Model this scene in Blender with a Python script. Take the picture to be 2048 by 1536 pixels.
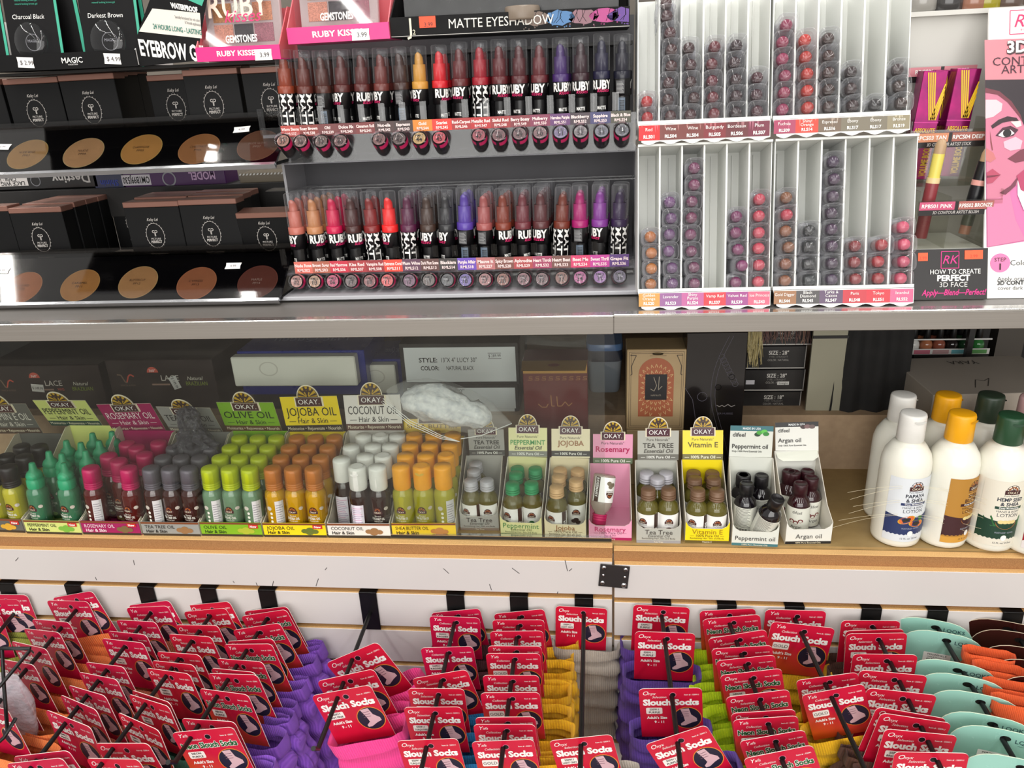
import bpy, math, random
from mathutils import Vector, Matrix
for o in list(bpy.data.objects): bpy.data.objects.remove(o)
SC = bpy.context.scene
COL = SC.collection
RND = random.Random(7)
PI = math.pi
def rad(a): return a*PI/180

# ---------------------------------------------------------------- camera, world, lights, exposure
FPX = 1540.0
CAM = Vector((0.0, -1.0, 1.6))
def _basis(yaw, pitch, roll):
    cy, sy = math.cos(yaw), math.sin(yaw)
    f = Vector((sy*math.cos(pitch), cy*math.cos(pitch), -math.sin(pitch)))
    r = Vector((cy, -sy, 0)); u = r.cross(f)
    c, s = math.cos(roll), math.sin(roll)
    return c*r+s*u, -s*r+c*u, f
CR, CU, CF = _basis(rad(-6.965), rad(21.99), rad(-2.906))
cd = bpy.data.cameras.new('camera'); cam = bpy.data.objects.new('camera', cd); COL.objects.link(cam)
cd.sensor_fit = 'HORIZONTAL'; cd.sensor_width = 36; cd.lens = FPX/2048*36; cd.clip_start = .01
cam.matrix_world = Matrix(((CR.x, CU.x, -CF.x, CAM.x), (CR.y, CU.y, -CF.y, CAM.y), (CR.z, CU.z, -CF.z, CAM.z), (0, 0, 0, 1)))
SC.camera = cam
SC.view_settings.view_transform = 'Standard'; SC.view_settings.look = 'None'
SC.view_settings.gamma = 1; SC.view_settings.exposure = 0.0
SC.cycles.transparent_max_bounces = 24
SC.cycles.max_bounces = 6
SC.cycles.diffuse_bounces = 3
SC.cycles.glossy_bounces = 3
SC.cycles.transmission_bounces = 4
SC.cycles.caustics_reflective = False; SC.cycles.caustics_refractive = False
SC.cycles.sample_clamp_indirect = 4
w = bpy.data.worlds.new('world'); SC.world = w; w.use_nodes = True
w.node_tree.nodes['Background'].inputs[0].default_value = (1.0, .98, .95, 1)
w.node_tree.nodes['Background'].inputs[1].default_value = .55
def area(name, loc, sx, sy, power, col, aim=None):
    l = bpy.data.lights.new(name, 'AREA'); l.shape = 'RECTANGLE'; l.size = sx; l.size_y = sy; l.energy = power; l.color = col
    o = bpy.data.objects.new(name, l); COL.objects.link(o); o.location = loc
    if aim: o.rotation_euler = (Vector(aim)-Vector(loc)).to_track_quat('-Z', 'Y').to_euler()
    return o
# rows of fluorescent tubes under the shop ceiling
for i, x in enumerate((-2.1, -1.2, -.08, .02, 1.1, 2.3)):
    area('ceiling_tube', (x, -2.2, 2.75), .05, 7.6, 42 if i not in (2, 3) else 23, (1.0, .98, .945))
# added broad fill light behind the camera, lifts upright faces and the showcase interior
area('added_front_fill', (.2, -4.2, 1.75), 4.5, 1.9, 100, (1.0, .985, .955), (.1, 0, 1.1))

# ---------------------------------------------------------------- pixel <-> place helpers
def ray(px, py): return CR*((px-1024)/FPX) - CU*((py-768)/FPX) + CF
def atY(px, py, Y):
    d = ray(px, py); return CAM + d*((Y-CAM.y)/d.y)
def atZ(px, py, Z):
    d = ray(px, py); return CAM + d*((Z-CAM.z)/d.z)
def atP(px, py, p0, n):
    d = ray(px, py); return CAM + d*((p0-CAM).dot(n)/d.dot(n))
def at_x(px, py, X, Ya=-.3, Yb=.6):          # point of a pixel's ray whose X equals X
    d = ray(px, py)
    if abs(d.x) < 1e-4: return None
    t = (X-CAM.x)/d.x; return CAM+d*t

# ---------------------------------------------------------------- materials
def lin(c):
    c = c/255.0
    return c/12.92 if c <= .04045 else ((c+.055)/1.055)**2.4
def rgb(c): return (lin(c[0]), lin(c[1]), lin(c[2]), 1)
MATS = {}
def M(name, c=(128, 128, 128), rough=.5, metal=0.0, kind='plain', c2=None, scale=60.0, alpha=.25, spec=.5, coat=0.0, bump=.3):
    if name in MATS: return MATS[name]
    m = bpy.data.materials.new(name); m.use_nodes = True; MATS[name] = m
    nt = m.node_tree; N = nt.nodes; L = nt.links; N.clear()
    out = N.new('ShaderNodeOutputMaterial')
    if kind == 'clear':                      # thin clear plastic: see-through plus its reflections
        tr = N.new('ShaderNodeBsdfTransparent'); tr.inputs[0].default_value = rgb(c)
        gl = N.new('ShaderNodeBsdfGlossy'); gl.inputs['Roughness'].default_value = rough; gl.inputs[0].default_value = (.95, .95, .95, 1)
        fr = N.new('ShaderNodeLayerWeight'); fr.inputs[0].default_value = .5
        pw = N.new('ShaderNodeMath'); pw.operation = 'POWER'; L.new(fr.outputs['Facing'], pw.inputs[0]); pw.inputs[1].default_value = 3.2
        ma = N.new('ShaderNodeMath'); ma.operation = 'MULTIPLY_ADD'; L.new(pw.outputs[0], ma.inputs[0]); ma.inputs[1].default_value = alpha; ma.inputs[2].default_value = .035
        mx = N.new('ShaderNodeMixShader')
        L.new(ma.outputs[0], mx.inputs[0]); L.new(tr.outputs[0], mx.inputs[1]); L.new(gl.outputs[0], mx.inputs[2])
        if c2:                               # moulded plastic: pale milky edges
            df = N.new('ShaderNodeBsdfDiffuse'); df.inputs[0].default_value = rgb(c2); m2 = N.new('ShaderNodeMixShader'); m2.inputs[0].default_value = .5
            L.new(gl.outputs[0], m2.inputs[1]); L.new(df.outputs[0], m2.inputs[2]); L.new(m2.outputs[0], mx.inputs[2])
        L.new(mx.outputs[0], out.inputs[0]); return m
    b = N.new('ShaderNodeBsdfPrincipled')
    b.inputs['Base Color'].default_value = rgb(c); b.inputs['Roughness'].default_value = rough
    b.inputs['Metallic'].default_value = metal; b.inputs['Specular IOR Level'].default_value = spec
    if coat: b.inputs['Coat Weight'].default_value = coat; b.inputs['Coat Roughness'].default_value = .06
    tc = N.new('ShaderNodeTexCoord')
    def noise(sc, det=3):
        n = N.new('ShaderNodeTexNoise'); n.inputs['Scale'].default_value = sc; n.inputs['Detail'].default_value = det
        L.new(tc.outputs['Object'], n.inputs['Vector']); return n
    def mixc(fac, ca, cb):
        mx = N.new('ShaderNodeMix'); mx.data_type = 'RGBA'
        L.new(fac, mx.inputs[0]); mx.inputs[6].default_value = rgb(ca); mx.inputs[7].default_value = rgb(cb)
        return mx.outputs[2]
    def ramp(fac, a, bb):
        r = N.new('ShaderNodeMapRange'); r.inputs[1].default_value = a; r.inputs[2].default_value = bb; L.new(fac, r.inputs[0]); return r.outputs[0]
    def bmp(h, dist, st=1.0):
        n = N.new('ShaderNodeBump'); n.inputs['Distance'].default_value = dist; n.inputs['Strength'].default_value = st
        L.new(h, n.inputs['Height']); L.new(n.outputs[0], b.inputs['Normal'])
    dark = tuple(v*.82 for v in c)
    if kind == 'plain':
        n = noise(scale); L.new(ramp(n.outputs[0], .2, .9), mixin := N.new('ShaderNodeMapRange').inputs[0])
        mr = mixin.node; mr.inputs[3].default_value = max(.02, rough-.05); mr.inputs[4].default_value = min(1, rough+.06)
        L.new(mr.outputs[0], b.inputs['Roughness'])
    elif kind == 'mottle':
        n = noise(scale, 4); L.new(mixc(ramp(n.outputs[0], .3, .7), c, c2 or dark), b.inputs['Base Color'])
        bmp(n.outputs[0], .0006, bump)
    elif kind == 'knit':
        wv = N.new('ShaderNodeTexWave'); wv.wave_type = 'BANDS'; wv.bands_direction = 'X'
        wv.inputs['Scale'].default_value = scale; wv.inputs['Distortion'].default_value = 2.2; wv.inputs['Detail'].default_value = 2; wv.inputs['Detail Scale'].default_value = 3
        L.new(tc.outputs['Object'], wv.inputs['Vector'])
        n = noise(420, 2)
        ad = N.new('ShaderNodeMath'); ad.operation = 'MULTIPLY_ADD'; L.new(n.outputs[0], ad.inputs[0]); ad.inputs[1].default_value = .8; L.new(wv.outputs[0], ad.inputs[2])
        L.new(mixc(ramp(ad.outputs[0], .25, 1.2), c2 or dark, c), b.inputs['Base Color'])
        bmp(ad.outputs[0], .0014, .65)
        b.inputs['Sheen Weight'].default_value = .08
    elif kind == 'brushed':
        mp = N.new('ShaderNodeMapping'); mp.inputs['Scale'].default_value = (1.5, 40, 160); L.new(tc.outputs['Object'], mp.inputs[0])
        n = N.new('ShaderNodeTexNoise'); n.inputs['Scale'].default_value = 3; n.inputs['Detail'].default_value = 4; L.new(mp.outputs[0], n.inputs['Vector'])
        L.new(mixc(ramp(n.outputs[0], .3, .7), c, c2 or dark), b.inputs['Base Color'])
    elif kind == 'glitter':
        v = N.new('ShaderNodeTexVoronoi'); v.inputs['Scale'].default_value = scale; L.new(tc.outputs['Object'], v.inputs['Vector'])
        L.new(mixc(ramp(v.outputs['Color'], .1, .9), c, c2 or dark), b.inputs['Base Color'])
    elif kind == 'fade':                     # printed fade towards the lower left corner of a card
        sp = N.new('ShaderNodeSeparateXYZ'); L.new(tc.outputs['Object'], sp.inputs[0])
        ad = N.new('ShaderNodeMath'); ad.operation = 'MULTIPLY_ADD'; L.new(sp.outputs[0], ad.inputs[0]); ad.inputs[1].default_value = .55; L.new(sp.outputs[2], ad.inputs[2])
        L.new(mixc(ramp(ad.outputs[0], -.045, -.105), c, c2), b.inputs['Base Color'])
    sh = b.outputs[0]
    if kind == 'liquid':
        tr = N.new('ShaderNodeBsdfTransparent'); tr.inputs[0].default_value = rgb(tuple(min(255, v*1.1+20) for v in c))
        mx = N.new('ShaderNodeMixShader'); mx.inputs[0].default_value = alpha
        L.new(b.outputs[0], mx.inputs[1]); L.new(tr.outputs[0], mx.inputs[2]); sh = mx.outputs[0]
    if kind == 'film':                       # thin crinkled film
        n = noise(scale, 5); bmp(n.outputs[0], .01, bump)
        tr = N.new('ShaderNodeBsdfTransparent'); mx = N.new('ShaderNodeMixShader'); mx.inputs[0].default_value = alpha
        L.new(b.outputs[0], mx.inputs[1]); L.new(tr.outputs[0], mx.inputs[2]); sh = mx.outputs[0]
    L.new(sh, out.inputs[0])
    return m
def C(c, rough=.45, **k):                    # plain printed or moulded colour
    c = tuple(int(v) for v in c)
    return M('paint_%02x%02x%02x_%d' % (c+(int(rough*100),)), c, rough, **k)
WHITE = M('white_print', (238, 236, 232), .45); BLACK = M('black_print', (14, 13, 14), .4)
CLEAR = M('clear_plastic', (246, 246, 246), .04, kind='clear', alpha=.35)
CLEARCAP = M('clear_cap', (253, 253, 254), .06, kind='clear', alpha=.5)
PENCAP = M('clear_pencil_cap', (253, 253, 254), .06, kind='clear', alpha=.6, c2=(232, 234, 236))
LIPCAP = M('clear_lip_cap', (253, 253, 254), .07, kind='clear', alpha=.6, c2=(244, 246, 248))
GLASS = M('showcase_glass', (244, 246, 244), .02, kind='clear', alpha=.22)
CHROME = M('chrome', (215, 215, 218), .16, 1.0)
CREAM = C((238, 228, 200))

# ---------------------------------------------------------------- text glyph cache
_TX = {}
def glyphs(s, bold):
    k = (s, bold)
    if k not in _TX:
        cu = bpy.data.curves.new('lettering', 'FONT'); cu.body = s; cu.size = 1; cu.resolution_u = 2; cu.offset = bold; cu.fill_mode = 'FRONT'
        ob = bpy.data.objects.new('lettering', cu); me = ob.to_mesh()
        vs = [tuple(v.co) for v in me.vertices]; fs = [tuple(p.vertices) for p in me.polygons]
        ob.to_mesh_clear(); bpy.data.objects.remove(ob); bpy.data.curves.remove(cu)
        if not vs: vs = [(0, 0, 0)]
        _TX[k] = (vs, fs, min(v[0] for v in vs), max(v[0] for v in vs))
    return _TX[k]

# ---------------------------------------------------------------- mesh builder
class MB:
    def __init__(s): s.v = []; s.f = []; s.fm = []; s.fs = []; s.mats = []; s.X = Matrix.Identity(4); s.warp = None
    def _mi(s, m):
        if m not in s.mats: s.mats.append(m)
        return s.mats.index(m)
    def add(s, vs, fs, m, smooth=False):
        b = len(s.v); i = s._mi(m)
        for p in vs:
            if s.warp: p = s.warp(p)
            s.v.append(tuple(s.X @ Vector(p)))
        for f in fs: s.f.append(tuple(b+k for k in f)); s.fm.append(i); s.fs.append(smooth)
        return s
    def box(s, x0, x1, y0, y1, z0, z1, m, c=0.0):
        if c <= 0:
            v = [(x, y, z) for z in (z0, z1) for y in (y0, y1) for x in (x0, x1)]
            return s.add(v, [(0, 2, 3, 1), (4, 5, 7, 6), (0, 1, 5, 4), (2, 6, 7, 3), (0, 4, 6, 2), (1, 3, 7, 5)], m)
        lo = (x0, y0, z0); hi = (x1, y1, z1); v = []; ix = {}
        for cx in (0, 1):
            for cy in (0, 1):
                for cz in (0, 1):
                    for ax in (0, 1, 2):
                        p = []
                        for a, cc in enumerate((cx, cy, cz)):
                            e = hi[a] if cc else lo[a]
                            if a != ax: e += -c if cc else c
                            p.append(e)
                        ix[(cx, cy, cz, ax)] = len(v); v.append(tuple(p))
        f = []
        for ax in range(3):
            o = [a for a in range(3) if a != ax]
            for sd in (0, 1):
                q = []
                for t in ((0, 0), (1, 0), (1, 1), (0, 1)):
                    k = [0, 0, 0]; k[ax] = sd; k[o[0]] = t[0]; k[o[1]] = t[1]; q.append(ix[tuple(k)+(ax,)])
                f.append(tuple(q) if (sd == (ax != 1)) else tuple(reversed(q)))
            for t in ((0, 0), (0, 1), (1, 0), (1, 1)):
                k0 = [0, 0, 0]; k0[o[0]] = t[0]; k0[o[1]] = t[1]; k1 = list(k0); k1[ax] = 1
                f.append((ix[tuple(k0)+(o[0],)], ix[tuple(k1)+(o[0],)], ix[tuple(k1)+(o[1],)], ix[tuple(k0)+(o[1],)]))
        for cx in (0, 1):
            for cy in (0, 1):
                for cz in (0, 1): f.append(tuple(ix[(cx, cy, cz, a)] for a in range(3)))
        return s.add(v, f, m)
    def poly(s, pts, m, y=0.0):              # flat outline in XZ (print)
        return s.add([(p[0], y, p[1]) for p in pts], [tuple(range(len(pts)))], m)
    def poly3(s, pts, m): return s.add(pts, [tuple(range(len(pts)))], m)
    def prism(s, pts, y0, y1, m, mside=None, mback=None):
        n = len(pts)
        s.add([(p[0], y0, p[1]) for p in pts], [tuple(range(n))], m)
        s.add([(p[0], y1, p[1]) for p in pts], [tuple(range(n))[::-1]], mback or m)
        s.add([(p[0], y, p[1]) for y in (y0, y1) for p in pts], [((i+1) % n, i, i+n, (i+1) % n+n) for i in range(n)], mside or m)
        return s
    def rect(s, x0, x1, z0, z1, m, y=0.0, n=1):
        v = []; f = []
        for i in range(n+1):
            x = x0+(x1-x0)*i/n; v += [(x, y, z0), (x, y, z1)]
        for i in range(n): f.append((2*i, 2*i+2, 2*i+3, 2*i+1))
        return s.add(v, f, m, n > 1)
    def disc(s, cx, cz, rx, rz, m, y=0.0, n=24, a0=0, a1=2*PI):
        full = abs(a1-a0) > 6.2
        k = n if full else n+1
        return s.poly([(cx+rx*math.cos(a0+(a1-a0)*i/n), cz+rz*math.sin(a0+(a1-a0)*i/n)) for i in range(k)], m, y)
    def ring(s, cx, cz, r0, r1, m, y=0.0, n=28, sx=1.0):
        v = []; f = []
        for i in range(n):
            a = 2*PI*i/n
            for r in (r0, r1): v.append((cx+sx*r*math.cos(a), y, cz+r*math.sin(a)))
            j = (i+1) % n; f.append((2*i, 2*i+1, 2*j+1, 2*j))
        return s.add(v, f, m)
    def line(s, pts, w, m, y=0.0):
        for (x0, z0), (x1, z1) in zip(pts[:-1], pts[1:]):
            d = math.hypot(x1-x0, z1-z0) or 1e-6; nx, nz = -(z1-z0)/d*w/2, (x1-x0)/d*w/2
            s.poly([(x0-nx, z0-nz), (x1-nx, z1-nz), (x1+nx, z1+nz), (x0+nx, z0+nz)], m, y)
        return s
    def text(s, t, x, z, h, m, y=0.0, al='c', w=None, bold=.0, sh=0.0, up=None):
        vs, fs, a, b = glyphs(t, bold)
        k = h/.70; wd = (b-a)*k; sx = 1.0
        if w: sx = min(1.0, w/wd) if up is None else w/wd
        ox = {'c': -(a+b)/2, 'l': -a, 'r': -b}[al]
        return s.add([(x+(vx+ox)*k*sx+sh*vy*k, y, z+vy*k) for vx, vy, _ in vs], fs, m)
    def lathe(s, prof, m, n=20, smooth=True, cx=0, cy=0, caps=True):
        v = []; f = []
        for r, z in prof:
            for i in range(n): a = 2*PI*i/n; v.append((cx+r*math.sin(a), cy-r*math.cos(a), z))
        for k in range(len(prof)-1):
            for i in range(n):
                j = (i+1) % n; f.append((k*n+i, k*n+j, (k+1)*n+j, (k+1)*n+i))
        s.add(v, f, m, smooth)
        if caps:
            if prof[0][0] > 1e-5: s.add(v[:n], [tuple(range(n))[::-1]], m)
            if prof[-1][0] > 1e-5: s.add(v[-n:], [tuple(range(n))], m)
        return s
    def tube(s, pts, r, m, n=8):
        pts = [Vector(p) for p in pts]; v = []; f = []
        for i, p in enumerate(pts):
            d = (pts[min(i+1, len(pts)-1)]-pts[max(i-1, 0)]).normalized()
            a = d.cross(Vector((0, 0, 1))); a = a.normalized() if a.length > 1e-3 else Vector((1, 0, 0)); b = a.cross(d)
            for k in range(n): t = 2*PI*k/n; v.append(tuple(p+a*(r*math.cos(t))+b*(r*math.sin(t))))
        for i in range(len(pts)-1):
            for k in range(n): f.append((i*n+k, i*n+(k+1) % n, (i+1)*n+(k+1) % n, (i+1)*n+k))
        s.add(v, f, m, True); s.add(v[:n], [tuple(range(n))], m); s.add(v[-n:], [tuple(range(n))[::-1]], m)
        return s
    def rings(s, rs, m, smooth=True, cap0=True, cap1=True):   # list of equal-length vertex loops
        n = len(rs[0]); v = [p for r in rs for p in r]; f = []
        for k in range(len(rs)-1):
            for i in range(n): j = (i+1) % n; f.append((k*n+i, k*n+j, (k+1)*n+j, (k+1)*n+i))
        s.add(v, f, m, smooth)
        if cap0: s.add(rs[0], [tuple(range(n))[::-1]], m, smooth)
        if cap1: s.add(rs[-1], [tuple(range(n))], m, smooth)
        return s
    def mesh(s, name):
        me = bpy.data.meshes.new(name); me.from_pydata(s.v, [], s.f)
        for m in s.mats: me.materials.append(m)
        me.polygons.foreach_set('material_index', s.fm); me.polygons.foreach_set('use_smooth', s.fs); me.update()
        return me
def cyl(r): return lambda p: ((r-p[1])*math.sin(p[0]/r), -(r-p[1])*math.cos(p[0]/r), p[2])
def sup(a, b, e, n=24):                      # superellipse loop
    o = []
    for i in range(n):
        t = 2*PI*i/n; c, s_ = math.cos(t), math.sin(t)
        o.append((a*math.copysign(abs(c)**(2/e), c), b*math.copysign(abs(s_)**(2/e), s_)))
    return o
def rrect(x0, x1, z0, z1, r, n=5, only_top=False):
    o = []
    for cx, cz, a in ((x1-r, z1-r, 0), (x0+r, z1-r, 90), (x0+r, z0+r, 180), (x1-r, z0+r, 270)):
        if only_top and a >= 180: o.append((x0 if a == 180 else x1, z0)); continue
        for i in range(n+1): t = rad(a+90*i/n); o.append((cx+r*math.cos(t), cz+r*math.sin(t)))
    return o

# ---------------------------------------------------------------- things and parts
def tag(o, label, cat, group=None, kind=None):
    o['label'] = label; o['category'] = cat
    if group: o['group'] = group
    if kind: o['kind'] = kind
    return o
_MC = {}
def cached(key, fn):
    if key not in _MC:
        mb = MB(); fn(mb); _MC[key] = mb.mesh(key[0] if isinstance(key, tuple) else key)
    return _MC[key]
def link(name, data, parent=None, mat=None):
    if isinstance(data, MB): data = data.mesh(name)
    o = bpy.data.objects.new(name, data); COL.objects.link(o)
    if parent: o.parent = parent
    if mat is not None: o.matrix_local = mat
    return o
def thing(name, label, cat, group=None, mat=None, data=None):
    o = link(name, data, None, mat)
    if data is None: o.empty_display_size = .02
    return tag(o, label, cat, group)
def struct(name, mb, mat=None):
    o = link(name, mb, None, mat); o['kind'] = 'structure'; return o
def frame(loc, ex=(1, 0, 0), ez=(0, 0, 1)):  # matrix with x axis ex, z axis near ez
    ex = Vector(ex).normalized(); ez = Vector(ez); ey = ez.cross(ex).normalized(); ez = ex.cross(ey)
    m = Matrix((ex, ey, ez)).transposed().to_4x4(); m.translation = Vector(loc); return m
def RX(a): return Matrix.Rotation(rad(a), 4, 'X')
def RY(a): return Matrix.Rotation(rad(a), 4, 'Y')
def RZ(a): return Matrix.Rotation(rad(a), 4, 'Z')
def T(x, y=None, z=None): return Matrix.Translation(Vector(x) if y is None else Vector((x, y, z)))
ORD = 'zeroth first second third fourth fifth sixth seventh eighth ninth tenth eleventh twelfth thirteenth fourteenth fifteenth sixteenth seventeenth eighteenth'.split()
ZS = .9168       # showcase deck
ZU = 1.2931      # upper shelf
# ================================================================ the place: floor, wall, showcase, slatwall
f = MB(); f.box(-7, 7, -8, 2.2, -.05, 0, M('floor_tile', (150, 140, 130), .35, kind='mottle', scale=6)); struct('floor', f)
f = MB(); f.box(-7, 7, 1.6, 1.7, 0, 3.0, M('back_wall_paint', (120, 112, 102), .7, kind='mottle', scale=4)); struct('wall_back', f)
MDF = M('raw_fibreboard', (232, 190, 128), .85, kind='mottle', c2=(206, 160, 102), scale=900)
MDFD = M('raw_fibreboard_groove', (168, 122, 76), .9, kind='mottle', c2=(140, 98, 58), scale=900)
LAM = M('white_laminate', (203, 197, 194), .32, kind='mottle', c2=(199, 193, 191), scale=5, bump=.02)
ALU = M('aluminium_rail', (144, 138, 131), .45, .4, kind='brushed', c2=(137, 131, 124))
ALUB = M('bright_aluminium_edge', (225, 224, 220), .2, .9)
DECK = M('beige_laminate_deck', (160, 134, 88), .42, kind='mottle', c2=(148, 122, 78), scale=40, bump=.03)
RISER = M('beige_riser_board', (178, 152, 122), .55, kind='mottle', c2=(166, 140, 112), scale=70, bump=.05)
DARK = M('dark_board', (30, 27, 25), .6, kind='mottle', c2=(22, 20, 19), scale=20, bump=.05)
SCR = C((70, 66, 66), .5)
def slatwall(label, x0, x1, dz, scratches):
    r = thing('slatwall_panel', label, 'wall panel', 'white slatwall panels under the showcase')
    c = MB(); c.box(x0, x1, .0115, .023, .30, .9165+dz, MDFD); c.box(x0, x1, .0110, .0225, .9155+dz, .9172+dz, MDF)
    link('fibreboard_core', c, r)
    tops = [.8974+dz]+[.8317+dz-.0736*k-.0045 for k in range(7)]
    bots = [.8317+dz+.0045-.0736*k for k in range(8)]
    for k in range(8):
        s = MB(); s.box(x0+.0008, x1-.0008, 0, .0045, bots[k], tops[k], LAM, .0006)
        s.box(x0+.0008, x1-.0008, .0046, .0112, bots[k]+.004, tops[k]-.0005, MDF)
        s.box(x0+.0008, x1-.0008, .0006, .0046, tops[k]-.0008, tops[k]+.0004, MDF)
        if k == 0:
            for px, py, dx, dy in scratches:
                a = atY(px, py, 0); b = atY(px+dx, py+dy, 0); s.line([(a.x, a.z), (b.x, b.z)], .0011, SCR, -.00025)
        link('slat', s, r)
    return r
XS = atY(1226, 1150, 0).x
slatwall('long white slatwall panel with bare fibreboard top, hung with orange and pink sock packs', -2.1, XS-.0006, 0,
         [(31, 1122, 6, -7), (267, 1120, 2, 10), (191, 1154, 2, 6), (512, 1165, 3, 7), (545, 1172, 2, -10), (632, 1172, 5, -15), (887, 1137, 11, 10), (1024, 1136, 15, 11), (1130, 1120, 5, 22), (1138, 1142, 6, -5), (979, 1168, 4, 12), (650, 1140, 4, -5), (1114, 1188, 2, -5), (466, 1162, 3, 4)])
slatwall('white slatwall panel with chipped corner, hung with mint and purple packs', XS+.0014, 1.7, -.005, [])
p = atY(1228, 1152, -.001)
jp = thing('joining_plate', 'small dark metal joining plate screwed across the slatwall seam', 'bracket', None, T(p) @ RY(5))
b = MB(); b.box(-.0225, .0225, -.0015, 0, -.0205, .0205, M('dark_plate', (66, 62, 62), .35, .6), .0004); link('plate', b, jp)
for i, (x, z, r_) in enumerate(((-.0165, .0145, .0036), (.0165, .0145, .0036), (-.0165, .001, .0022), (.0165, .001, .0022), (-.0165, -.0135, .0036), (.0165, -.0145, .0042))):
    s = MB(); s.X = T(x, -.0015, z) @ RX(90)
    s.lathe([(r_, 0), (r_*.95, .0009), (r_*.5, .0016), (0, .0018)], CHROME, 14)
    if r_ > .003: s.box(-r_*.6, r_*.6, -.0004, .0004, .0012, .0021, BLACK); s.box(-.0004, .0004, -r_*.6, r_*.6, .0012, .0021, BLACK)
    link('screw', s, jp)

show = thing('showcase', 'glass fronted shop showcase with aluminium rail and beige deck', 'display case')
b = MB(); b.box(-2.1, 1.7, .024, .75, ZS-.02, ZS, DECK); link('deck_board', b, show)
b = MB(); b.box(-2.1, .52, .269, .281, ZS, 1.0225, RISER); link('riser_board', b, show)
b = MB(); b.box(-2.1, .52, .281, .75, 1.0105, 1.0225, RISER); link('rear_ledge', b, show)
b = MB(); b.box(-2.1, 1.7, .75, .762, ZS, 1.265, DARK); link('back_board', b, show)
usf = thing('upper_shelf', 'grey upper shelf with aluminium front rail carrying the make-up displays', 'shelf')
b = MB(); b.box(-2.1, XS, -.004, .012, 1.2665, ZU-.003, ALU, .0008); b.box(-2.1, XS, -.0045, .0125, ZU-.0032, ZU+.0002, ALUB, .001); link('front_rail', b, usf)
b = MB(); b.box(XS, 1.7, -.004, .012, 1.2675, ZU-.003, ALU, .0008); b.box(XS, 1.7, -.0045, .0125, ZU-.0032, ZU+.0012, ALUB, .001); link('front_rail', b, usf)
b = MB(); b.box(-2.1, 1.7, .0125, .75, ZU-.014, ZU-.0005, M('grey_shelf_board', (120, 116, 112), .35, kind='mottle', c2=(112, 108, 104), scale=8, bump=.02)); link('shelf_board', b, usf)
b = MB(); b.box(-2.1, XS-.002, .026, .032, ZS, ZS+.006, C((40, 40, 40), .4)); b.box(-2.1, XS-.002, .0255, .0325, ZS+.006, ZS+.0068, CHROME); link('glass_track', b, show)
b = MB(); b.box(-2.1, XS-.012, .0275, .0305, ZS+.003, 1.279, GLASS); tag(link('glass_pane', b), 'clear glass pane closing the dim half of the showcase', 'glass pane')
# slotted metal standard at the far end of the case
b = MB(); a = atY(1990, 700, .5); b.box(a.x, a.x+.05, .5, .53, ZS, 1.279, C((88, 84, 80), .4, metal=.5))
for k in range(7): b.box(a.x+.03, a.x+.036, .4995, .5005, 1.17+k*.016, 1.18+k*.016, BLACK)
link('slotted_upright', b, show)
for x0, x1 in ((1604, 1694),):
    a = atY(x0-60, 700, .288); c = atY(x1, 700, .288)
    b = MB(); b.box(a.x+.066, c.x, .288, .293, 1.0226, 1.277, C((148, 144, 124), .6)); b.box(a.x+.066, c.x, .286, .288, 1.215, 1.219, DARK); b.box(a.x+.066, c.x, .286, .288, 1.157, 1.162, DARK); link('rear_panel', b, show)
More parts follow.
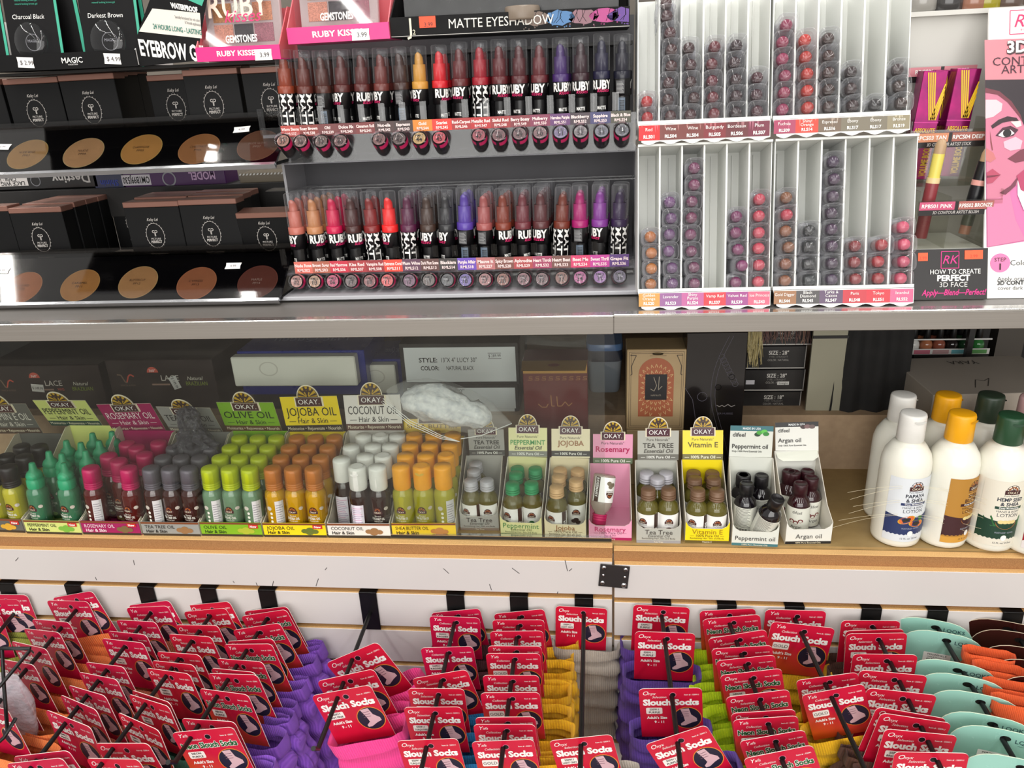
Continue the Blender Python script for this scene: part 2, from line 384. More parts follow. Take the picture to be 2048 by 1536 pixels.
# ================================================================ hooks and sock packs
HOOKM = M('black_hook_metal', (16, 15, 16), .38, .3)
CW, CH = .0920, .0850
RED = {'o': M('card_red', (196, 14, 50), .38, coat=.15), 'y': M('card_crimson', (190, 12, 62), .38, coat=.15),
       'n': M('card_red_orange_fade', (196, 14, 54), .38, kind='fade', c2=(196, 78, 22), coat=.15)}
CARDW = M('card_edge_board', (232, 214, 205), .7)
GREEN = C((18, 86, 38)); PINKFOOT = C((206, 168, 176)); NAVY = C((30, 26, 48)); ORING = C((222, 132, 50)); DKLINE = C((120, 84, 100))
FOOT = [(-.009, .013), (.001, .014), (.0035, .004), (.010, -.002), (.0105, -.0065), (.004, -.009), (-.004, -.0135), (-.0085, -.0135), (-.009, -.0105), (-.004, -.006), (-.0055, .002)]
def card_mesh(mb, brand, neon, tagtxt):
    red = RED['n' if neon or tagtxt == 'GOLD' else brand]
    o = rrect(-CW/2, CW/2, -CH-.012, 0, .0075, 4, True)
    mb.prism(o, 0, .0009, red, CARDW, CARDW)
    y = -.0002
    mb.disc(.0035, -.0125, .0042, .0042, BLACK, y, 16); mb.ring(.0035, -.0125, .0042, .0049, C((232, 120, 150)), y, 16)
    bx = -.041
    if brand == 'o':
        mb.text('O', bx, -.0125, .0078, WHITE, y, 'l', sh=.25); mb.text('nyx', bx+.0088, -.0120, .0052, WHITE, y, 'l', sh=.3)
        mb.text('Selection', bx+.014, -.0185, .0040, WHITE, y, 'l', sh=.3, w=.021)
        mb.text('Item # : SS0911', .041, -.0135, .0024, WHITE, y, 'r', bold=.01)
    else:
        mb.text('Y', bx+.002, -.0105, .0068, WHITE, y, 'l', sh=.25); mb.text('afa', bx+.0085, -.0100, .0050, WHITE, y, 'l', sh=.3)
        mb.text('Collection', bx+.012, -.0178, .0040, WHITE, y, 'l', sh=.3, w=.022)
        mb.text('Item # : SS091', .041, -.0135, .0024, WHITE, y, 'r', bold=.01)
    if neon:
        mb.text('Neon Slouch Socks', 0, -.0315, .0098, WHITE, y, w=.083, bold=.085, up=1)
        mb.text('Neon Slouch Socks', 0, -.0315, .0098, GREEN, y*1.6, w=.082, bold=.035, up=1)
    else:
        mb.text('Slouch Socks', 0, -.0325, .0112, WHITE, y, w=.082, bold=.05, up=1)
    mb.poly(rrect(-.037, -.013, -.050, -.0375, .002, 3), C((236, 226, 220)), y)
    ln = tagtxt.split('/')
    if len(ln) == 1: mb.text(ln[0], -.025, -.0465, .0055, BLACK, y*2, w=.021)
    else: mb.text(ln[0], -.025, -.0425, .0035, BLACK, y*2, w=.02, bold=.02); mb.text(ln[1], -.025, -.0483, .0035, BLACK, y*2, w=.021, bold=.02)
    mb.text("Adult's Size", -.0215, -.0600, .0050, WHITE, y, w=.030, bold=.03); mb.text('9 - 11', -.0185, -.0685, .0045, WHITE, y, bold=.03)
    cx, cz = .0235, -.0585
    mb.disc(cx, cz, .0212, .0218, ORING, y, 26); mb.disc(cx, cz, .0200, .0206, NAVY, y*2, 26)
    mb.poly([(cx+.001+px*1.25, cz+.002+pz*1.25) for px, pz in FOOT], PINKFOOT, y*3)
    for k in range(3): mb.line([(cx-.0095, cz+.012-k*.004), (cx+.002, cz+.0135-k*.0045)], .0008, DKLINE, y*4)
SOCKC = {'coral': ((255, 144, 70), (255, 96, 30)), 'peach': ((250, 158, 120), (226, 110, 72)), 'green': ((44, 116, 92), (26, 82, 64)), 'olive': ((150, 152, 52), (96, 104, 30)), 'purple': ((150, 88, 212), (104, 52, 166)),
         'violet': ((106, 70, 170), (70, 42, 126)), 'hotpink': ((255, 70, 152), (226, 36, 122)), 'maroon': ((92, 38, 48), (58, 22, 32)), 'turquoise': ((14, 126, 184), (6, 82, 136)),
         'gold': ((255, 196, 16), (240, 158, 4)), 'grey': ((190, 180, 168), (146, 136, 124)), 'neon': ((226, 255, 20), (186, 232, 8)), 'brown': ((92, 50, 34), (56, 28, 18)), 'orange': ((252, 104, 44), (206, 66, 22))}
def sock_mesh(mb, cname):
    a, b_ = SOCKC[cname]
    m = M('knit_'+cname, a, .9, kind='knit', c2=tuple((u+v)//2 for u, v in zip(a, b_)), scale=95)
    n = 40; rs = []; W = .0535; D = .5
    rr = random.Random(cname)
    H = .235; K = 40
    prof = [(.90, .86, -.016)]+[(.93, .90, -.004)]
    for k in range(K+1):
        t = k/K; z = .001-H*t
        slouch = .055*math.sin(t*36+.6)*(0 if t < .12 else 1) - (.05 if .10 < t < .14 else 0)
        s_ = 1.0+slouch-.16*max(0, t-.55)
        prof.append((s_, s_+slouch*1.5, z))
    for kx, ky, z in prof:
        lo = []
        for i, (x, y) in enumerate(sup(W, D, 4.2, n)):
            ang = 2*PI*i/n
            wob = .045*math.sin(ang*2+z*60)*(1 if z < -.02 else .3)+rr.uniform(-.008, .008)
            lo.append((x*(kx+wob*.7), y*(ky+wob), z+(.0035*math.sin(ang*3+z*90) if z < -.02 else .001*math.sin(ang*7))))
        rs.append(lo)
    mb.rings(rs[2:], m, True, False, True); mb.rings([rs[2], rs[1], rs[0]], m, True, False, False)
HOOKS = []
def hook(px, py, tx, ty, rise=0.0, ybend=0, group=None, desc=''):
    base = atY(px, py, -.003)
    tip = atZ(tx, ty, base.z+rise)
    gz = .8317+(-.005 if px > 1226 else 0)
    h = thing('display_hook', desc, 'hook', 'black slatwall hooks')
    b = MB()
    b.box(base.x-.0145, base.x+.0145, -.0030, -.0008, base.z-.034, gz-.003, HOOKM, .0005)
    b.box(base.x-.0145, base.x+.0145, -.0030, .0105, gz-.0045, gz-.0012, HOOKM, .0005)
    link('hook_plate', b, h)
    b = MB(); pts = [base.lerp(tip, t) for t in (0, .25, .5, .75, 1)]
    if ybend: pts.append(tip+Vector((0, -.012, .014)))
    b.tube(pts, .0033, HOOKM, 10); link('rod', b, h)
    return base, tip
SPREAD = {'bright orange sock packs': (1.36, .022), 'gold sock packs beside the grey sock': (1.34, .022), 'neon yellow sock packs': (1.24, -.020), 'light grey sock packs': (1.16, .010), 'dark purple sock packs': (1.16, -.003), 'maroon sock packs': (1.16, .012), 'turquoise sock packs': (1.16, .012),
          'peach sock packs': (1.2, .014), 'hot pink sock packs': (1.12, .007), 'gold sock packs beside the brown ones': (1.12, -.002), 'brown sock packs': (1.12, -.010), 'light purple sock packs': (1.16, .012), 'dark green sock packs': (1.14, .010)}
def packs(hk, cards, hname, group):
    """cards: (TLx,TLy,TRx,TRy,brand,neon,tag,sock,label_extra) from the panel outwards"""
    base, tip = hk; n = len(cards); placed = []
    for c in cards:
        tlx, tly, trx, try_ = c[:4]
        w = math.hypot(trx-tlx, try_-tly); hx, hy = (tlx+trx)/2, (tly+try_)/2+w*.125
        # the rod point the card hangs from
        best = min((((base.lerp(tip, t/400)) for t in range(4, 397))), key=lambda p: abs(pj(p)[1]-hy))
        placed.append(best.y)
    for i, c in enumerate(cards):
        tlx, tly, trx, try_, brand, neon, tg, sk, lab = c
        yc = placed[i]
        def solve(s_): return atY(tlx, tly, yc+s_), atY(trx, try_, yc-s_)
        a, b_ = solve(0); L0 = (b_-a).length
        yc = min(yc, -.008); a, b_ = solve(0)
        if L0 < CW*.96 and tlx < 700:
            sgn = 1 if (tlx+trx)/2 < 1217 else -1
            lo, hi = 0, .06
            for _ in range(30):
                mid = (lo+hi)/2; p, q = solve(sgn*mid)
                if (q-p).length < CW: lo = mid
                else: hi = mid
            a, b_ = solve(sgn*min(lo, .045))
        ex = (b_-a).normalized(); sc = min(1.12, max(.88, (b_-a).length/CW))
        gap = (placed[i]-placed[i+1]) if i+1 < n else .05
        th = min(.044, max(.008, gap*.97))
        m = frame((a+b_)/2, ex, (0, 0, 1)) @ RX(2.0) @ Matrix.Scale(sc, 4)
        t = thing('sock_pack', lab, 'socks', group, m)
        key = ('hang_card', brand, neon, tg)
        link('hang_card', cached(key, lambda mb: card_mesh(mb, brand, neon, tg)), t)
        sx, ox = SPREAD.get(group, (1.1, .006))
        if sk == 'coral': th = max(th, .026)
        sk_o = link('knit_sock', cached(('knit_sock', sk), lambda mb: sock_mesh(mb, sk)), t, T(ox, .0012, -CH+.004) @ Matrix.Diagonal((sx, th, 1, 1)))
def pj(p):
    q = Vector(p)-CAM; d = q.dot(CF); return 1024+FPX*q.dot(CR)/d, 768-FPX*q.dot(CU)/d
O = 'o'; Y = 'y'
def lab(base, n, i, what):
    if n == 1: return base
    if i == n-1: return base+', front one of '+what
    if i == 0: return base+', nearest the panel of '+what
    return base+', '+ORD[i+1]+' from the panel of '+what
def series(hk, rows, base, what, group):
    n = len(rows)
    packs(hk, [r+(lab(base, n, i, what),) for i, r in enumerate(rows)], what, group)
hd = lambda s: 'black slatwall hook holding '+s
hA = hook(30, 1225, -130, 1420, desc=hd('the sock packs cut off by the picture edge'))
series(hA, [(-45, 1189, 54, 1190, Y, 0, 'SS0911/MIX', 'olive'), (-60, 1198, 37, 1199, Y, 0, 'SS0911/MIX', 'olive'), (-95, 1225, 2, 1232, Y, 0, 'SS0911/MIX', 'olive')],
       'red carded sock pack, olive green', 'the edge hook', 'sock packs on the edge hook')
hB = hook(157, 1215, -150, 1580, desc=hd('the bright orange sock packs beside a wire loop'))
series(hB, [(104, 1196, 184, 1182, Y, 0, 'SS0911/CORAL', 'coral'), (92, 1201, 175, 1203, Y, 0, 'SS0911/CORAL', 'coral'), (62, 1238, 138, 1245, Y, 0, 'SS0911/CORAL', 'coral'), (46, 1257, 118, 1265, Y, 0, 'SS0911/CORAL', 'coral'),
            (21, 1282, 92, 1298, Y, 0, 'SS0911/CORAL', 'coral'), (-8, 1317, 67, 1330, Y, 0, 'SS0911/CORAL', 'coral'), (-42, 1346, 36, 1363, Y, 0, 'SS0911/CORAL', 'coral'), (-70, 1400, 15, 1420, Y, 0, 'SS0911/CORAL', 'coral')],
       'red carded bright orange sock pack', 'the orange hook', 'bright orange sock packs')
hC = hook(303, 1224, 20, 1590, desc=hd('the peach sock packs'))
series(hC, [(256, 1211, 338, 1201, Y, 0, 'SS0911/PEACH', 'peach'), (251, 1216, 335, 1212, Y, 0, 'SS0911/PEACH', 'peach'), (231, 1240, 311, 1244, Y, 0, 'SS0911/PEACH', 'peach'), (214, 1262, 292, 1270, Y, 0, 'SS0911/PEACH', 'peach'), (202, 1277, 286, 1286, Y, 0, 'SS0911/PEACH', 'peach'),
            (169, 1324, 247, 1334, Y, 0, 'SS0911/PEACH', 'peach'), (156, 1344, 233, 1359, Y, 0, 'SS0911/PEACH', 'peach'), (135, 1370, 210, 1392, Y, 0, 'SS0911/PEACH', 'peach'), (119, 1389, 192, 1420, Y, 0, 'SS0911/PEACH', 'peach'), (90, 1419, 181, 1455, Y, 0, 'SS0911/PEACH', 'peach'),
            (24, 1514, 136, 1501, Y, 0, 'SS0911/PEACH', 'peach'), (11, 1528, 124, 1516, Y, 0, 'SS0911/PEACH', 'peach')],
       'red carded peach sock pack', 'the peach hook', 'peach sock packs')
hD = hook(425, 1226, 180, 1560, desc=hd('the dark green sock packs'))
series(hD, [(375, 1211, 458, 1203, O, 0, 'SS0911/GREEN', 'green'), (366, 1224, 451, 1216, O, 0, 'SS0911/GREEN', 'green'), (349, 1250, 435, 1251, O, 0, 'SS0911/GREEN', 'green'), (336, 1268, 422, 1274, O, 0, 'SS0911/GREEN', 'green'), (312, 1303, 399, 1310, O, 0, 'SS0911/GREEN', 'green'),
            (302, 1321, 387, 1330, O, 0, 'SS0911/GREEN', 'green'), (291, 1336, 378, 1348, O, 0, 'SS0911/GREEN', 'green'), (262, 1380, 339, 1405, O, 0, 'SS0911/GREEN', 'green'), (256, 1388, 337, 1413, O, 0, 'SS0911/GREEN', 'green'), (234, 1424, 317, 1461, O, 0, 'SS0911/GREEN', 'green'),
            (189, 1487, 296, 1487, O, 0, 'SS0911/GREEN', 'green'), (171, 1517, 276, 1519, O, 0, 'SS0911/GREEN', 'green')],
       'red carded dark green sock pack', 'the green hook', 'dark green sock packs')
hE = hook(541, 1226, 350, 1525, .006, 1, desc=hd('the light purple sock packs'))
series(hE, [(487, 1223, 574, 1213, Y, 1, 'NEON/PURPLE', 'purple'), (481, 1233, 572, 1219, Y, 1, 'NEON/PURPLE', 'purple'), (464, 1261, 559, 1246, Y, 1, 'NEON/PURPLE', 'purple'), (453, 1283, 545, 1277, Y, 1, 'NEON/PURPLE', 'purple'), (446, 1289, 543, 1288, Y, 1, 'NEON/PURPLE', 'purple'),
            (432, 1317, 525, 1324, Y, 1, 'NEON/PURPLE', 'purple'), (421, 1336, 509, 1345, Y, 1, 'NEON/PURPLE', 'purple'), (414, 1347, 514, 1350, Y, 1, 'NEON/PURPLE', 'purple'), (397, 1377, 496, 1390, Y, 1, 'NEON/PURPLE', 'purple'), (361, 1437, 469, 1444, Y, 1, 'NEON/PURPLE', 'purple'), (342, 1466, 466, 1454, Y, 1, 'NEON/PURPLE', 'purple')],
       'red carded light purple sock pack', 'the light purple hook', 'light purple sock packs')
hF = hook(740, 1226, 636, 1498, 0, 1, desc=hd('three tilted hot pink sock packs'))
series(hF, [(651, 1327, 754, 1284, O, 0, 'SS0911/HOT PINK', 'hotpink'), (633, 1363, 747, 1338, O, 0, 'SS0911/HOT PINK', 'hotpink'), (622, 1392, 740, 1370, O, 0, 'SS0911/HOT PINK', 'hotpink')],
       'red carded hot pink sock pack', 'the hot pink hook', 'hot pink sock packs')
hG = hook(913, 1228, 838, 1560, desc=hd('maroon and turquoise sock packs'))
series(hG, [(862, 1226, 959, 1217, Y, 0, 'SS0911/BURGUNDY', 'maroon'), (860, 1232, 958, 1236, Y, 0, 'SS0911/BURGUNDY', 'maroon'), (841, 1296, 945, 1293, Y, 0, 'SS0911/BURGUNDY', 'maroon')],
       'red carded maroon sock pack', 'the maroon three', 'maroon sock packs')
series(hG, [(823, 1358, 933, 1339, O, 0, 'SS0911/TURQUOISE', 'turquoise'), (817, 1377, 926, 1378, O, 0, 'SS0911/TURQUOISE', 'turquoise'), (807, 1415, 922, 1414, O, 0, 'SS0911/TURQUOISE', 'turquoise'), (793, 1482, 915, 1477, O, 0, 'SS0911/TURQUOISE', 'turquoise')],
       'red carded turquoise sock pack', 'the turquoise four', 'turquoise sock packs')
hH = hook(1039, 1229, 997, 1570, desc=hd('the long row of gold yellow sock packs'))
series(hH, [(987, 1228, 1088, 1218, Y, 0, 'GOLD', 'gold'), (984, 1240, 1088, 1240, Y, 0, 'GOLD', 'gold'), (979, 1263, 1086, 1262, Y, 0, 'GOLD', 'gold'), (975, 1292, 1083, 1293, Y, 0, 'GOLD', 'gold'), (971, 1307, 1080, 1307, Y, 0, 'GOLD', 'gold'),
            (966, 1351, 1076, 1351, Y, 0, 'GOLD', 'gold'), (960, 1386, 1079, 1385, Y, 0, 'GOLD', 'gold'), (951, 1435, 1069, 1434, Y, 0, 'GOLD', 'gold'), (946, 1449, 1070, 1449, Y, 0, 'GOLD', 'gold'), (942, 1484, 1067, 1479, Y, 0, 'GOLD', 'gold')],
       'red carded gold sock pack', 'the ten beside the grey sock', 'gold sock packs beside the grey sock')
hI = hook(1168, 1224, 1160, 1570, desc=hd('two light grey sock packs'))
packs(hI, [(1116, 1212, 1210, 1217, O, 0, 'SS0911/LIGHT GREY', 'grey', 'red carded light grey sock pack hanging right against the slatwall'), (1098, 1482, 1223, 1469, O, 0, 'SS0911/LIGHT GREY', 'grey', 'red carded light grey sock pack at the front end of its hook')], '', 'light grey sock packs')
hJ = hook(1323, 1228, 1366, 1570, desc=hd('four dark purple sock packs'))
series(hJ, [(1267, 1209, 1380, 1215, O, 0, 'SS0911/PURPLE', 'violet'), (1270, 1263, 1391, 1267, O, 0, 'SS0911/PURPLE', 'violet'), (1277, 1378, 1404, 1376, O, 0, 'SS0911/PURPLE', 'violet'), (1289, 1490, 1412, 1450, O, 0, 'SS0911/PURPLE', 'violet')],
       'red carded dark purple sock pack', 'the dark purple hook', 'dark purple sock packs')
hK = hook(1453, 1232, 1585, 1575, desc=hd('the neon yellow sock packs'))
NR = 'NEON/RAINBOW'
series(hK, [(1399, 1222, 1511, 1217, Y, 1, NR, 'neon'), (1405, 1239, 1520, 1229, Y, 1, NR, 'neon'), (1415, 1278, 1532, 1259, Y, 1, NR, 'neon'), (1423, 1298, 1545, 1291, O, 1, NR, 'neon'), (1432, 1322, 1550, 1310, O, 1, NR, 'neon'),
            (1440, 1351, 1563, 1337, O, 1, NR, 'neon'), (1451, 1395, 1578, 1379, O, 1, NR, 'neon'), (1463, 1427, 1590, 1419, O, 1, NR, 'neon'), (1467, 1440, 1595, 1432, Y, 1, NR, 'neon'), (1479, 1483, 1608, 1460, Y, 1, NR, 'neon'), (1486, 1518, 1625, 1490, Y, 1, NR, 'neon')],
       'red carded neon yellow sock pack', 'the neon yellow hook', 'neon yellow sock packs')
hL = hook(1588, 1234, 1745, 1570, desc=hd('four gold sock packs between neon and brown ones'))
series(hL, [(1531, 1219, 1653, 1222, Y, 0, 'GOLD', 'gold'), (1544, 1243, 1671, 1257, Y, 0, 'GOLD', 'gold'), (1594, 1361, 1713, 1345, Y, 0, 'GOLD', 'gold'), (1603, 1391, 1727, 1368, Y, 0, 'GOLD', 'gold')],
       'red carded gold sock pack', 'the four beside the brown packs', 'gold sock packs beside the brown ones')
hM = hook(1741, 1242, 1900, 1575, desc=hd('the brown sock packs beside mint cards'))
BR = 'SS0911/BROWN'
series(hM, [(1683, 1241, 1801, 1242, O, 0, BR, 'brown'), (1691, 1262, 1808, 1258, O, 0, BR, 'brown'), (1693, 1268, 1815, 1266, O, 0, BR, 'brown'), (1706, 1308, 1836, 1310, O, 0, BR, 'brown'), (1720, 1340, 1856, 1352, O, 0, BR, 'brown'),
            (1735, 1376, 1875, 1391, O, 0, BR, 'brown'), (1754, 1414, 1894, 1438, O, 0, BR, 'brown'), (1762, 1426, 1904, 1447, O, 0, BR, 'brown'), (1770, 1458, 1916, 1472, O, 0, BR, 'brown'), (1789, 1504, 1939, 1507, O, 0, BR, 'brown')],
       'red carded brown sock pack', 'the brown hook', 'brown sock packs')
# mint shoe cards with rounded tops, and the dark brown ones beside them
def arch(w, h, top):
    o = [(w/2, -h)]
    for i in range(15):
        t = PI*i/14; o.append((w/2*math.copysign(abs(math.cos(t))**.62, math.cos(t)), -top+top*math.sin(t)**.9 if 0 < i < 14 else -top))
    o.append((-w/2, -h)); return o
def dome_card(mb, body, edge, kind):
    o = arch(.116, .15, .045)
    mb.prism(o, 0, .0012, body, edge, edge)
    y = -.0003
    mb.disc(.004, -.0135, .0062, .0042, BLACK, y, 16)
    if kind == 'mint':
        tl = C((44, 78, 84))
        mb.text('LQQKS', .029, -.0185, .0062, tl, y, bold=.01, w=.030); mb.text('Memory Foam Slippers', .030, -.0230, .0017, tl, y, w=.026)
        mb.poly(rrect(-.022, .014, -.066, -.040, .001, 2), WHITE, y)
        mb.text('PERIWINKLE', -.004, -.0450, .0032, BLACK, y*2, w=.028); mb.text('Child & Medium 2-3', -.004, -.0490, .0022, BLACK, y*2, w=.03)
        for k in range(14): mb.rect(-.0165+k*.0019, -.0165+k*.0019+.0006+.0006*(k % 3 == 0), -.0625, -.0510, BLACK, y*2)
    else:
        mb.poly(rrect(-.024, .016, -.066, -.036, .001, 2), C((226, 170, 150)), y)
        for k in range(10): mb.rect(-.018+k*.003, -.0166+k*.003, -.062, -.048, C((120, 50, 40)), y*2)
MINT = M('mint_card', (150, 200, 186), .25, coat=.3); MINTE = C((206, 222, 196)); CHOC = M('brown_gloss_card', (48, 14, 12), .18, coat=.4); CHOCE = C((212, 196, 170))
def domes(hk, rows, key, name, body, edge, cat, group, label, what):
    base, tip = hk; n = len(rows)
    for i, (ax, ay, w) in enumerate(rows):
        best = min(((base.lerp(tip, t/400) for t in range(0, 401))), key=lambda p: abs(pj(p)[1]-(ay+w*.12)))
        c = atY(ax, ay, best.y)
        t = thing(name, lab(label, n, i, what), cat, group, T(c) @ RZ(-14) @ RX(3), cached(key, lambda mb: dome_card(mb, body, edge, key)))
hN = hook(1872, 1250, 2070, 1590, desc=hd('the mint green rounded cards'))
domes(hN, [(1868, 1240, 142), (1890, 1266, 150), (1912, 1325, 152), (1932, 1353, 156), (1958, 1388, 152), (1982, 1432, 160), (2008, 1460, 160), (2040, 1518, 165)], 'mint', 'slipper_card', MINT, MINTE, 'hang card', 'mint slipper cards', 'glossy mint green round topped slipper card', 'the mint row')
hO = hook(2022, 1252, 2230, 1560, desc=hd('dark brown rounded cards at the picture edge'))
domes(hO, [(2012, 1243, 140), (2036, 1265, 145), (2058, 1297, 150), (2080, 1325, 150), (2104, 1360, 150)], 'choc', 'slipper_card', CHOC, CHOCE, 'hang card', 'dark brown slipper cards', 'glossy dark brown round topped slipper card', 'the dark row')
for i, (px, py, yy, s_) in enumerate(((1978, 1306, -.075, 1), (1999, 1336, -.10, 1), (2022, 1372, -.135, 1), (2040, 1404, -.165, 1))):
    c = atY(px, py, yy)
    thing('knit_sock', lab('orange ribbed knit sock between mint and dark brown cards', 4, i, 'four'), 'socks', 'orange knit socks', T(c) @ RZ(-14) @ Matrix.Diagonal((.62, .022, .8, 1)), cached(('knit_sock', 'orange'), lambda mb: sock_mesh(mb, 'orange')))
# black wire loop hook and a clear wrapped pack at the left edge
P3 = lambda px, py, Y: atY(px, py, Y)
b = MB(); b.tube([P3(-30, 1305, -.21), P3(4, 1297, -.21), P3(61, 1297, -.205), P3(58, 1303, -.207), P3(0, 1372, -.25), P3(-30, 1400, -.26)], .0026, HOOKM, 8)
wl = thing('wire_loop_hook', 'bent black wire loop hook beside the bright orange sock packs', 'hook', None, None, None)
link('loop', b, wl)
b = MB(); b.tube([P3(4, 1298, -.21), P3(8, 1372, -.23), P3(15, 1462, -.27), P3(31, 1437, -.265), P3(8, 1475, -.28), P3(-20, 1500, -.29)], .0026, HOOKM, 8); link('drop_wire', b, wl)
def wrapped(mb):
    m = M('crinkled_clear_wrap', (206, 198, 206), .12, kind='film', scale=40, alpha=.45, bump=.8)
    rs = []
    for k in range(12):
        z = -k*.012; s_ = math.sin(PI*(k+.6)/12.5)
        rs.append([(x*(.6+.5*s_)*(1+.06*math.sin(5*i+k)), y*(.4+.8*s_)*(1+.1*math.sin(3*i+2*k)), z) for i, (x, y) in enumerate(sup(.035, .012, 2.4, 20))])
    mb.rings(rs, m)
thing('wrapped_pack', 'clear film wrapped pack hanging behind the black wire loop', 'packet', None, T(atY(8, 1352, -.2)) @ RY(8), cached('wrapped_pack', wrapped))
# ================================================================ oil bottles and their card trays
BRN = M('logo_brown', (66, 30, 32), .4); GOLDP = M('logo_gold', (196, 158, 32), .4); LEAFC = C((74, 150, 48)); OLIVE = C((122, 150, 40)); DKBRN = C((58, 36, 26))
def archpts(w, h, hp, n=14):                 # sign outline: plate with a half round on top
    p = [(-w/2, 0), (w/2, 0), (w/2, hp), (w*.40, hp+.0005)]
    for i in range(n+1):
        t = PI*i/n; p.append((w*.385*math.cos(t), hp+(h-hp)*math.sin(t)))
    return p+[(-w*.40, hp+.0005), (-w/2, hp)]
def logo(mb, cx, cz, w, y, bright=True, tree=True, plate=None):
    h = w*.82; hp = w*.36
    sh = lambda pts, k, dz: [(cx+px*k, cz+dz+pz*k) for px, pz in pts]
    P = archpts(w, h, hp)
    mb.poly(sh(P, 1, 0), CREAM, y); mb.poly(sh(P, .93, w*.02), BRN if not bright else DKBRN, y*1.3)
    r = w*.33; zc = cz+hp+.001
    mb.disc(cx, zc, r, (h-hp)*.88, GOLDP, y*1.6, 18, 0, PI)
    for k in range(6):
        a = PI*(k+.5)/6-.12; b_ = a+.24
        mb.poly([(cx+r*.25*math.cos(a), zc+r*.25*math.sin(a)), (cx+r*.98*math.cos(a), zc+(h-hp)*.86*math.sin(a)), (cx+r*.98*math.cos(b_), zc+(h-hp)*.86*math.sin(b_)), (cx+r*.25*math.cos(b_), zc+r*.25*math.sin(b_))], DKBRN, y*1.9)
    if tree:
        mb.rect(cx-w*.025, cx+w*.025, cz+hp, cz+hp+w*.2, DKBRN, y*2.2)
        for dx, dz in ((-.12, .22), (-.05, .29), (.05, .29), (.12, .22), (0, .21)): mb.disc(cx+dx*w, cz+hp+dz*w, w*.055, w*.045, DKBRN, y*2.2, 10)
    mb.poly(sh([(-.5*w, 0), (.5*w, 0), (.5*w, hp), (-.5*w, hp)], .95, w*.01), CREAM, y*2.4)
    mb.poly(sh([(-.5*w, 0), (.5*w, 0), (.5*w, hp), (-.5*w, hp)], .90, w*.02), plate or BRN, y*2.7)
    mb.text('OKAY.', cx, cz+w*.10, w*.19, WHITE, y*3.2, w=w*.74, up=1)
def minilogo(mb, cx, cz, w, y):
    mb.disc(cx, cz+w*.3, w*.42, w*.42, BRN, y, 16, 0, PI); mb.disc(cx, cz+w*.3, w*.30, w*.30, C((176, 96, 46)), y*1.5, 12, 0, PI)
    for k in range(4): mb.line([(cx, cz+w*.3), (cx+w*.4*math.cos(PI*(k+.5)/4), cz+w*.3+w*.4*math.sin(PI*(k+.5)/4))], w*.05, BRN, y*1.8)
    mb.rect(cx-w*.5, cx+w*.5, cz, cz+w*.32, BRN, y*2, 6); mb.text('OKAY', cx, cz+w*.07, w*.18, CREAM, y*2.5, w=w*.8)
def oil_body(mb, liq, kind, name, pic):
    R_ = .0166
    prof = [(0, 0), (R_*.9, 0), (R_, .0015), (R_, .052), (R_*1.02, .060), (R_*.93, .0665), (R_*.72, .0705), (.0115, .0725), (.0115, .078)]
    mb.lathe(prof, liq, 24, caps=False)
    mb.warp = cyl(R_+.0002)
    y = -.0001; lt = C((222, 220, 208)); 
    if kind == 'front':
        minilogo(mb, 0, .036, .015, y)
        mb.text('Blended', 0, .0315, .0022, lt, y*2, w=.011); mb.text(name, 0, .0265, .0036, lt, y*2, w=.021, bold=.02); mb.text('HUILE DE SOIN', 0, .0232, .0016, lt, y*2, w=.014)
        if pic: mb.disc(-.003, .012, .0042, .0032, pic, y, 12); mb.disc(.004, .0105, .0045, .003, pic, y*2, 12); mb.disc(.001, .0145, .0026, .002, C((236, 232, 214)), y*3, 10)
        mb.disc(.014, .044, .0036, .0028, C((190, 180, 168)), y, 14)
    elif kind == 'side':
        mb.disc(-.004, .044, .0042, .0033, C((190, 184, 172)), y, 14)
        for k in range(3): mb.disc(-.001, .036-.0065*k, .0022, .0022, lt, y, 12)
        mb.rect(.006, .020, .004, .056, C((206, 204, 204)), y, 6)
        for k in range(12): mb.rect(.0072, .0185-(k*7 % 5)*.001, .008+k*.0037, .0088+k*.0037, C((110, 104, 116)), y*2, 4)
    else:
        mb.rect(-.010, .011, .002, .050, C((222, 216, 226)), y, 10)
        for k in range(13): mb.rect(-.0085, .0095-(k*5 % 4)*.0015, .006+k*.0032, .0068+k*.0032, C((150, 120, 160) if k % 3 else (200, 120, 160)), y*2, 8)
    mb.warp = None
def oil_cap(mb, m, kind):
    if kind == 'spout':
        mb.lathe([(.0130, .071), (.0135, .074), (.0132, .083), (.0120, .0845), (.0120, .087), (.0128, .0885), (.0105, .094), (.0062, .098), (.0046, .1085), (.0040, .1095), (0, .110)], m, 20)
        return
    p = [(.0134, .071), (.0138, .072)]
    if kind == 'screw':
        for k in range(3): z = .0735+k*.0035; p += [(.0138, z), (.0130, z+.0009), (.0138, z+.0018)]
        p += [(.0137, .0985), (.0128, .1018), (.0108, .1028), (0, .1032)]
    else: p += [(.0140, .080), (.0138, .1015), (.0131, .1040), (0, .1046)]
    mb.lathe(p, m, 22)
    if kind == 'flip':
        mb.X = T(0, -.0128, .0985) @ RX(-14); mb.disc(0, 0, .0072, .0042, M('cap_recess_'+m.name, (200, 160, 40) if 'f5a' in m.name else (214, 212, 206), .5), -.0006, 16, PI, 2*PI); mb.X = Matrix.Identity(4)
        mb.X = T(0, 0, .1047); mb.add([(.0095*math.cos(2*PI*i/20), .0095*math.sin(2*PI*i/20), .0004) for i in range(20)], [tuple(range(20))], m); mb.X = Matrix.Identity(4)
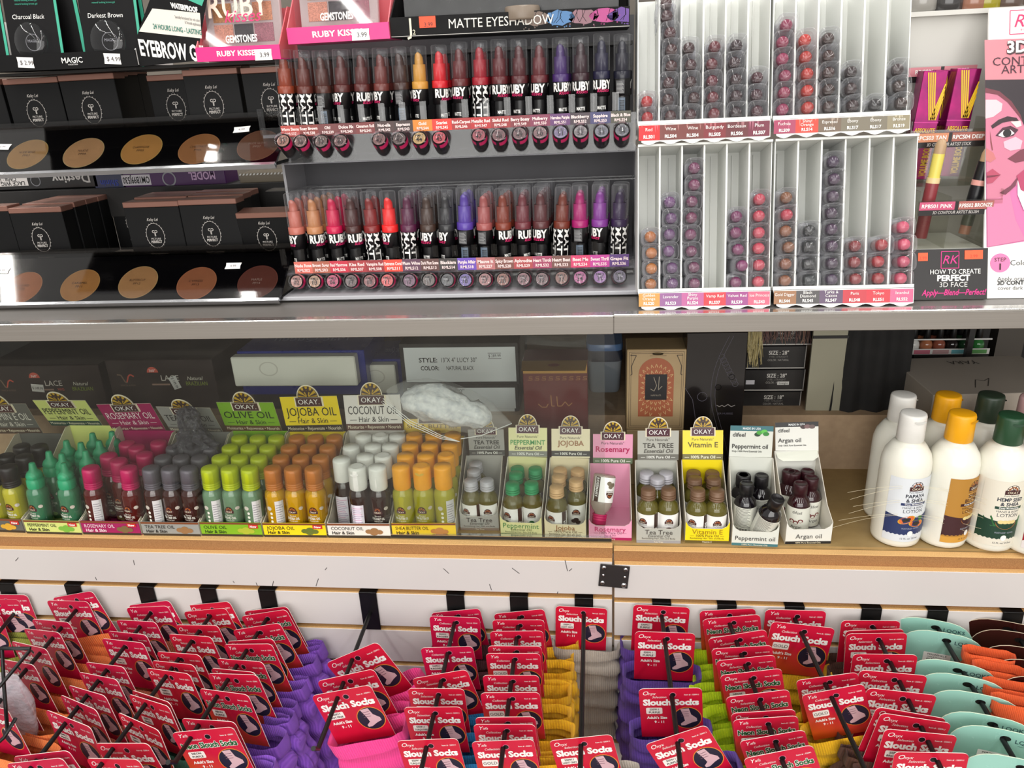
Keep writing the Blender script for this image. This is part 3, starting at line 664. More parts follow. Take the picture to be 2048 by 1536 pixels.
def header_mat(tl, tr, bl, br, Yb):
    B = atY(bl[0], bl[1], Yb); C_ = atY(br[0], br[1], Yb)
    a = at_x(tl[0], tl[1], B.x); b_ = at_x(tr[0], tr[1], C_.x)
    dl = []
    for p in (a, b_):
        if p is not None: dl.append(max(-.03, min(.012, p.y-Yb)))
    dy = sum(dl)/len(dl) if dl else -.008
    top = (atY(tl[0], tl[1], Yb+dy)+atY(tr[0], tr[1], Yb+dy))/2; mid = (B+C_)/2
    return mid, (C_-B), top-mid
HS = 0
def oil_tray(key, lip, hdr, col, txt, tcol, strip, name, lipname, lipcol, liq, capm, capk, bottles, blabel, D=.162, lean=0, newtag=True, pic=None, stripcol=WHITE, hid=False):
    global HS
    (lx0, ly0), (lx1, ly1) = lip
    a = atZ(lx0, ly0, ZS); b_ = atZ(lx1, ly1, ZS); w = (b_-a).length*.985
    Yb = (a.y+b_.y)/2+D
    mid, ex, ez = header_mat(*hdr, Yb)
    org = (a+b_)/2; fm = frame(org, b_-a)
    inv = fm.inverted()
    hz = (inv @ mid).z; hw = w*.985
    face = C(col, .35, coat=.2); inner = C((206, 198, 178)); tc = C(tcol)
    t = thing('display_tray', key, 'display box', 'oil display trays', fm)
    m = MB()
    lh = .0265
    m.box(-w/2, w/2, 0, D, 0, .0012, face)
    m.box(-w/2, w/2, 0, .0011, .0012, lh, face); m.box(-w/2, w/2, .00112, .0016, .0012, lh-.0004, inner)
    m.box(-w/2, w/2, D-.0012, D, .0012, hz, face)
    for sx in (-1, 1):
        x0 = sx*w/2; x1 = x0-sx*.0011
        o = [(.001, .0012), (D, .0012), (D, hz), (D-.012, hz+.001), (D-.05, hz*.80), (.02, lh+.006), (.001, lh)]
        vs = [(x0, p, q) for p, q in o]+[(x1, p, q) for p, q in o]; n = len(o)
        m.add(vs, [tuple(range(n)), tuple(range(n, 2*n))[::-1]]+[((i+1) % n, i, i+n, (i+1) % n+n) for i in range(n)], inner)
    y = -.0003
    m.rect(-w/2, w/2, 0, .0045, C((52, 44, 34)), y); m.rect(-w/2, w/2, lh-.0035, lh, C((122, 66, 34)), y)
    lc = C(lipcol)
    m.text(lipname, -w/2+.006, .0145, .0062, lc, y*2, 'l', w=w*.52); m.text('Hair & Skin', -w/2+.007, .0065, .0056, lc, y*2, 'l', w=w*.42, bold=.02)
    if pic:
        for dx, dz, rx in ((-.008, .012, .006), (.001, .0145, .0065), (.009, .011, .006), (0, .009, .007)): m.disc(w*.24+dx, dz, rx, .0042, pic, y*2+dx*.002, 12)
    if newtag: m.rect(w/2-.021, w/2-.005, .0165, .0235, C((196, 40, 34)), y*3); m.text('New', w/2-.013, .0182, .0040, WHITE, y*4, sh=.1, bold=.03, w=.013)
    link('tray', m, t)
    # header card
    hh = ez.length; H = MB()
    o = [(-hw/2, 0), (hw/2, 0), (hw/2, hh), (-hw/2, hh)]
    H.prism(o, 0, .0009, face, inner, inner)
    y = -.0003; sh_ = hh*.19
    H.rect(-hw/2, hw/2, -.001, sh_, C(strip), y); H.text('Moisturize \u2022 Rejuvenate \u2022 Nourish', 0, sh_*.28, sh_*.5, CREAM, y*2, w=hw*.94)
    H.text(txt, 0, hh*.46, hh*.235, tc, y*2, w=hw*.88, up=1); H.text('\u2014 Hair & Skin \u2014', 0, hh*.245, hh*.15, tc, y*2, w=hw*.84)
    lw = hw*.50; LG = MB(); LG.prism([(px, hh*.72+pz) for px, pz in archpts(lw, lw*.82, lw*.36)], -.0004, .0008, CREAM)
    logo(LG, 0, hh*.72, lw, -.0006)
    hm = inv @ frame(mid, ex, ez)
    link('logo_plate', LG, link('header_card', H, t, hm))
    for i, (cx, ry, kind) in enumerate(bottles):
        wm = fm @ T(-w/2+.0185+cx*.0345*(w/.105)*.98, .0195+ry*.0375, .0016) @ RY(lean) @ RZ((i*53 % 17)-8) @ Matrix.Diagonal((1.02, 1.02, 1.13, 1))
        row = ('front', 'second', 'third', 'rear')[min(3, int(ry+.35))]; side = ('first', 'second', 'third', 'fourth')[int(cx+.5)]
        bt = thing('oil_bottle', '%s, %s of the %s row in its tray' % (blabel, side, row), 'bottle', 'hair oil bottles in card trays', wm)
        link('bottle_body', cached(('bottle_body', name, kind), lambda mb: oil_body(mb, liq, kind, name, pic)), bt)
        ck = 'flip' if (capk == 'disc' and (i % 4 == 1)) else capk
        link('cap', cached(('cap', capm.name, ck), lambda mb: oil_cap(mb, capm, ck)), bt)
def grid(kinds, skip=()):
    return [(c, r, kinds[c] if r == 0 else 'front') for r in range(4) for c in range(3) if (c, r) not in skip]
LQ = lambda n, c, a=.3: M('oil_'+n, c, .12, kind='liquid', alpha=a, coat=.6)
CP = lambda c, r=.42: M('cap_%02x%02x%02x' % c, c, r, kind='mottle', c2=tuple(int(v*.94) for v in c), scale=60, bump=.03)
oil_tray('dark grey oil tray cut off by the picture edge, black caps', ((-62, 1062), (51, 1066)), ((-66, 808), (62, 808), (-30, 866), (98, 866)), (92, 92, 88), 'VITAMIN E OIL', (214, 212, 200), (74, 56, 46), 'VITAMIN E OIL', 'VITAMIN E OIL', (220, 214, 200),
         LQ('vitamin', (196, 190, 60), .35), CP((38, 34, 32)), 'screw', [(1, 0, 'front'), (2, 0, 'front'), (1, 1, 'front'), (2, 1, 'front'), (1, 2, 'front'), (2, 2, 'front')], 'black capped pale yellow oil bottle', lean=4, pic=C((210, 160, 50)))
oil_tray('pale yellow green peppermint oil tray with pointed green caps', ((54, 1067), (166, 1070)), ((62, 799), (172, 803), (100, 850), (208, 851)), (206, 214, 122), 'PEPPERMINT OIL', (30, 34, 26), (24, 66, 54), 'PEPPERMINT OIL', 'PEPPERMINT OIL', (40, 44, 30),
         LQ('peppermint', (72, 132, 96), .3), CP((44, 150, 104)), 'spout', [(0, 0, 'front'), (1.75, 0, 'front'), (0.9, .9, 'front'), (0, 1.1, 'front'), (2, 1.2, 'front'), (1.1, 2, 'front'), (0.1, 2.2, 'front'), (2, 2.2, 'front'), (1, 3, 'front'), (2, 3.2, 'front')], 'green spout topped peppermint oil bottle', lean=6, pic=C((120, 176, 60)))
oil_tray('magenta rosemary oil tray of dark red bottles', ((167, 1069), (284, 1071)), ((192, 808), (303, 808), (228, 862), (330, 860)), (158, 22, 86), 'ROSEMARY OIL', (240, 220, 220), (128, 16, 70), 'ROSEMARY OIL', 'ROSEMARY OIL', (240, 214, 222),
         LQ('rosemary', (84, 22, 18), .15), CP((172, 26, 82)), 'screw', [(0, 0, 'side'), (2, 0, 'front'), (1, .7, 'front'), (0.1, 1.2, 'front'), (2, 1.3, 'front'), (1.1, 2, 'front'), (0.3, 2.4, 'front'), (2, 2.5, 'front')], 'magenta capped dark red rosemary oil bottle', lean=6, pic=C((120, 96, 60)))
oil_tray('grey tea tree oil tray with grey capped brown bottles', ((287, 1071), (403, 1073)), ((303, 815), (422, 815), (338, 862), (450, 865)), (150, 150, 144), 'TEA TREE OIL', (34, 32, 30), (110, 106, 100), 'TEA TREE OIL', 'TEA TREE OIL', (40, 38, 36),
         LQ('teatree', (58, 30, 24), .12), CP((88, 84, 90)), 'screw', grid(('side', 'front', 'front'), ((2, 3),)), 'grey capped brown tea tree oil bottle', lean=5, newtag=False, pic=C((150, 110, 70)))
oil_tray('lime green olive oil tray with lime caps', ((404, 1072), (527, 1074)), ((429, 805), (548, 805), (450, 861), (568, 862)), (126, 176, 34), 'OLIVE OIL', (26, 40, 16), (96, 66, 40), 'OLIVE OIL', 'OLIVE OIL', (34, 60, 16),
         LQ('olive', (122, 156, 122), .38), CP((176, 190, 16)), 'screw', grid(('side', 'front', 'side')), 'lime capped pale green olive oil bottle', lean=4, pic=C((170, 180, 50)))
oil_tray('bright yellow jojoba oil tray with orange brown caps', ((529, 1074), (655, 1075)), ((557, 792), (678, 794), (572, 864), (690, 862)), (236, 210, 26), 'JOJOBA OIL', (24, 20, 14), (52, 44, 34), 'JOJOBA OIL', 'JOJOBA OIL', (30, 26, 16),
         LQ('jojoba', (206, 158, 12), .3), CP((188, 112, 42)), 'screw', grid(('side', 'front', 'front')), 'orange brown capped golden jojoba oil bottle', lean=3, pic=C((96, 110, 40)))
oil_tray('white coconut oil tray with white caps and dark bottles', ((657, 1075), (783, 1076)), ((682, 790), (805, 790), (690, 861), (810, 860)), (224, 220, 212), 'COCONUT OIL', (24, 20, 18), (84, 48, 38), 'COCONUT OIL', 'COCONUT OIL', (30, 26, 24),
         LQ('coconut', (42, 22, 14), .1), CP((234, 232, 226)), 'disc', [(0, .7, 'back'), (1, 0, 'back'), (2, 0, 'front'), (0.1, 1.9, 'front'), (1.1, 1, 'front'), (2, 1, 'front'), (1.2, 2, 'front'), (2.1, 2, 'front'), (0.4, 3, 'front'), (1.3, 3, 'front'), (2.2, 3, 'front')], 'white capped dark coconut oil bottle', lean=2, newtag=False, pic=C((150, 110, 70)))
oil_tray('yellow shea butter oil tray partly under a plastic bag', ((785, 1075), (914, 1075)), ((800, 838), (930, 838), (802, 872), (928, 872)), (232, 196, 40), 'SHEA BUTTER', (90, 60, 20), (150, 120, 30), 'SHEA BUTTER OIL', 'SHEA BUTTER OIL', (40, 30, 14),
         LQ('shea', (196, 190, 50), .4), CP((245, 166, 14)), 'disc', grid(('front', 'front', 'side')), 'yellow capped shea butter oil bottle', lean=1, newtag=False, pic=C((186, 124, 60)))

# ---------------------------------------------------------------- little essential oil trays
def mini_body(mb, glass, lab_, txt, pic, part):
    R_ = .0172
    if part == 'body': mb.lathe([(0, 0), (R_*.92, 0), (R_, .0015), (R_, .042), (R_*.97, .048), (R_*.80, .0555), (R_*.56, .0595), (.0088, .062), (.0088, .068)], glass, 24, caps=False); return
    mb.warp = cyl(R_+.0002); y = -.0001
    if lab_ != 'dark':
        mb.rect(-.026, .026, .003, .042, WHITE, y, 22); mb.rect(.016, .024, .003, .042, DKBRN, y*2, 5)
        mb.warp = None
        old = mb.X; mb.warp = cyl(R_+.0004)
        minilogo(mb, -.002, .026, .013, y*2); mb.text('Pure Naturals', -.002, .0235, .0017, BLACK, y*2, w=.013)
        for dx, dz in ((-.004, .014), (.003, .012), (0, .017)): mb.disc(-.002+dx, dz, .0042, .0034, pic, y*(2+dz*100), 12)
        vs, fs, a, b_ = glyphs(txt, .02); k = .0042/.7; L = (b_-a)*k; sx = min(1, .036/L)
        mb.add([(.0181+vy*k, y*4, .0048+(vx-a)*k*sx) if False else (.0222-vy*k, y*4, .0048+(vx-a)*k*sx) for vx, vy, _ in vs], fs, WHITE)
    else:
        mb.rect(-.027, .027, .003, .046, C((216, 216, 204)), y, 22)
        if pic == 'argan':
            mb.text('difeel', 0, .036, .005, C((50, 46, 46)), y*2, w=.014); 
            for dx, dz in ((-.007, .023), (-.001, .021), (.006, .024)): mb.disc(dx, dz, .004, .0032, C((112, 44, 44)), y*2, 12)
            mb.text('Argan', 0, .011, .0052, C((40, 36, 36)), y*2, w=.016)
        else:
            for k in range(16): mb.rect(-.011, .013-(k*7 % 5)*.0012, .012+k*.0021, .0127+k*.0021, C((70, 70, 66)), y*2, 8)
            for k in range(9): mb.rect(-.008+k*.002, -.0071+k*.002+.0004*(k % 2), .004, .0095, BLACK, y*2)
    mb.warp = None
def mini_cap(mb, m, dark):
    if dark: mb.lathe([(.0092, .060), (.0100, .0615), (.0100, .064), (.0108, .0645), (.0106, .0795), (.0098, .0812), (.0080, .0815), (.0080, .0808), (0, .0808)], m, 22)
    else:
        mb.lathe([(.0112, .0625), (.0118, .0635), (.0118, .0645), (.0109, .0652), (.0109, .0665), (.0116, .0673), (.0116, .0684), (.0108, .069), (.0108, .0702), (.0114, .0709), (.0114, .0722), (.0110, .0725), (.0112, .0775), (.0104, .0790), (0, .0790)], m, 24)
def ess_tray(label, lip, hdr, col, lines, lip_lines, foot, footcol, glass, txt, pic, bottles, dark=False, brand='OKAY', D=.098):
    (lx0, ly0), (lx1, ly1) = lip
    a = atZ(lx0, ly0, ZS); b_ = atZ(lx1, ly1, ZS); w = (b_-a).length*.98
    Yb = (a.y+b_.y)/2+D
    mid, ex, ez = header_mat(*hdr, Yb)
    fm = frame((a+b_)/2, b_-a); inv = fm.inverted(); hz = (inv @ mid).z
    face = C(col, .4, coat=.15); inner = C((222, 216, 202))
    t = thing('display_tray', label, 'display box', 'essential oil trays', fm)
    m = MB(); lh = .034
    m.box(-w/2, w/2, 0, D, 0, .001, face); m.box(-w/2, w/2, D-.001, D, .001, hz, face)
    lo = [(-w/2, .001), (w/2, .001), (w/2, lh+.004), (w/2-.004, lh-.004), (w/2-.011, lh-.0085), (-w/2+.011, lh-.0085), (-w/2+.004, lh-.004), (-w/2, lh+.004)]
    m.prism(lo, 0, .0009, face, inner, inner)
    for sx in (-1, 1):
        x0 = sx*w/2; x1 = x0-sx*.0009
        o = [(.001, .001), (D, .001), (D, hz), (D-.004, hz), (.03, lh+.016), (.001, lh+.004)]; n = len(o)
        m.add([(x0, p, q) for p, q in o]+[(x1, p, q) for p, q in o], [tuple(range(n)), tuple(range(n, 2*n))[::-1]]+[((i+1) % n, i, i+n, (i+1) % n+n) for i in range(n)], inner)
    y = -.0003
    m.rect(-w/2, w/2, 0, .0046, C(footcol), y); m.text(foot, 0, .0010, .0027, CREAM, y*2, w=w*.8)
    for s_, z, h, c_, shr in lip_lines: m.text(s_, 0, z*.83+.0003, h*.93, C(c_), y*2, w=w*.86, sh=shr, bold=.0)
    link('tray', m, t)
    hh = ez.length; hw = w*.97; H = MB()
    H.prism([(-hw/2, 0), (hw/2, 0), (hw/2, hh), (-hw/2, hh)], 0, .0008, face, inner, inner)
    y = -.0003; LG = MB()
    if brand == 'OKAY':
        lw = hw*.62
        LG.prism([(px, hh*.80+pz) for px, pz in archpts(lw, lw*.82, lw*.36)], -.0004, .0007, CREAM); logo(LG, 0, hh*.80, lw, -.0006, plate=C((74, 30, 44)))
        H.text('Pure Naturals\u00b0', 0, hh*.655, hh*.085, C((60, 56, 52)), y, w=hw*.68)
    for s_, z, h, c_, shr, wd, bg in lines:
        if bg: H.rect(-hw/2, hw/2, hh*(z-.05), hh*(z+h+.05), C(bg), y)
        if s_: H.text(s_, 0 if wd < 2 else -hw*.44, hh*z, hh*h, C(c_), y*2, 'c' if wd < 2 else 'l', w=hw*(wd if wd < 2 else wd-2), sh=shr, bold=.015)
    if brand == 'difeel':
        for dx, dz, cc in (((.012, .80, (70, 160, 60)), (.019, .84, (96, 190, 80)), (.022, .76, (52, 130, 56)), (.009, .74, (24, 60, 34))) if 'epper' in foot+lines[2][0] else ((.010, .84, (60, 40, 40)), (.016, .85, (120, 90, 90)), (.023, .84, (96, 76, 72)))):
            H.disc(dx, hh*dz, .0048, .0034, C(cc), y*2-dx*.003, 12)
        if 'Argan' in lines[2][0]:
            H.poly3([(-hw/2, 0, 0), (hw/2, 0, 0), (hw/2-.002, -.006, -.010), (hw/2-.010, -.008, -.0150), (-hw/2+.010, -.008, -.0150), (-hw/2+.002, -.006, -.010)], C((226, 228, 214), .3))
    ho = link('header_card', H, t, inv @ frame(mid, ex, ez))
    if LG.v: link('logo_plate', LG, ho)
    for i, b3 in enumerate(bottles):
        px, py, capc, lb = b3[:4]; tilt = b3[4] if len(b3) > 4 else None
        top = .079 if not dark else .0812
        if tilt is None:
            p = atZ(px, py+3, ZS+.0012+top); q = inv @ p
            q.x = max(-w/2+.0182, min(w/2-.0182, q.x)); q.y = max(.0195, min(D-.019, q.y)); q.z = .0012
            wm = fm @ T(q) @ RZ((i*71 % 40)-22)
        else: wm = fm @ tilt
        bt = thing('essential_oil_bottle', lb, 'bottle', 'small essential oil bottles', wm)
        for pt in ('body', 'label'): link('bottle_body' if pt == 'body' else 'label', cached(('mini_'+pt, txt, dark), lambda mb: mini_body(mb, glass, 'dark' if dark else 'w', txt, pic, pt)), bt)
        cm = M('minicap_%02x%02x%02x' % capc, capc, .45 if not dark else .35, .0 if dark else .15)
        link('cap', cached(('cap', capc, dark), lambda mb: mini_cap(mb, cm, dark)), bt)
GL = M('amber_green_glass', (112, 104, 44), .06, kind='liquid', alpha=.35, coat=.8); GLC = M('clear_glass_bottle', (190, 186, 172), .06, kind='liquid', alpha=.55, coat=.8)
SIL, GRN, TAN, BRC, MAG = (176, 174, 180), (12, 140, 82), (206, 166, 116), (112, 84, 62), (190, 20, 90)
pure = lambda z, bg: ('\u2014 100% Pure Oil \u2014', z, .09, (240, 240, 232), 0, .9, bg)
def mb_labels(colname, what, order): return ['%s capped %s bottle, %s of its tray' % (colname, what, o) for o in order]
rows5 = ('front corner beside the previous tray', 'front corner by the next tray', 'middle', 'rear corner beside the previous tray', 'rear corner by the next tray')
def bl(cap, what, pts, words): return [(p[0], p[1], cap, 'small %s bottle, %s' % (what, w_)) for p, w_ in zip(pts, words)]
ess_tray('grey tea tree essential oil tray beside the shea butter tray', ((921, 1060), (999, 1061)), ((932, 859), (1011, 859), (936, 911), (1013, 911)), (166, 164, 158),
         [('TEA TREE', .44, .15, (44, 40, 38), 0, .76, None), ('Essential Oil', .27, .13, (60, 56, 52), .25, .86, None), pure(.07, (72, 70, 66))],
         [('Tea Tree', .0185, .0085, (50, 46, 42), 0), ('Essential Oil', .0125, .0048, (90, 86, 80), .25), ('Revitalizing Hair, Skin and Body', .0078, .0030, (90, 84, 78), 0)], 'Tea Tree', (150, 134, 122), GL, 'TREE', C((70, 30, 34)),
         bl(SIL, 'silver capped essential oil', ((933, 957), (977, 957), (940, 937), (953, 915)), ('nearest the shea butter tray in front', 'front, beside the green capped tray', 'middle one along the shea butter tray', 'at the back near the shea butter tray')))
ess_tray('pale yellow peppermint essential oil tray with green metal caps', ((1001, 1071), (1085, 1075)), ((1018, 854), (1095, 857), (1017, 913), (1095, 914)), (224, 220, 160),
         [('PEPPERMINT', .42, .16, (72, 150, 78), 0, .9, None), ('Essential Oil', .25, .13, (60, 60, 40), .25, .82, None), pure(.06, (120, 120, 112))],
         [('Peppermint', .0185, .0095, (72, 140, 80), 0), ('Essential Oil', .0125, .0050, (110, 120, 70), .25), ('Revitalizing Hair, Skin and Body', .0082, .0030, (110, 120, 90), 0)], 'Peppermint', (60, 140, 76), GL, 'MINT', C((40, 110, 56)),
         bl(GRN, 'green capped peppermint', ((1022, 964), (1069, 963), (1027, 943), (1033, 922), (1075, 923)), ('front by the silver caps', 'front by the tan caps', 'middle', 'rear by the silver caps', 'rear by the tan caps')))
ess_tray('cream jojoba oil tray with tan metal caps', ((1089, 1075), (1173, 1079)), ((1103, 857), (1182, 859), (1101, 915), (1182, 916)), (226, 214, 178),
         [('JOJOBA', .42, .18, (150, 96, 52), 0, .74, None), pure(.10, (34, 30, 28))],
         [('Jojoba', .0185, .0090, (140, 88, 48), 0), ('\u2014 100% Pure Oil \u2014', .0125, .0048, (90, 70, 50), 0), ('Revitalizing Hair, Skin and Body', .0082, .0030, (100, 84, 60), 0)], 'Jojoba', (186, 140, 84), GL, 'JOJOBA', C((30, 26, 26)),
         bl(TAN, 'tan capped jojoba', ((1112, 970), (1157, 957), (1115, 949), (1119, 927), (1159, 930)), ('front by the green caps', 'front by the pink tray', 'middle', 'rear by the green caps', 'rear by the pink tray')))
ess_tray('pink rosemary oil tray holding a single fallen bottle', ((1177, 1079), (1264, 1081)), ((1185, 868), (1268, 869), (1184, 926), (1267, 927)), (226, 156, 184),
         [('Rosemary', .40, .19, (176, 22, 84), 0, .86, None), ('\u2014 100% Pure Oil \u2014', .04, .10, (240, 240, 232), 0, .9, (96, 112, 84))],
         [('Rosemary', .0185, .0090, (170, 30, 90), 0), ('\u2014 100% Pure Oil \u2014', .0130, .0045, (120, 70, 90), 0), ('Hair & Skin', .0085, .0030, (150, 80, 110), 0)], 'Rosemary', (166, 24, 84), GLC, 'ROSEMARY', C((120, 110, 90)),
         [(0, 0, MAG, 'clear bottle tipped head down with a magenta cap in the pink tray', T(-.008, .050, .0885) @ RY(8) @ RX(157) @ RZ(150))])
ess_tray('grey tea tree oil tray mixing silver and brown caps', ((1272, 1085), (1362, 1087)), ((1274, 861), (1358, 862), (1273, 920), (1359, 920)), (176, 176, 166),
         [('TEA TREE', .42, .16, (66, 62, 56), 0, .76, None), ('Essential Oil', .25, .13, (70, 66, 60), .25, .84, None), pure(.06, (110, 108, 100))],
         [('Tea Tree', .0185, .0085, (60, 54, 50), 0), ('Essential Oil', .0125, .0050, (96, 92, 86), .25), ('Revitalizing Hair, Skin and Body', .0082, .0030, (96, 92, 86), 0)], 'Tea Tree', (150, 148, 150), GL, 'TREE', C((70, 30, 34)),
         bl(BRC, 'brown capped tea tree', ((1295, 974), (1343, 974)), ('front of the grey tray by the pink tray', 'front of the grey tray by the yellow tray'))+bl(SIL, 'silver capped tea tree', ((1315, 952), (1291, 932), (1338, 934)), ('in the middle of the mixed grey tray', 'rear of the mixed tray by the pink tray', 'rear of the mixed tray by the yellow tray')))
ess_tray('bright yellow vitamin E oil tray with brown caps', ((1369, 1085), (1458, 1087)), ((1363, 860), (1449, 861), (1363, 919), (1448, 919)), (238, 214, 24),
         [('Vitamin E', .42, .18, (96, 84, 20), 0, .84, None), ('\u2014 100% Pure Oil \u2014', .04, .10, (244, 240, 210), 0, .9, (112, 104, 56))],
         [('Vitamin E', .0190, .0090, (150, 120, 16), 0), ('\u2014 100% Pure Oil \u2014', .0130, .0045, (70, 60, 20), 0), ('Revitalizing Hair, Skin and Body', .0085, .0030, (90, 80, 20), 0)], 'Vitamin E', (96, 80, 36), GL, 'VITAMIN', C((150, 100, 50)),
         bl(BRC, 'brown capped vitamin E', ((1396, 976), (1445, 977), (1390, 953), (1439, 953), (1384, 926), (1429, 928)), ('front of the yellow tray by the grey tray', 'front of the yellow tray by the black bottles', 'middle of the yellow tray by the grey tray', 'middle of the yellow tray by the black bottles', 'rear of the yellow tray by the grey tray', 'rear of the yellow tray by the black bottles')))
DKG = M('black_glass_bottle', (20, 16, 20), .08, coat=.7); DKR = M('dark_red_glass_bottle', (44, 10, 16), .08, coat=.7); BLK = (24, 22, 24); DRC = (50, 14, 22)
ess_tray('white peppermint tray with teal bands and black bottles', ((1462, 1090), (1556, 1094)), ((1457, 851), (1549, 854), (1455, 913), (1546, 915)), (214, 216, 206),
         [('MADE IN USA', .895, .07, (236, 240, 240), 0, .42, (58, 112, 120)), ('difeel', .66, .13, (58, 56, 54), .05, 2.34, None), ('Peppermint oil', .28, .14, (50, 48, 46), 0, 2.84, None), ('Only 100% Pure Essential Oils', .16, .055, (60, 60, 56), 0, 2.7, None)],
         [('Peppermint oil', .0115, .0080, (50, 48, 46), 0)], '100% Pure Essential Oils', (58, 112, 120), DKG, 'difeelp', 'mint',
         bl(BLK, 'black peppermint oil', ((1494, 963), (1487, 941), (1479, 919), (1526, 921)), ('front by the yellow tray', 'middle by the yellow tray', 'rear by the yellow tray', 'rear by the argan tray'))+[(0, 0, BLK, 'black peppermint oil bottle leaning sideways towards the argan tray', T(.012, .026, .006) @ RY(12) @ RX(16) @ RZ(-30))], True, 'difeel', .092)
ess_tray('white argan oil tray with black bands and folded flap', ((1569, 1088), (1662, 1087)), ((1539, 847), (1628, 845), (1549, 902), (1639, 900)), (220, 220, 212),
         [('MADE IN USA', .895, .07, (236, 240, 240), 0, .38, (24, 22, 22)), ('difeel', .66, .13, (58, 56, 54), .05, 2.30, None), ('Argan oil', .30, .15, (50, 48, 46), 0, 2.58, None), ('Only 100% Pure Essential Oils', .16, .055, (60, 60, 56), 0, 2.7, None)],
         [('Argan oil', .0115, .0080, (50, 48, 46), 0)], '100% Pure Essential Oils', (28, 26, 26), DKR, 'difeela', 'argan',
         bl(DRC, 'dark red argan oil', ((1602, 963), (1638, 951), (1588, 941), (1569, 923), (1624, 924)), ('at the front', 'at the outer side', 'in the middle', 'at the back by the peppermint tray', 'at the back outer corner')), True, 'difeel', .098)

# ---------------------------------------------------------------- lotion bottles
def lotion_body(mb, key, part):
    R_ = .0345
    if part == 'body': mb.lathe([(0, 0), (R_*.86, 0), (R_*.97, .003), (R_, .008), (R_, .122), (R_*.985, .134), (R_*.90, .146), (R_*.72, .1565), (.0215, .161), (.0165, .1625), (.0165, .168)], M('white_bottle_plastic', (232, 230, 218), .3, kind='mottle', c2=(226, 224, 210), scale=20, bump=.02, coat=.2), 32, caps=False); return
    mb.warp = cyl(R_+.0002); y = -.00012
    base, dark, band, l1, l2, pic = {
        'papaya': ((214, 218, 222), (38, 52, 96), (30, 46, 92), 'PAPAYA', '& SHEA', 'papaya'),
        'shea': ((176, 126, 50), (62, 30, 34), (60, 26, 26), 'SHEA', 'BUTTER', 'bowl'),
        'hemp': ((222, 216, 200), (22, 58, 42), (24, 60, 48), 'HEMP SEED', '& SHEA', 'bowl'),
        'red': ((224, 216, 214), (150, 16, 34), (150, 16, 34), 'ROSE', '& SHEA', 'bowl')}[key]
    tc = C((50, 54, 66)) if key != 'shea' else C((70, 36, 24))
    W = .038
    mb.rect(-W, W, .0125, .118, C(base), y, 26)
    n = 26; wave = [(-W+2*W*i/n, .024+.0016*(i % 2)) for i in range(n+1)]
    for i in range(n):
        (xa, za), (xb, zb) = wave[i], wave[i+1]
        ta = .052+.006*abs(xa)/W; tb = .052+.006*abs(xb)/W
        mb.poly([(xa, za), (xb, zb), (xb, tb), (xa, ta)], C(dark), y*1.6)
    if key == 'shea': mb.rect(-W, W, .0125, .0225, C((206, 150, 60)), y*1.5, 26)
    minilogo(mb, 0, .098, .021, y*2); mb.text('Pure Naturals', 0, .0945, .0026, tc, y*2, w=.022)
    mb.text(l1, 0, .0868, .0055, tc, y*2, w=.036, bold=.03); mb.text(l2, 0, .0795, .0055, tc, y*2, w=.027, bold=.03)
    mb.rect(-.019, .019, .0735, .0778, C(band), y*2, 8); mb.text('Deep Moisturizing', 0, .0747, .0026, WHITE, y*3, w=.034, bold=.02)
    mb.text('HAND & BODY', 0, .0685, .0034, tc, y*2, w=.032); mb.text('LOTION', 0, .0615, .0056, tc, y*2, w=.030)
    if pic == 'papaya':
        for dx, dz, a in ((-.008, .050, .4), (.008, .043, -.1)):
            pts = lambda s_: [(dx+s_*(.0125*math.cos(t)*math.cos(a)-.006*math.sin(t)*math.sin(a)), dz+s_*(.0125*math.cos(t)*math.sin(a)+.006*math.sin(t)*math.cos(a))) for t in [2*PI*i/18 for i in range(18)]]
            mb.poly(pts(1), C((214, 160, 40)), y*3); mb.poly(pts(.86), C((214, 104, 50)), y*3.5); mb.poly(pts(.5), C((44, 40, 34)), y*4)
        mb.disc(.010, .051, .008, .0042, C((50, 110, 44)), y*2.8, 14)
    else:
        mb.disc(0, .052, .0145, .011, C((150, 92, 40)), y*3, 18, PI, 2*PI)
        for dx in (-.008, -.002, .004, .009): mb.disc(dx, .053, .0042, .003, C((226, 204, 140)), y*3.5-abs(dx)*.003, 10)
        if key == 'hemp':
            for dx, a in ((-.020, 2.3), (-.016, 1.9), (.016, 1.2), (.020, .8)): mb.poly([(dx, .045), (dx+.014*math.cos(a)-.002, .047+.014*math.sin(a)), (dx+.016*math.cos(a), .047+.016*math.sin(a)), (dx+.004, .046)], C((40, 100, 50)), y*2.8)
    mb.text('MOISTURIZE \u2022 SOFTEN', 0, .034, .0024, C((170, 176, 190)), y*3, w=.026)
    mb.disc(0, .0265, .0042, .0046, WHITE, y*3, 14); mb.text('12 FL oz/ 355ml', 0, .0165, .0030, tc, y*2, w=.026)
    mb.warp = None
def lotion_cap(mb, m):
    mb.lathe([(.0178, .1655), (.0186, .1665), (.0180, .2030), (.0170, .2062), (.0148, .2068), (0, .2068)], m, 28)
    mb.X = T(0, -.0176, .1995) @ RX(-8); mb.disc(0, 0, .0085, .0040, M('cap_notch_'+m.name, tuple(int(255*((m.node_tree.nodes['Principled BSDF'].inputs[0].default_value[i])**.4545)*.86) for i in range(3)), .5), -.0007, 16, PI, 2*PI); mb.X = Matrix.Identity(4)
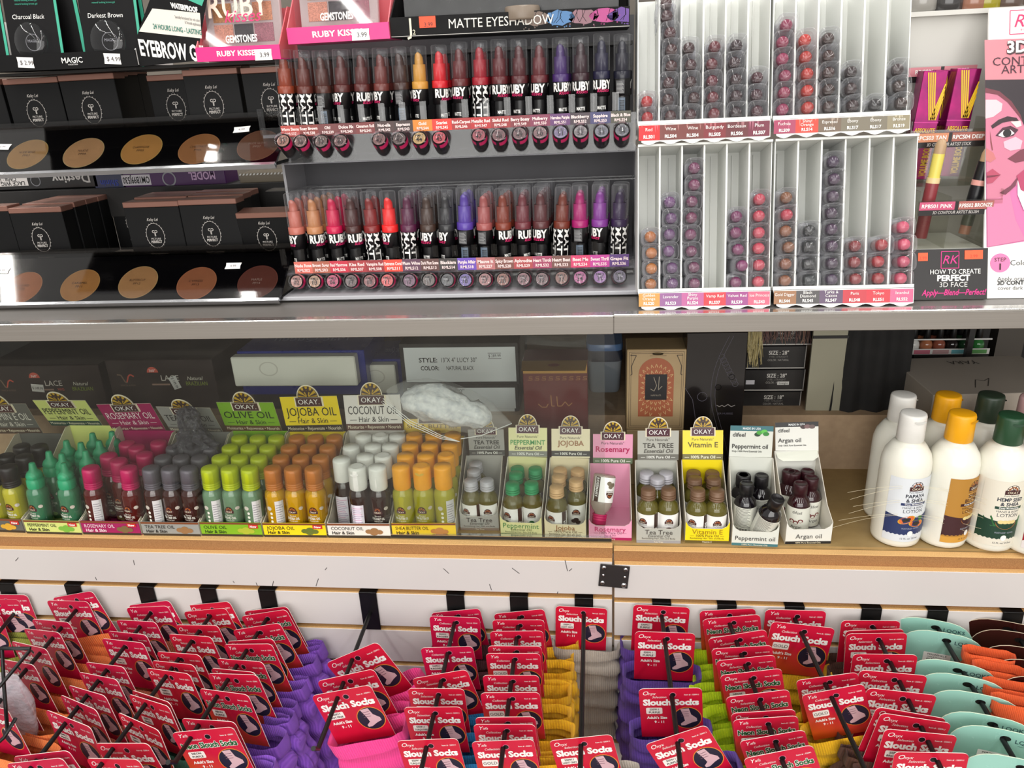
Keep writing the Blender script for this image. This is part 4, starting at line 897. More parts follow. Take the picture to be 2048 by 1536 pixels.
LOT = [('papaya', 1828, 822, (232, 230, 224), 'white capped papaya lotion bottle, front row', 12), ('shea', 1926, 822, (240, 170, 14), 'yellow capped brown labelled lotion bottle, front row', 38), ('hemp', 2026, 826, (36, 74, 48), 'dark green capped hemp seed lotion bottle, front row', 6), ('red', 2115, 832, (200, 60, 70), 'red labelled lotion bottle cut off by the picture edge, front row', 20),
       ('papaya', 1808, 785, (232, 230, 224), 'white capped lotion bottle standing behind the papaya one', 100), ('shea', 1898, 785, (240, 170, 14), 'yellow capped lotion bottle, rear row', 100), ('hemp', 1984, 785, (44, 58, 44), 'dark green capped lotion bottle, rear row', 95), ('red', 2068, 790, (214, 170, 170), 'pink capped lotion bottle at the picture edge, rear row', 90)]
for key, px, py, cc, lb, rz in LOT:
    p = atZ(px, py+4, ZS+.2065); p.z = ZS+.0005
    t = thing('lotion_bottle', lb, 'bottle', 'hand and body lotion bottles', T(p) @ RZ(rz))
    for pt in ('body', 'label'): link('bottle_body' if pt == 'body' else 'label', cached(('lotion_'+pt, key), lambda mb: lotion_body(mb, key, pt)), t)
    cm = M('lotioncap_%02x%02x%02x' % cc, cc, .38, kind='mottle', c2=tuple(int(v*.95) for v in cc), scale=30, bump=.02)
    link('cap', cached(('cap', 'lotion', cc), lambda mb: lotion_cap(mb, cm)), t)
# loose pale hairs lying across the lotion bottles
b = MB(); hm_ = C((226, 214, 180), .4)
for k in range(6):
    y0 = 985+k*12; pts = []
    for i in range(15):
        u = i/14; pts.append(atY(1695+u*290+k*6*math.sin(k), y0+28*math.sin(PI*u)*(-1 if k % 2 else -.6)+18*u*u+k*2, .022))
    b.tube(pts, .00017, hm_, 4)
tag(link('loose_hairs', b), 'few loose pale hairs stretched before the lotion bottles', 'hair', None, 'stuff')
# ================================================================ boxes behind the trays in the showcase
LZ = 1.0226
def backbox(name, label, cat, tl, tr, Y, D, m, zb=LZ, group=None, deco=None, part_name='carton', rot=0, topm=None):
    a = atY(tl[0], tl[1], Y); c = atY(tr[0], tr[1], Y); w = c.x-a.x; z = (a.z+c.z)/2; h = z-zb
    t = thing(name, label, cat, group, T((a.x+c.x)/2, Y, zb) @ RZ(rot))
    b = MB(); b.box(-w/2, w/2, 0, D, 0, h, m, .0012)
    if topm: b.rect(-w/2, w/2, 0, 0, topm)
    if deco: deco(b, w, h, -.0004)
    link(part_name, b, t); return t, w, h
BX = M('wig_box_brown', (46, 36, 34), .35, kind='mottle', c2=(42, 32, 31), scale=9, bump=.02, coat=.2)
def wig(sx, st):
    def d(b, w, h, y):
        u = w/.20; Z = lambda f_: h-f_*.001
        ba = C((120, 100, 84)); rd = C((196, 84, 66))
        x = -w*.33; z = h-.030
        b.line([(x-.018, z), (x-.010, z-.001), (x-.004, z-.016), (x, z-.016)], .0028, ba, y); b.line([(x-.001, z-.016), (x+.005, z-.003), (x+.010, z), (x+.016, z-.004)], .0028, rd, y)
        b.text('VIVICA A FOX', x, z-.024, .0035, ba, y, w=.034)
        b.disc(-w*.07, h-.026, .0115, .0115, rd, y, 16, 0, PI); b.text('360\u00b0', -w*.07, h-.0245, .0052, WHITE, y*2, w=.018)
        b.text('LACE', w*.08, h-.043, .0115, C((206, 200, 190)), y, w=.036); b.text('WIG', w*.13, h-.053, .0055, rd, y, w=.014); b.rect(-w*.10, w*.07, h-.0525, h-.0492, C((150, 120, 104)), y)
        b.text('Natural', w*.31, h-.042, .0075, C((214, 210, 196)), y, sh=.2, w=.030); b.text('BRAZILIAN', w*.32, h-.053, .0080, C((128, 146, 44)), y, w=.043)
        b.X = T(sx, 0, h-.047) @ RY(st); b.rect(-.013, .013, -.008, .008, C((214, 212, 208)), y*3); b.text('$ 149.99', 0, -.003, .0058, C((60, 56, 60)), y*4, w=.022); b.X = Matrix.Identity(4)
    return d
backbox('wig_box', 'dark brown wig box at the picture edge with straight price sticker', 'box', (-38, 728), (196, 734), .300, .20, BX, deco=wig(-.016, 5), group='dark brown wig boxes')
backbox('wig_box', 'dark brown wig box with slanted price sticker, beside the blue one', 'box', (206, 713), (424, 726), .300, .20, BX, deco=wig(.026, 72), group='dark brown wig boxes')
b_, w_, h_ = backbox('storage_carton', 'plain black carton behind the two wig boxes', 'box', (-80, 672), (440, 672), .515, .15, DARK)
BLUE = C((24, 40, 128), .3, coat=.3); OFFW = C((232, 230, 218), .5)
def blue_box(label, tl, tr, Y, D, rot):
    a = atY(tl[0], tl[1], Y); c = atY(tr[0], tr[1], Y); w = c.x-a.x; z = (a.z+c.z)/2; H = .083
    t = thing('hair_box', label, 'box', 'blue and white hair boxes', T((a.x+c.x)/2, Y, z-H) @ RZ(rot))
    b = MB(); b.box(-w/2+.004, w/2+.012, .010, D, 0, H+.004, BLUE, .001)
    b.text('Mac Queen', 0, 0, .012, C((120, 130, 180)), 0, sh=.2, w=w*.7) if False else None
    b.X = T(.01, D*.52, H+.0045) @ RX(-90) @ RZ(180) @ RY(0); b.text('Mac Queen', 0, -.012, .030, C((150, 158, 196)), 0, sh=.2, w=w*.62); b.X = Matrix.Identity(4)
    b.rect(-w/2+.004, w/2+.002, 0, .024, BLUE, .0095); link('sleeve', b, t)
    b = MB(); b.box(-w/2, w/2, -.012, .0098, .025, H, OFFW, .002); b.ring(-w*.20, .060, .012, .014, C((206, 202, 190)), -.0123, 24, 1.3); link('lid_panel', b, t)
    b = MB(); b.box(-w/2+.02, w/2, .014, D, LZ-(z-H)-.0, -.001, DARK); link('support_box', b, t) if z-H-LZ > .01 else None
blue_box('blue box with off white front panel standing beside a wig box', (465, 711), (712, 708), .285, .15, 0)
blue_box('second blue and white box, half hidden behind the framed sign box', (735, 726), (792, 726), .33, .12, 0)
BFR = C((20, 18, 20), .4); SLV = C((226, 230, 232), .4)
def style_box(label, tl, tr, zb, txt, Y=.286):
    def d(b, w, h, y):
        b.rect(-w/2+.008, w/2-.006, .006, h-.008, SLV, y)
        if txt:
            b.text('STYLE:', -w*.34, h*.55, .0088, BLACK, y*2, 'l', bold=.02, w=.034); b.text('13"X 4" LUCY 30"', -w*.15, h*.55, .0088, BLACK, y*2, 'l', w=.065)
            b.text('COLOR:', -w*.33, h*.36, .0080, BLACK, y*2, 'l', bold=.02, w=.034); b.text('NATURAL BLACK', -w*.11, h*.36, .0078, BLACK, y*2, 'l', w=.050)
            b.text('$ 289.99', w*.30, h*.66, .0058, C((70, 66, 70)), y*2, w=.022); b.rect(w*.245, w*.355, h*.62, h*.632, C((90, 70, 70)), y*2); b.rect(w*.245, w*.355, h*.75, h*.762, C((90, 70, 70)), y*2)
        else: b.text('30"', 0, h*.66, .0085, BLACK, y*2, w=.016)
    return backbox('hair_carton', label, 'box', tl, tr, Y, .16, BFR, zb, 'black framed silver cartons', d)
z1 = atY(900, 770, .286).z; z2 = atY(960, 823, .286).z
style_box('silver black framed carton with style and colour text, topmost of three', (797, 690), (1036, 682), z1+.0005, 1)
style_box('silver black framed carton behind the tissue bag, middle of three', (805, 769), (1036, 766), z2+.0005, 0)
style_box('silver black framed carton at the bottom of three', (810, 824), (1036, 821), LZ, 0)
REDB = M('maroon_box', (92, 12, 16), .3, kind='mottle', c2=(84, 10, 14), scale=12, bump=.01, coat=.4); GLD = M('gold_foil', (176, 134, 66), .35, .35)
def redbox(b, w, h, y):
    b.rect(-w/2+.001, w/2-.001, h-.022, h-.001, GLD, y); b.rect(-w/2, w/2, h+.0003, h+.0003, GLD)
    b.disc(0, h-.011, .010, .0045, C((120, 40, 24)), y*2, 16)
    gm = C((150, 104, 60))
    for k in range(9):
        x = -w*.42+k*w*.105; z = h-.034
        b.line([(x, z), (x+.007, z), (x+.007, z+.003), (x+.002, z+.003), (x+.002, z+.006), (x+.008, z+.006)], .0009, gm, y)
    b.line([(-.030, h-.078), (-.024, h-.084), (-.016, h-.084), (-.013, h-.078)], .0016, gm, y); b.line([(-.008, h-.062), (-.007, h-.082), (-.002, h-.082)], .0016, gm, y); b.line([(.002, h-.064), (.003, h-.082), (.010, h-.082), (.016, h-.074), (.022, h-.082), (.028, h-.076)], .0016, gm, y)
    b.X = T(0, 0, h+.0006) @ RX(-90); b.poly([(-w/2+.003, -.048), (w/2-.003, -.048), (w/2, 0), (-w/2, 0)], GLD, -.0002); b.disc(0, -.022, .010, .007, C((120, 40, 24)), -.0006, 16); b.X = Matrix.Identity(4)
backbox('perfume_box', 'tall maroon perfume box with gold top band', 'box', (1044, 722), (1175, 722), .205, .060, REDB, zb=ZS+.0004, deco=redbox)
# tall blue lidded plastic tub behind it
p = atY(1209, 820, .40); q = atY(1246, 678, .40); w_ = (q.x-p.x)*2
t = thing('plastic_tub', 'cloudy plastic tub with blue lid behind the maroon box', 'tub', None, T(p.x, .41, LZ))
b = MB(); Ht = q.z-LZ
b.rings([[(x*k, y*k, z) for x, y in sup(w_/2, .045, 5, 28)] for k, z in ((.80, 0), (.84, .004), (.95, Ht*.66))], C((160, 170, 180), .35), True); link('tub_body', b, t)
b = MB(); b.rings([[(x*k, y*k, z) for x, y in sup(w_/2, .045, 5, 28)] for k, z in ((.97, Ht*.66), (1.0, Ht*.665), (1.0, Ht-.03), (.97, Ht-.012))], C((40, 52, 74), .35), True); b.rings([[(x*k, y*k, z) for x, y in sup(w_/2, .045, 5, 28)] for k, z in ((.99, Ht-.012), (1.0, Ht-.006), (.96, Ht))], C((110, 150, 206), .2), True); link('lid', b, t)
BEIGE = M('beige_perfume_carton', (170, 146, 108), .55, kind='mottle', c2=(164, 140, 102), scale=30, bump=.02); TERRA = C((158, 88, 58)); BDK = C((70, 58, 46))
def beige(b, w, h, y):
    W = w*.30; zt = h*.90; zb_ = h*.17; zc = zt-W
    o = [(-W, zb_), (W, zb_)]+[(W*math.cos(t), zc+W*math.sin(t)) for t in [PI*i/14 for i in range(15)]]
    b.poly(o, TERRA, y)
    lt = C((206, 170, 120)); cz = (zt+zb_)/2
    for ringr, n, s_ in ((.020, 14, .0048), (.029, 20, .0052), (.039, 26, .0058), (.050, 30, .006), (.061, 34, .006), (.072, 36, .006)):
        for k in range(n):
            a = 2*PI*(k+.5*(n % 4 > 1))/n; x, z = ringr*.78*math.cos(a), cz+ringr*math.sin(a)
            inside = abs(x) < W-.003 and zb_+.003 < z and (z < zc or math.hypot(x, z-zc) < W-.003)
            if inside:
                ux, uz = math.cos(a), math.sin(a)
                b.line([(x-ux*s_*.5-uz*s_*.35, z-uz*s_*.5+ux*s_*.35), (x+ux*s_*.6, z+uz*s_*.6), (x-ux*s_*.5+uz*s_*.35, z-uz*s_*.5-ux*s_*.35)], .0009, lt, y*1.6)
    b.rect(-w*.185, w*.185, cz-.022, cz+.024, C((28, 26, 28)), y*2.4)
    g = C((150, 140, 124))
    b.line([(-.004, cz+.019), (.001, cz+.004), (-.003, cz-.006), (-.009, cz-.002)], .0010, g, y*3); b.line([(.005, cz+.020), (.004, cz-.004), (.010, cz+.003)], .0010, g, y*3); b.text('HAYAATI', 0, cz-.015, .0028, g, y*3, w=.02)
    for e in (.004, .007): b.line([(-w/2+e, e), (w/2-e, e), (w/2-e, h-e), (-w/2+e, h-e), (-w/2+e, e)], .0005, BDK, y)
    for sx in (-1, 1): b.line([(sx*w*.44, h*.93), (sx*w*.34, h*.93), (sx*w*.38, h*.87), (sx*w*.42, h*.80), (sx*w*.41, h*.70), (sx*w*.44, h*.69)], .0012, BDK, y)
    b.X = T(0, 0, h+.0004) @ RX(-90); b.disc(0, -.022, .009, .006, BDK, 0, 16); b.disc(0, -.0215, .006, .0035, BEIGE, -.0003, 12); b.rect(-.013, .013, -.032, -.031, BDK, 0); b.X = Matrix.Identity(4)
backbox('perfume_box', 'beige perfume box with orange lattice arch pattern', 'box', (1254, 699), (1374, 699), .205, .06, BEIGE, zb=atY(1300, 859, .205).z, deco=beige)
backbox('perfume_carton', 'plain beige carton under the lattice patterned perfume box', 'box', (1253, 860), (1371, 860), .204, .062, BEIGE, zb=ZS+.0004)
BGL = M('black_gloss_box', (16, 14, 16), .2, kind='mottle', c2=(20, 17, 18), scale=14, bump=.01, coat=.4)
def blackbox(b, w, h, y):
    g = C((74, 70, 80)); s = -1
    def curve(f_, m_, wd): b.line([(f_(i/18)*w, h*(.02+.96*i/18)) for i in range(19)], wd, m_, y)
    curve(lambda u: .36-.42*math.sin(PI*min(1, u*1.02)*.62)**2*(1 if u < .75 else 1)+.30*max(0, u-.55)*2*u, g, .0007)
    curve(lambda u: .29-.42*math.sin(PI*min(1, u*1.02)*.62)**2+.30*max(0, u-.55)*2*u, g, .0007)
    b.line([(-w*.5, h*.66), (-w*.36, h*.58), (-w*.30, h*.46), (-w*.36, h*.32), (-w*.44, h*.20), (-w*.40, h*.06)], .0008, g, y)
    b.ring(-w*.20, h*.60, .0075, .0083, g, y, 20); b.ring(-w*.16, h*.10, .017, .0178, C((110, 96, 70)), y, 24)
    for k in range(12): b.ring(w*.06+.030*((k*37 % 10)/10), h*.66+.060*((k*53 % 10)/10), .0045, .0051, g, y, 12)
    b.line([(w*.05, h*.545), (w*.10, h*.535), (w*.14, h*.545), (w*.18, h*.535), (w*.24, h*.55), (w*.30, h*.535), (w*.36, h*.545)], .0012, C((128, 122, 118)), y); b.text('SER HUBBEE', w*.20, h*.485, .0034, g, y, w=.030)
backbox('perfume_box', 'glossy black perfume box with fine curved line art', 'box', (1374, 666), (1497, 664), .205, .06, BGL, zb=ZS+.0004, deco=blackbox)
def sizebox(label, tl, tr, zb, sz, Y, hair=False, sticker=False):
    def d(b, w, h, y):
        g = C((190, 186, 180)); x = w*.05
        b.text('SIZE : '+sz, x, h*.62, .0072, g, y, w=.034, bold=.02); b.text('TYPE : STRAIGHT', x, h*.48, .0034, C((120, 116, 112)), y, w=.032); b.text('COLOR : NATURAL', x, h*.33, .0038, C((150, 146, 140)), y, w=.036)
        b.rect(-w/2, w/2, -.0004, .0016, C((176, 172, 166)), y); b.line([(w/2-.0012, 0), (w/2-.0006, h)], .0014, C((150, 146, 140)), y)
        if sticker: b.rect(-w*.44, -w*.30, h*.30, h*.50, C((190, 188, 192)), y*2); b.rect(x+.002, x+.022, h*.27, h*.43, C((200, 198, 192)), y*2); b.text('Straight', x+.012, h*.31, .0036, BLACK, y*3, w=.017)
    return backbox('hair_carton', label, 'box', tl, tr, Y, .14, C((20, 18, 19), .35, coat=.2), zb, 'black hair cartons in a stack', d)
Ys = .31
e = [atY(1550, y_, Ys).z for y_ in (690, 737, 781, 822)]
sizebox('black hair carton, lowest of the stack by the dark cloth', (1482, 783), (1603, 783), e[3], '18"', Ys)
sizebox('black hair carton with white stickers, second up in the stack', (1486, 739), (1611, 739), e[2]+.0004, '28"', Ys, sticker=True)
sizebox('black hair carton without stickers, third up in the stack', (1492, 692), (1614, 692), e[1]+.0004, '28"', Ys)
sizebox('black hair carton on top of the stack under the rail', (1496, 655), (1641, 655), e[0]+.0004, '28"', Ys)
b = MB(); b.box(atY(1482, 830, .31).x, atY(1600, 830, .31).x, .315, .45, LZ, e[3]-.0006, DARK, .001); tag(link('carton_base', b), 'thin black carton under the black hair cartons', 'box')
# blonde and reddish hair hanging over the stack
def strands(name, label, x0, x1, y0, y1, cols, Y, n=70):
    b = MB()
    for k in range(n):
        u = RND.random(); x = x0+(x1-x0)*u; m_ = C(cols[k % len(cols)], .35)
        yb = y0+(y1-y0)*(.45+.55*RND.random()); sway = RND.uniform(-10, 4)
        b.tube([atY(x, y0-8, Y+RND.uniform(0, .004)), atY(x+sway*.3, (y0+yb)/2, Y), atY(x+sway, yb, Y-.002)], .0005, m_, 4)
    return tag(link(name, b), label, 'hair', None, 'stuff')
strands('blonde_hair', 'long blonde hair strands hanging beside the black perfume box', 1497, 1524, 660, 738, ((176, 160, 108), (150, 134, 86), (200, 186, 140)), .300)
strands('auburn_hair', 'reddish brown hair strands draped over the top hair carton', 1526, 1640, 660, 690, ((92, 52, 44), (120, 86, 66), (60, 36, 34)), .302, 80)
# dark cloth panel
b = MB(); a = atY(1692, 700, .285); c = atY(1825, 700, .285); n = 16; rs = []
for k in range(2):
    rs.append([(a.x+(c.x-a.x)*i/n, .46+.008*math.sin(i*1.3)+k*.003, LZ) for i in range(n+1)])
v = []; f_ = []
for k in range(9):
    for i in range(n+1): v.append((a.x+(c.x-a.x)*i/n-.016*(1-k/8)*(1-i/n), .285+.006*math.sin(i*1.1+k*.3), LZ+(1.277-LZ)*k/8))
for k in range(8):
    for i in range(n): f_.append((k*(n+1)+i, k*(n+1)+i+1, (k+1)*(n+1)+i+1, (k+1)*(n+1)+i))
b.add(v, f_, M('black_cloth', (26, 24, 23), .85, kind='mottle', c2=(18, 17, 16), scale=40, bump=.1), True)
tag(link('dark_cloth', b), 'black cloth hanging beside the silver carton', 'cloth')
# nail polish rack
pa = atY(1808, 697, .44); pb = atY(1980, 694, .44); W_ = pb.x-pa.x
t = thing('nail_polish_rack', 'white wire and plastic nail polish rack at the back', 'rack', None, T(pa.x, .44, pa.z-.012))
b = MB(); b.box(0, W_, 0, .05, 0, .003, C((226, 226, 222), .3)); b.box(0, W_, -.001, .0, 0, .011, WHITE)
for k, cc in enumerate(((214, 120, 140), (200, 160, 160), (110, 180, 190), (96, 160, 90))): b.rect(.018+k*W_*.22, .018+k*W_*.22+W_*.19, .001, .009, C(cc), -.0015)
link('shelf_strip', b, t)
b = MB(); b.tube([(0, -.002, .03), (W_, -.002, .03)], .0016, C((230, 230, 226)), 6); b.tube([(0, -.002, 0), (-.018, -.002, .055)], .002, C((230, 230, 226)), 6); link('wire_rail', b, t)
b = MB(); b.tube([(-.07, .0, .07), (-.055, .0, .028), (-.028, 0, .004), (0, 0, .0)], .004, C((90, 90, 92), .3), 8); link('curved_bracket', b, t)
b = MB(); b.box(.098, .108, -.03, -.02, -.01, .07, C((40, 38, 38), .4)); link('dark_upright', b, t)
b = MB(); b.box(-.03, W_+.02, .051, .056, -.02, .06, DARK); b.box(.02, W_, 0, .05, LZ-(pa.z-.012), 0, DARK); link('stand', b, t)
for k, cc in enumerate(((232, 230, 224), (176, 110, 76), (150, 84, 66), (40, 34, 34), (34, 70, 44), (52, 120, 60))):
    x = .020+k*W_/6.6
    for r_ in range(2):
        nb = thing('nail_polish', '%s nail polish bottle, %s row of the little rack' % (('white', 'copper', 'bronze', 'black', 'dark green', 'bright green')[k], ('front', 'rear')[r_]), 'nail polish', 'nail polish bottles', T(pa.x+x, .452+r_*.024, pa.z-.0088+.0003))
        link('bottle', cached(('bottle', 'polish', cc), lambda mb: mb.lathe([(0, 0), (.0095, 0), (.0108, .002), (.0112, .013), (.0095, .019), (.0055, .022), (.0052, .024)], C(cc, .12, coat=.5), 18)), nb)
        link('cap', cached(('cap', 'polish'), lambda mb: mb.lathe([(.0060, .023), (.0064, .024), (.0050, .050), (.0044, .052), (0, .052)], BLACK, 14)), nb)
# silver carton behind the lotions
SIL_ = M('silver_carton', (186, 176, 164), .35, .1, kind='mottle', c2=(178, 168, 156), scale=5, bump=.01)
def yara():
    p = atY(1867, 790, .180)
    t = thing('perfume_carton', 'silver grey perfume carton standing behind the lotion bottles', 'box', None, T(p.x, .180, ZS+.0005) @ RZ(3))
    h = p.z-ZS-.0005
    b = MB(); b.box(0, .22, 0, .165, 0, h, SIL_, .001)
    g = C((66, 62, 58))
    b.X = T(.11, .085, h+.0004) @ RX(-90) @ RY(180); b.text('YARA', 0, -.060, .016, g, 0, w=.05); b.line([(-.006, .022), (.006, .032), (.018, .027), (.034, .060)], .0012, g, 0); b.line([(.012, .055), (-.006, .022)], .0012, g, 0); b.X = Matrix.Identity(4)
    b.X = T(-.0005, .08, h*.5) @ RZ(-90); b.line([(-.05, .0), (-.05, .03), (-.02, .02)], .0012, g, 0); b.disc(.0, .02, .004, .012, g, 0, 12); b.X = Matrix.Identity(4)
    link('carton', b, t)
yara()
# clear bag with tissue lying on the shea butter tray
def blob(mb, m, pts, R0, seed, squash, n=26, amp=.12):
    rr = random.Random(seed); rs = []
    for x, z, r_ in pts:
        lo = []
        for i in range(n):
            a = 2*PI*i/n; k = 1+amp*math.sin(3*a+seed+x*170)+amp*.7*math.sin(7*a+x*310)+rr.uniform(-amp, amp)*.5
            lo.append((x, r_*squash*k*math.sin(a), z+r_*k*math.cos(a)))
        rs.append(lo)
    mb.rings(rs, m, True)
Yg = .105
c0 = atY(895, 815, Yg); zc = c0.z
t = thing('tissue_bag', 'clear plastic bag with crumpled white tissue lying on the yellow shea tray', 'bag', None, T(c0.x, Yg, zc) @ RY(10))
b = MB(); tm = M('white_tissue', (236, 236, 234), .85, kind='mottle', c2=(186, 190, 194), scale=95, bump=5.0)
blob(b, tm, [(-.076, .002, .003), (-.070, .002, .014), (-.055, .004, .023), (-.035, .006, .028), (-.012, .006, .030), (.010, .002, .028), (.028, -.002, .024), (.036, -.003, .020), (.046, -.003, .022), (.060, -.006, .018), (.070, -.006, .009), (.073, -.006, .002)], 0, 3, .95, 40, .11); link('tissue', b, t)
b = MB(); fm_ = M('clear_bag_film', (236, 238, 236), .07, kind='film', scale=26, alpha=.86, bump=1.0)
blob(b, fm_, [(-.100, .012, .002), (-.094, .010, .010), (-.075, .004, .029), (-.040, .006, .037), (0, .003, .038), (.040, -.003, .033), (.070, -.006, .024), (.094, -.010, .010), (.104, -.010, .002)], 0, 5, .95, 28, .05)
for s_ in (0, 1, 2): b.tube([(-.098, -.030, .012-.004*s_), (-.05, -.042, -.012-.004*s_), (0, -.044, -.028-.003*s_), (.03, -.040, -.036)], .0006, C((226, 226, 222), .15), 5)
b.tube([(.105, 0, -.010), (.06, -.02, -.030), (.03, -.03, -.036)], .0007, C((226, 226, 222), .15), 5); link('bag_film', b, t)
# black film wrapped bundle slumped on the tea tree tray
c0 = atY(384, 862, .12)
t = thing('wrapped_bundle', 'crinkled dark film bundle slumped over the grey tea tree tray', 'bag', None, T(c0))
b = MB(); dm = M('dark_film', (74, 72, 78), .10, kind='film', scale=60, alpha=.40, bump=1.0)
rr = random.Random(4); rs = []
for z, r_ in ((.044, .006), (.040, .014), (.032, .018), (.024, .017), (.014, .019), (.006, .018), (-.002, .022), (-.010, .026), (-.018, .030), (-.026, .036), (-.034, .038), (-.044, .030)):
    rs.append([((r_*(1+rr.uniform(-.32, .30)))*math.cos(2*PI*i/34), r_*.7*(1+rr.uniform(-.32, .30))*math.sin(2*PI*i/34), z+rr.uniform(-.002, .002)) for i in range(34)])
b.rings(rs[::-1], dm, False); link('film', b, t)
# loose clear film leaning in front of the maroon box
b = MB(); v = []; f_ = []
for k in range(7):
    for i in range(9):
        u = i/8; vv = k/6
        p = atY(1040+u*205-12*vv*u, 668+vv*(205-40*u), .272); v.append((p.x, .274+.004*math.sin(u*7+vv*3)-.006*vv, p.z))
for k in range(6):
    for i in range(8): f_.append((k*9+i, k*9+i+1, k*9+i+10, k*9+i+9))
b.add(v, f_, CLEAR, True); tag(link('clear_film', b), 'loose clear plastic film in front of the maroon perfume box', 'plastic film')
# ================================================================ jumbo lip pencil stand
GPL = M('grey_stand_plastic', (96, 95, 98), .65, kind='mottle', c2=(90, 89, 92), scale=8, bump=.01, spec=.2)
FROST = M('frosted_clear_plastic', (150, 150, 156), .25, kind='film', scale=15, alpha=.55, bump=.05)
PINKT = C((226, 40, 110))
CRAY = {  # shade name: (colour, strip colour)
 'U': [('Warm Sienna', 37, (138, 60, 38), (176, 74, 66)), ('Rosy Brown', 38, (92, 42, 34), (134, 62, 56)), ('Oh!', 39, (74, 40, 34), (112, 60, 60)), ('Dolce Rk', 40, (82, 38, 36), (110, 56, 58)), ('Cinnamon Roll', 41, (84, 38, 36), (120, 56, 56)), ('Nut-ella', 42, (104, 50, 46), (72, 52, 50)), ('Espresso', 43, (60, 38, 34), (64, 50, 48)), ('Gold', 44, (196, 142, 60), (214, 130, 40)), ('Scarlet', 45, (198, 28, 40), (230, 52, 40)),
       ('Red-Carpet', 46, (92, 36, 38), (160, 42, 44)), ('Metallic Red', 47, (150, 30, 44), (178, 40, 44)), ('Sinful Red', 48, (88, 32, 36), (150, 44, 46)), ('Berry Bossy', 49, (78, 34, 38), (124, 48, 56)), ('Mulberry', 50, (92, 38, 42), (126, 50, 78)), ('Heroine Purple', 51, (66, 42, 98), (98, 58, 108)), ('Blackberry', 52, (54, 34, 40), (64, 52, 60)), ('Sapphire', 53, (34, 32, 56), (66, 66, 108)), ('Black & Blue', 54, (26, 26, 40), (76, 76, 62))],
 'L': [('Nude Rose', '02', (186, 106, 92), (214, 112, 98)), ('Brown Sugar', '03', (184, 126, 84), (172, 100, 80)), ('Red Mangrove', '06', (196, 24, 74), (196, 56, 74)), ('Kiss Red', '07', (70, 38, 36), (168, 62, 66)), ('Vampire Red', '08', (124, 34, 34), (150, 58, 62)), ('Extreme Coral', 11, (230, 40, 40), (238, 76, 60)), ('Plum Wine', 12, (84, 30, 62), (96, 66, 86)), ('Dark Plum Scene', 13, (66, 48, 40), (94, 66, 62)), ('Blackism', 14, (44, 44, 46), (64, 60, 58)),
       ('Purple Affair', 18, (84, 60, 152), (108, 80, 178)), ('Mauve It', 27, (156, 82, 80), (178, 112, 112)), ('Spicy Brown', 28, (124, 54, 38), (122, 78, 70)), ('Aphrodite', 29, (106, 46, 54), (170, 76, 78)), ('Heart Throb', 32, (86, 44, 46), (158, 68, 98)), ('Heart Beat', 33, (110, 48, 34), (116, 80, 74)), ('Beet Me', 34, (160, 28, 102), (208, 66, 110)), ('Sweet Thrill', 35, (126, 56, 142), (188, 66, 148)), ('Grape Fit', 36, (50, 34, 66), (90, 58, 120))]}
HUE = {'U': 'reddish brown,deep brown,dark taupe,dark wine brown,cinnamon brown,nutty brown,espresso brown,gold,scarlet,dark red,metallic red,dull maroon,berry brown,mulberry,purple,blackberry,sapphire,blue black'.split(','),
       'L': 'nude rose,caramel tan,raspberry,dark chocolate,brick red,coral red,plum,dark olive brown,charcoal,violet,mauve pink,rust brown,dusky plum,smoky brown,chestnut,magenta,orchid purple,grape black'.split(',')}
def pen_core(mb, c, face):
    m = C(c, .35); bk = M('pencil_black', (14, 13, 15), .35); mb.lathe([(0, 0), (.0088, 0), (.0090, .001), (.0090, .030)], bk, 20, caps=False)
    mb.lathe([(.0090, .030), (.0112, .0305), (.0112, .0515)], bk, 20, caps=False)
    def put(r_, fn): mb.warp = cyl(r_+.00015); fn(); mb.warp = None
    y = -.0001
    if face == 'v':
        def g():
            for xx in (-.0148, -.0050, .0048):
                vs, fs, a, b_ = glyphs('MATTE', .035); k = .0070/.7; sx = .051/((b_-a)*k)
                mb.add([(xx+vy*k, y, .0512-(vx-a)*k*sx) for vx, vy, _ in vs], [f[::-1] for f in fs], WHITE)
        put(.0112, g)
    elif face == 'b':
        def g():
            mb.rect(-.009, .003, .033, .050, C((70, 70, 72)), y, 6)
            for k in range(9): mb.rect(-.008, .002-.001*(k % 3), .0345+k*.0016, .0351+k*.0016, C((160, 160, 160)), y*2, 4)
        put(.0112, g)
        def g2():
            mb.rect(-.006, .004, .004, .028, C((96, 110, 126)), y, 6)
            for k in range(12): mb.rect(-.0035, .003, .006+k*.0016, .0067+k*.0016+.0003*(k % 2), BLACK, y*2, 4)
        put(.0090, g2)
    else:
        off = {'r0': 0, 'r1': -.011, 'r2': .009, 'r3': -.006, 'r4': .004}[face]
        def g():
            mb.text('RUBY', off, .0395, .0105, WHITE, y, w=.030, bold=.04, up=1); mb.text('kisses', off+.002, .0355, .0050, PINKT, y*2, sh=.35, w=.020)
        put(.0112, g)
        put(.0090, lambda: mb.text('MATTE', off*.8, .014, .0042, WHITE, y, bold=.03, w=.012))
def pen_tip(mb, c):
    m = C(c, .3)
    mb.lathe([(.0112, .0516), (.0113, .0522), (.0113, .0605), (.0106, .0612), (.0090, .0615), (.0088, .083)], m, 20, caps=False)
    b = .0062; rs = []
    for k, (z, s_) in enumerate(((.080, 1), (.0865, 1), (.0915, .92), (.0955, .70), (.0975, .35), (.098, .05))):
        rs.append([(x*s_, y*s_-(.001*k if k > 2 else 0), z-.10*y*(k > 1)) for x, y in sup(b, b, 2, 18)])
    mb.rings(rs, m, True)
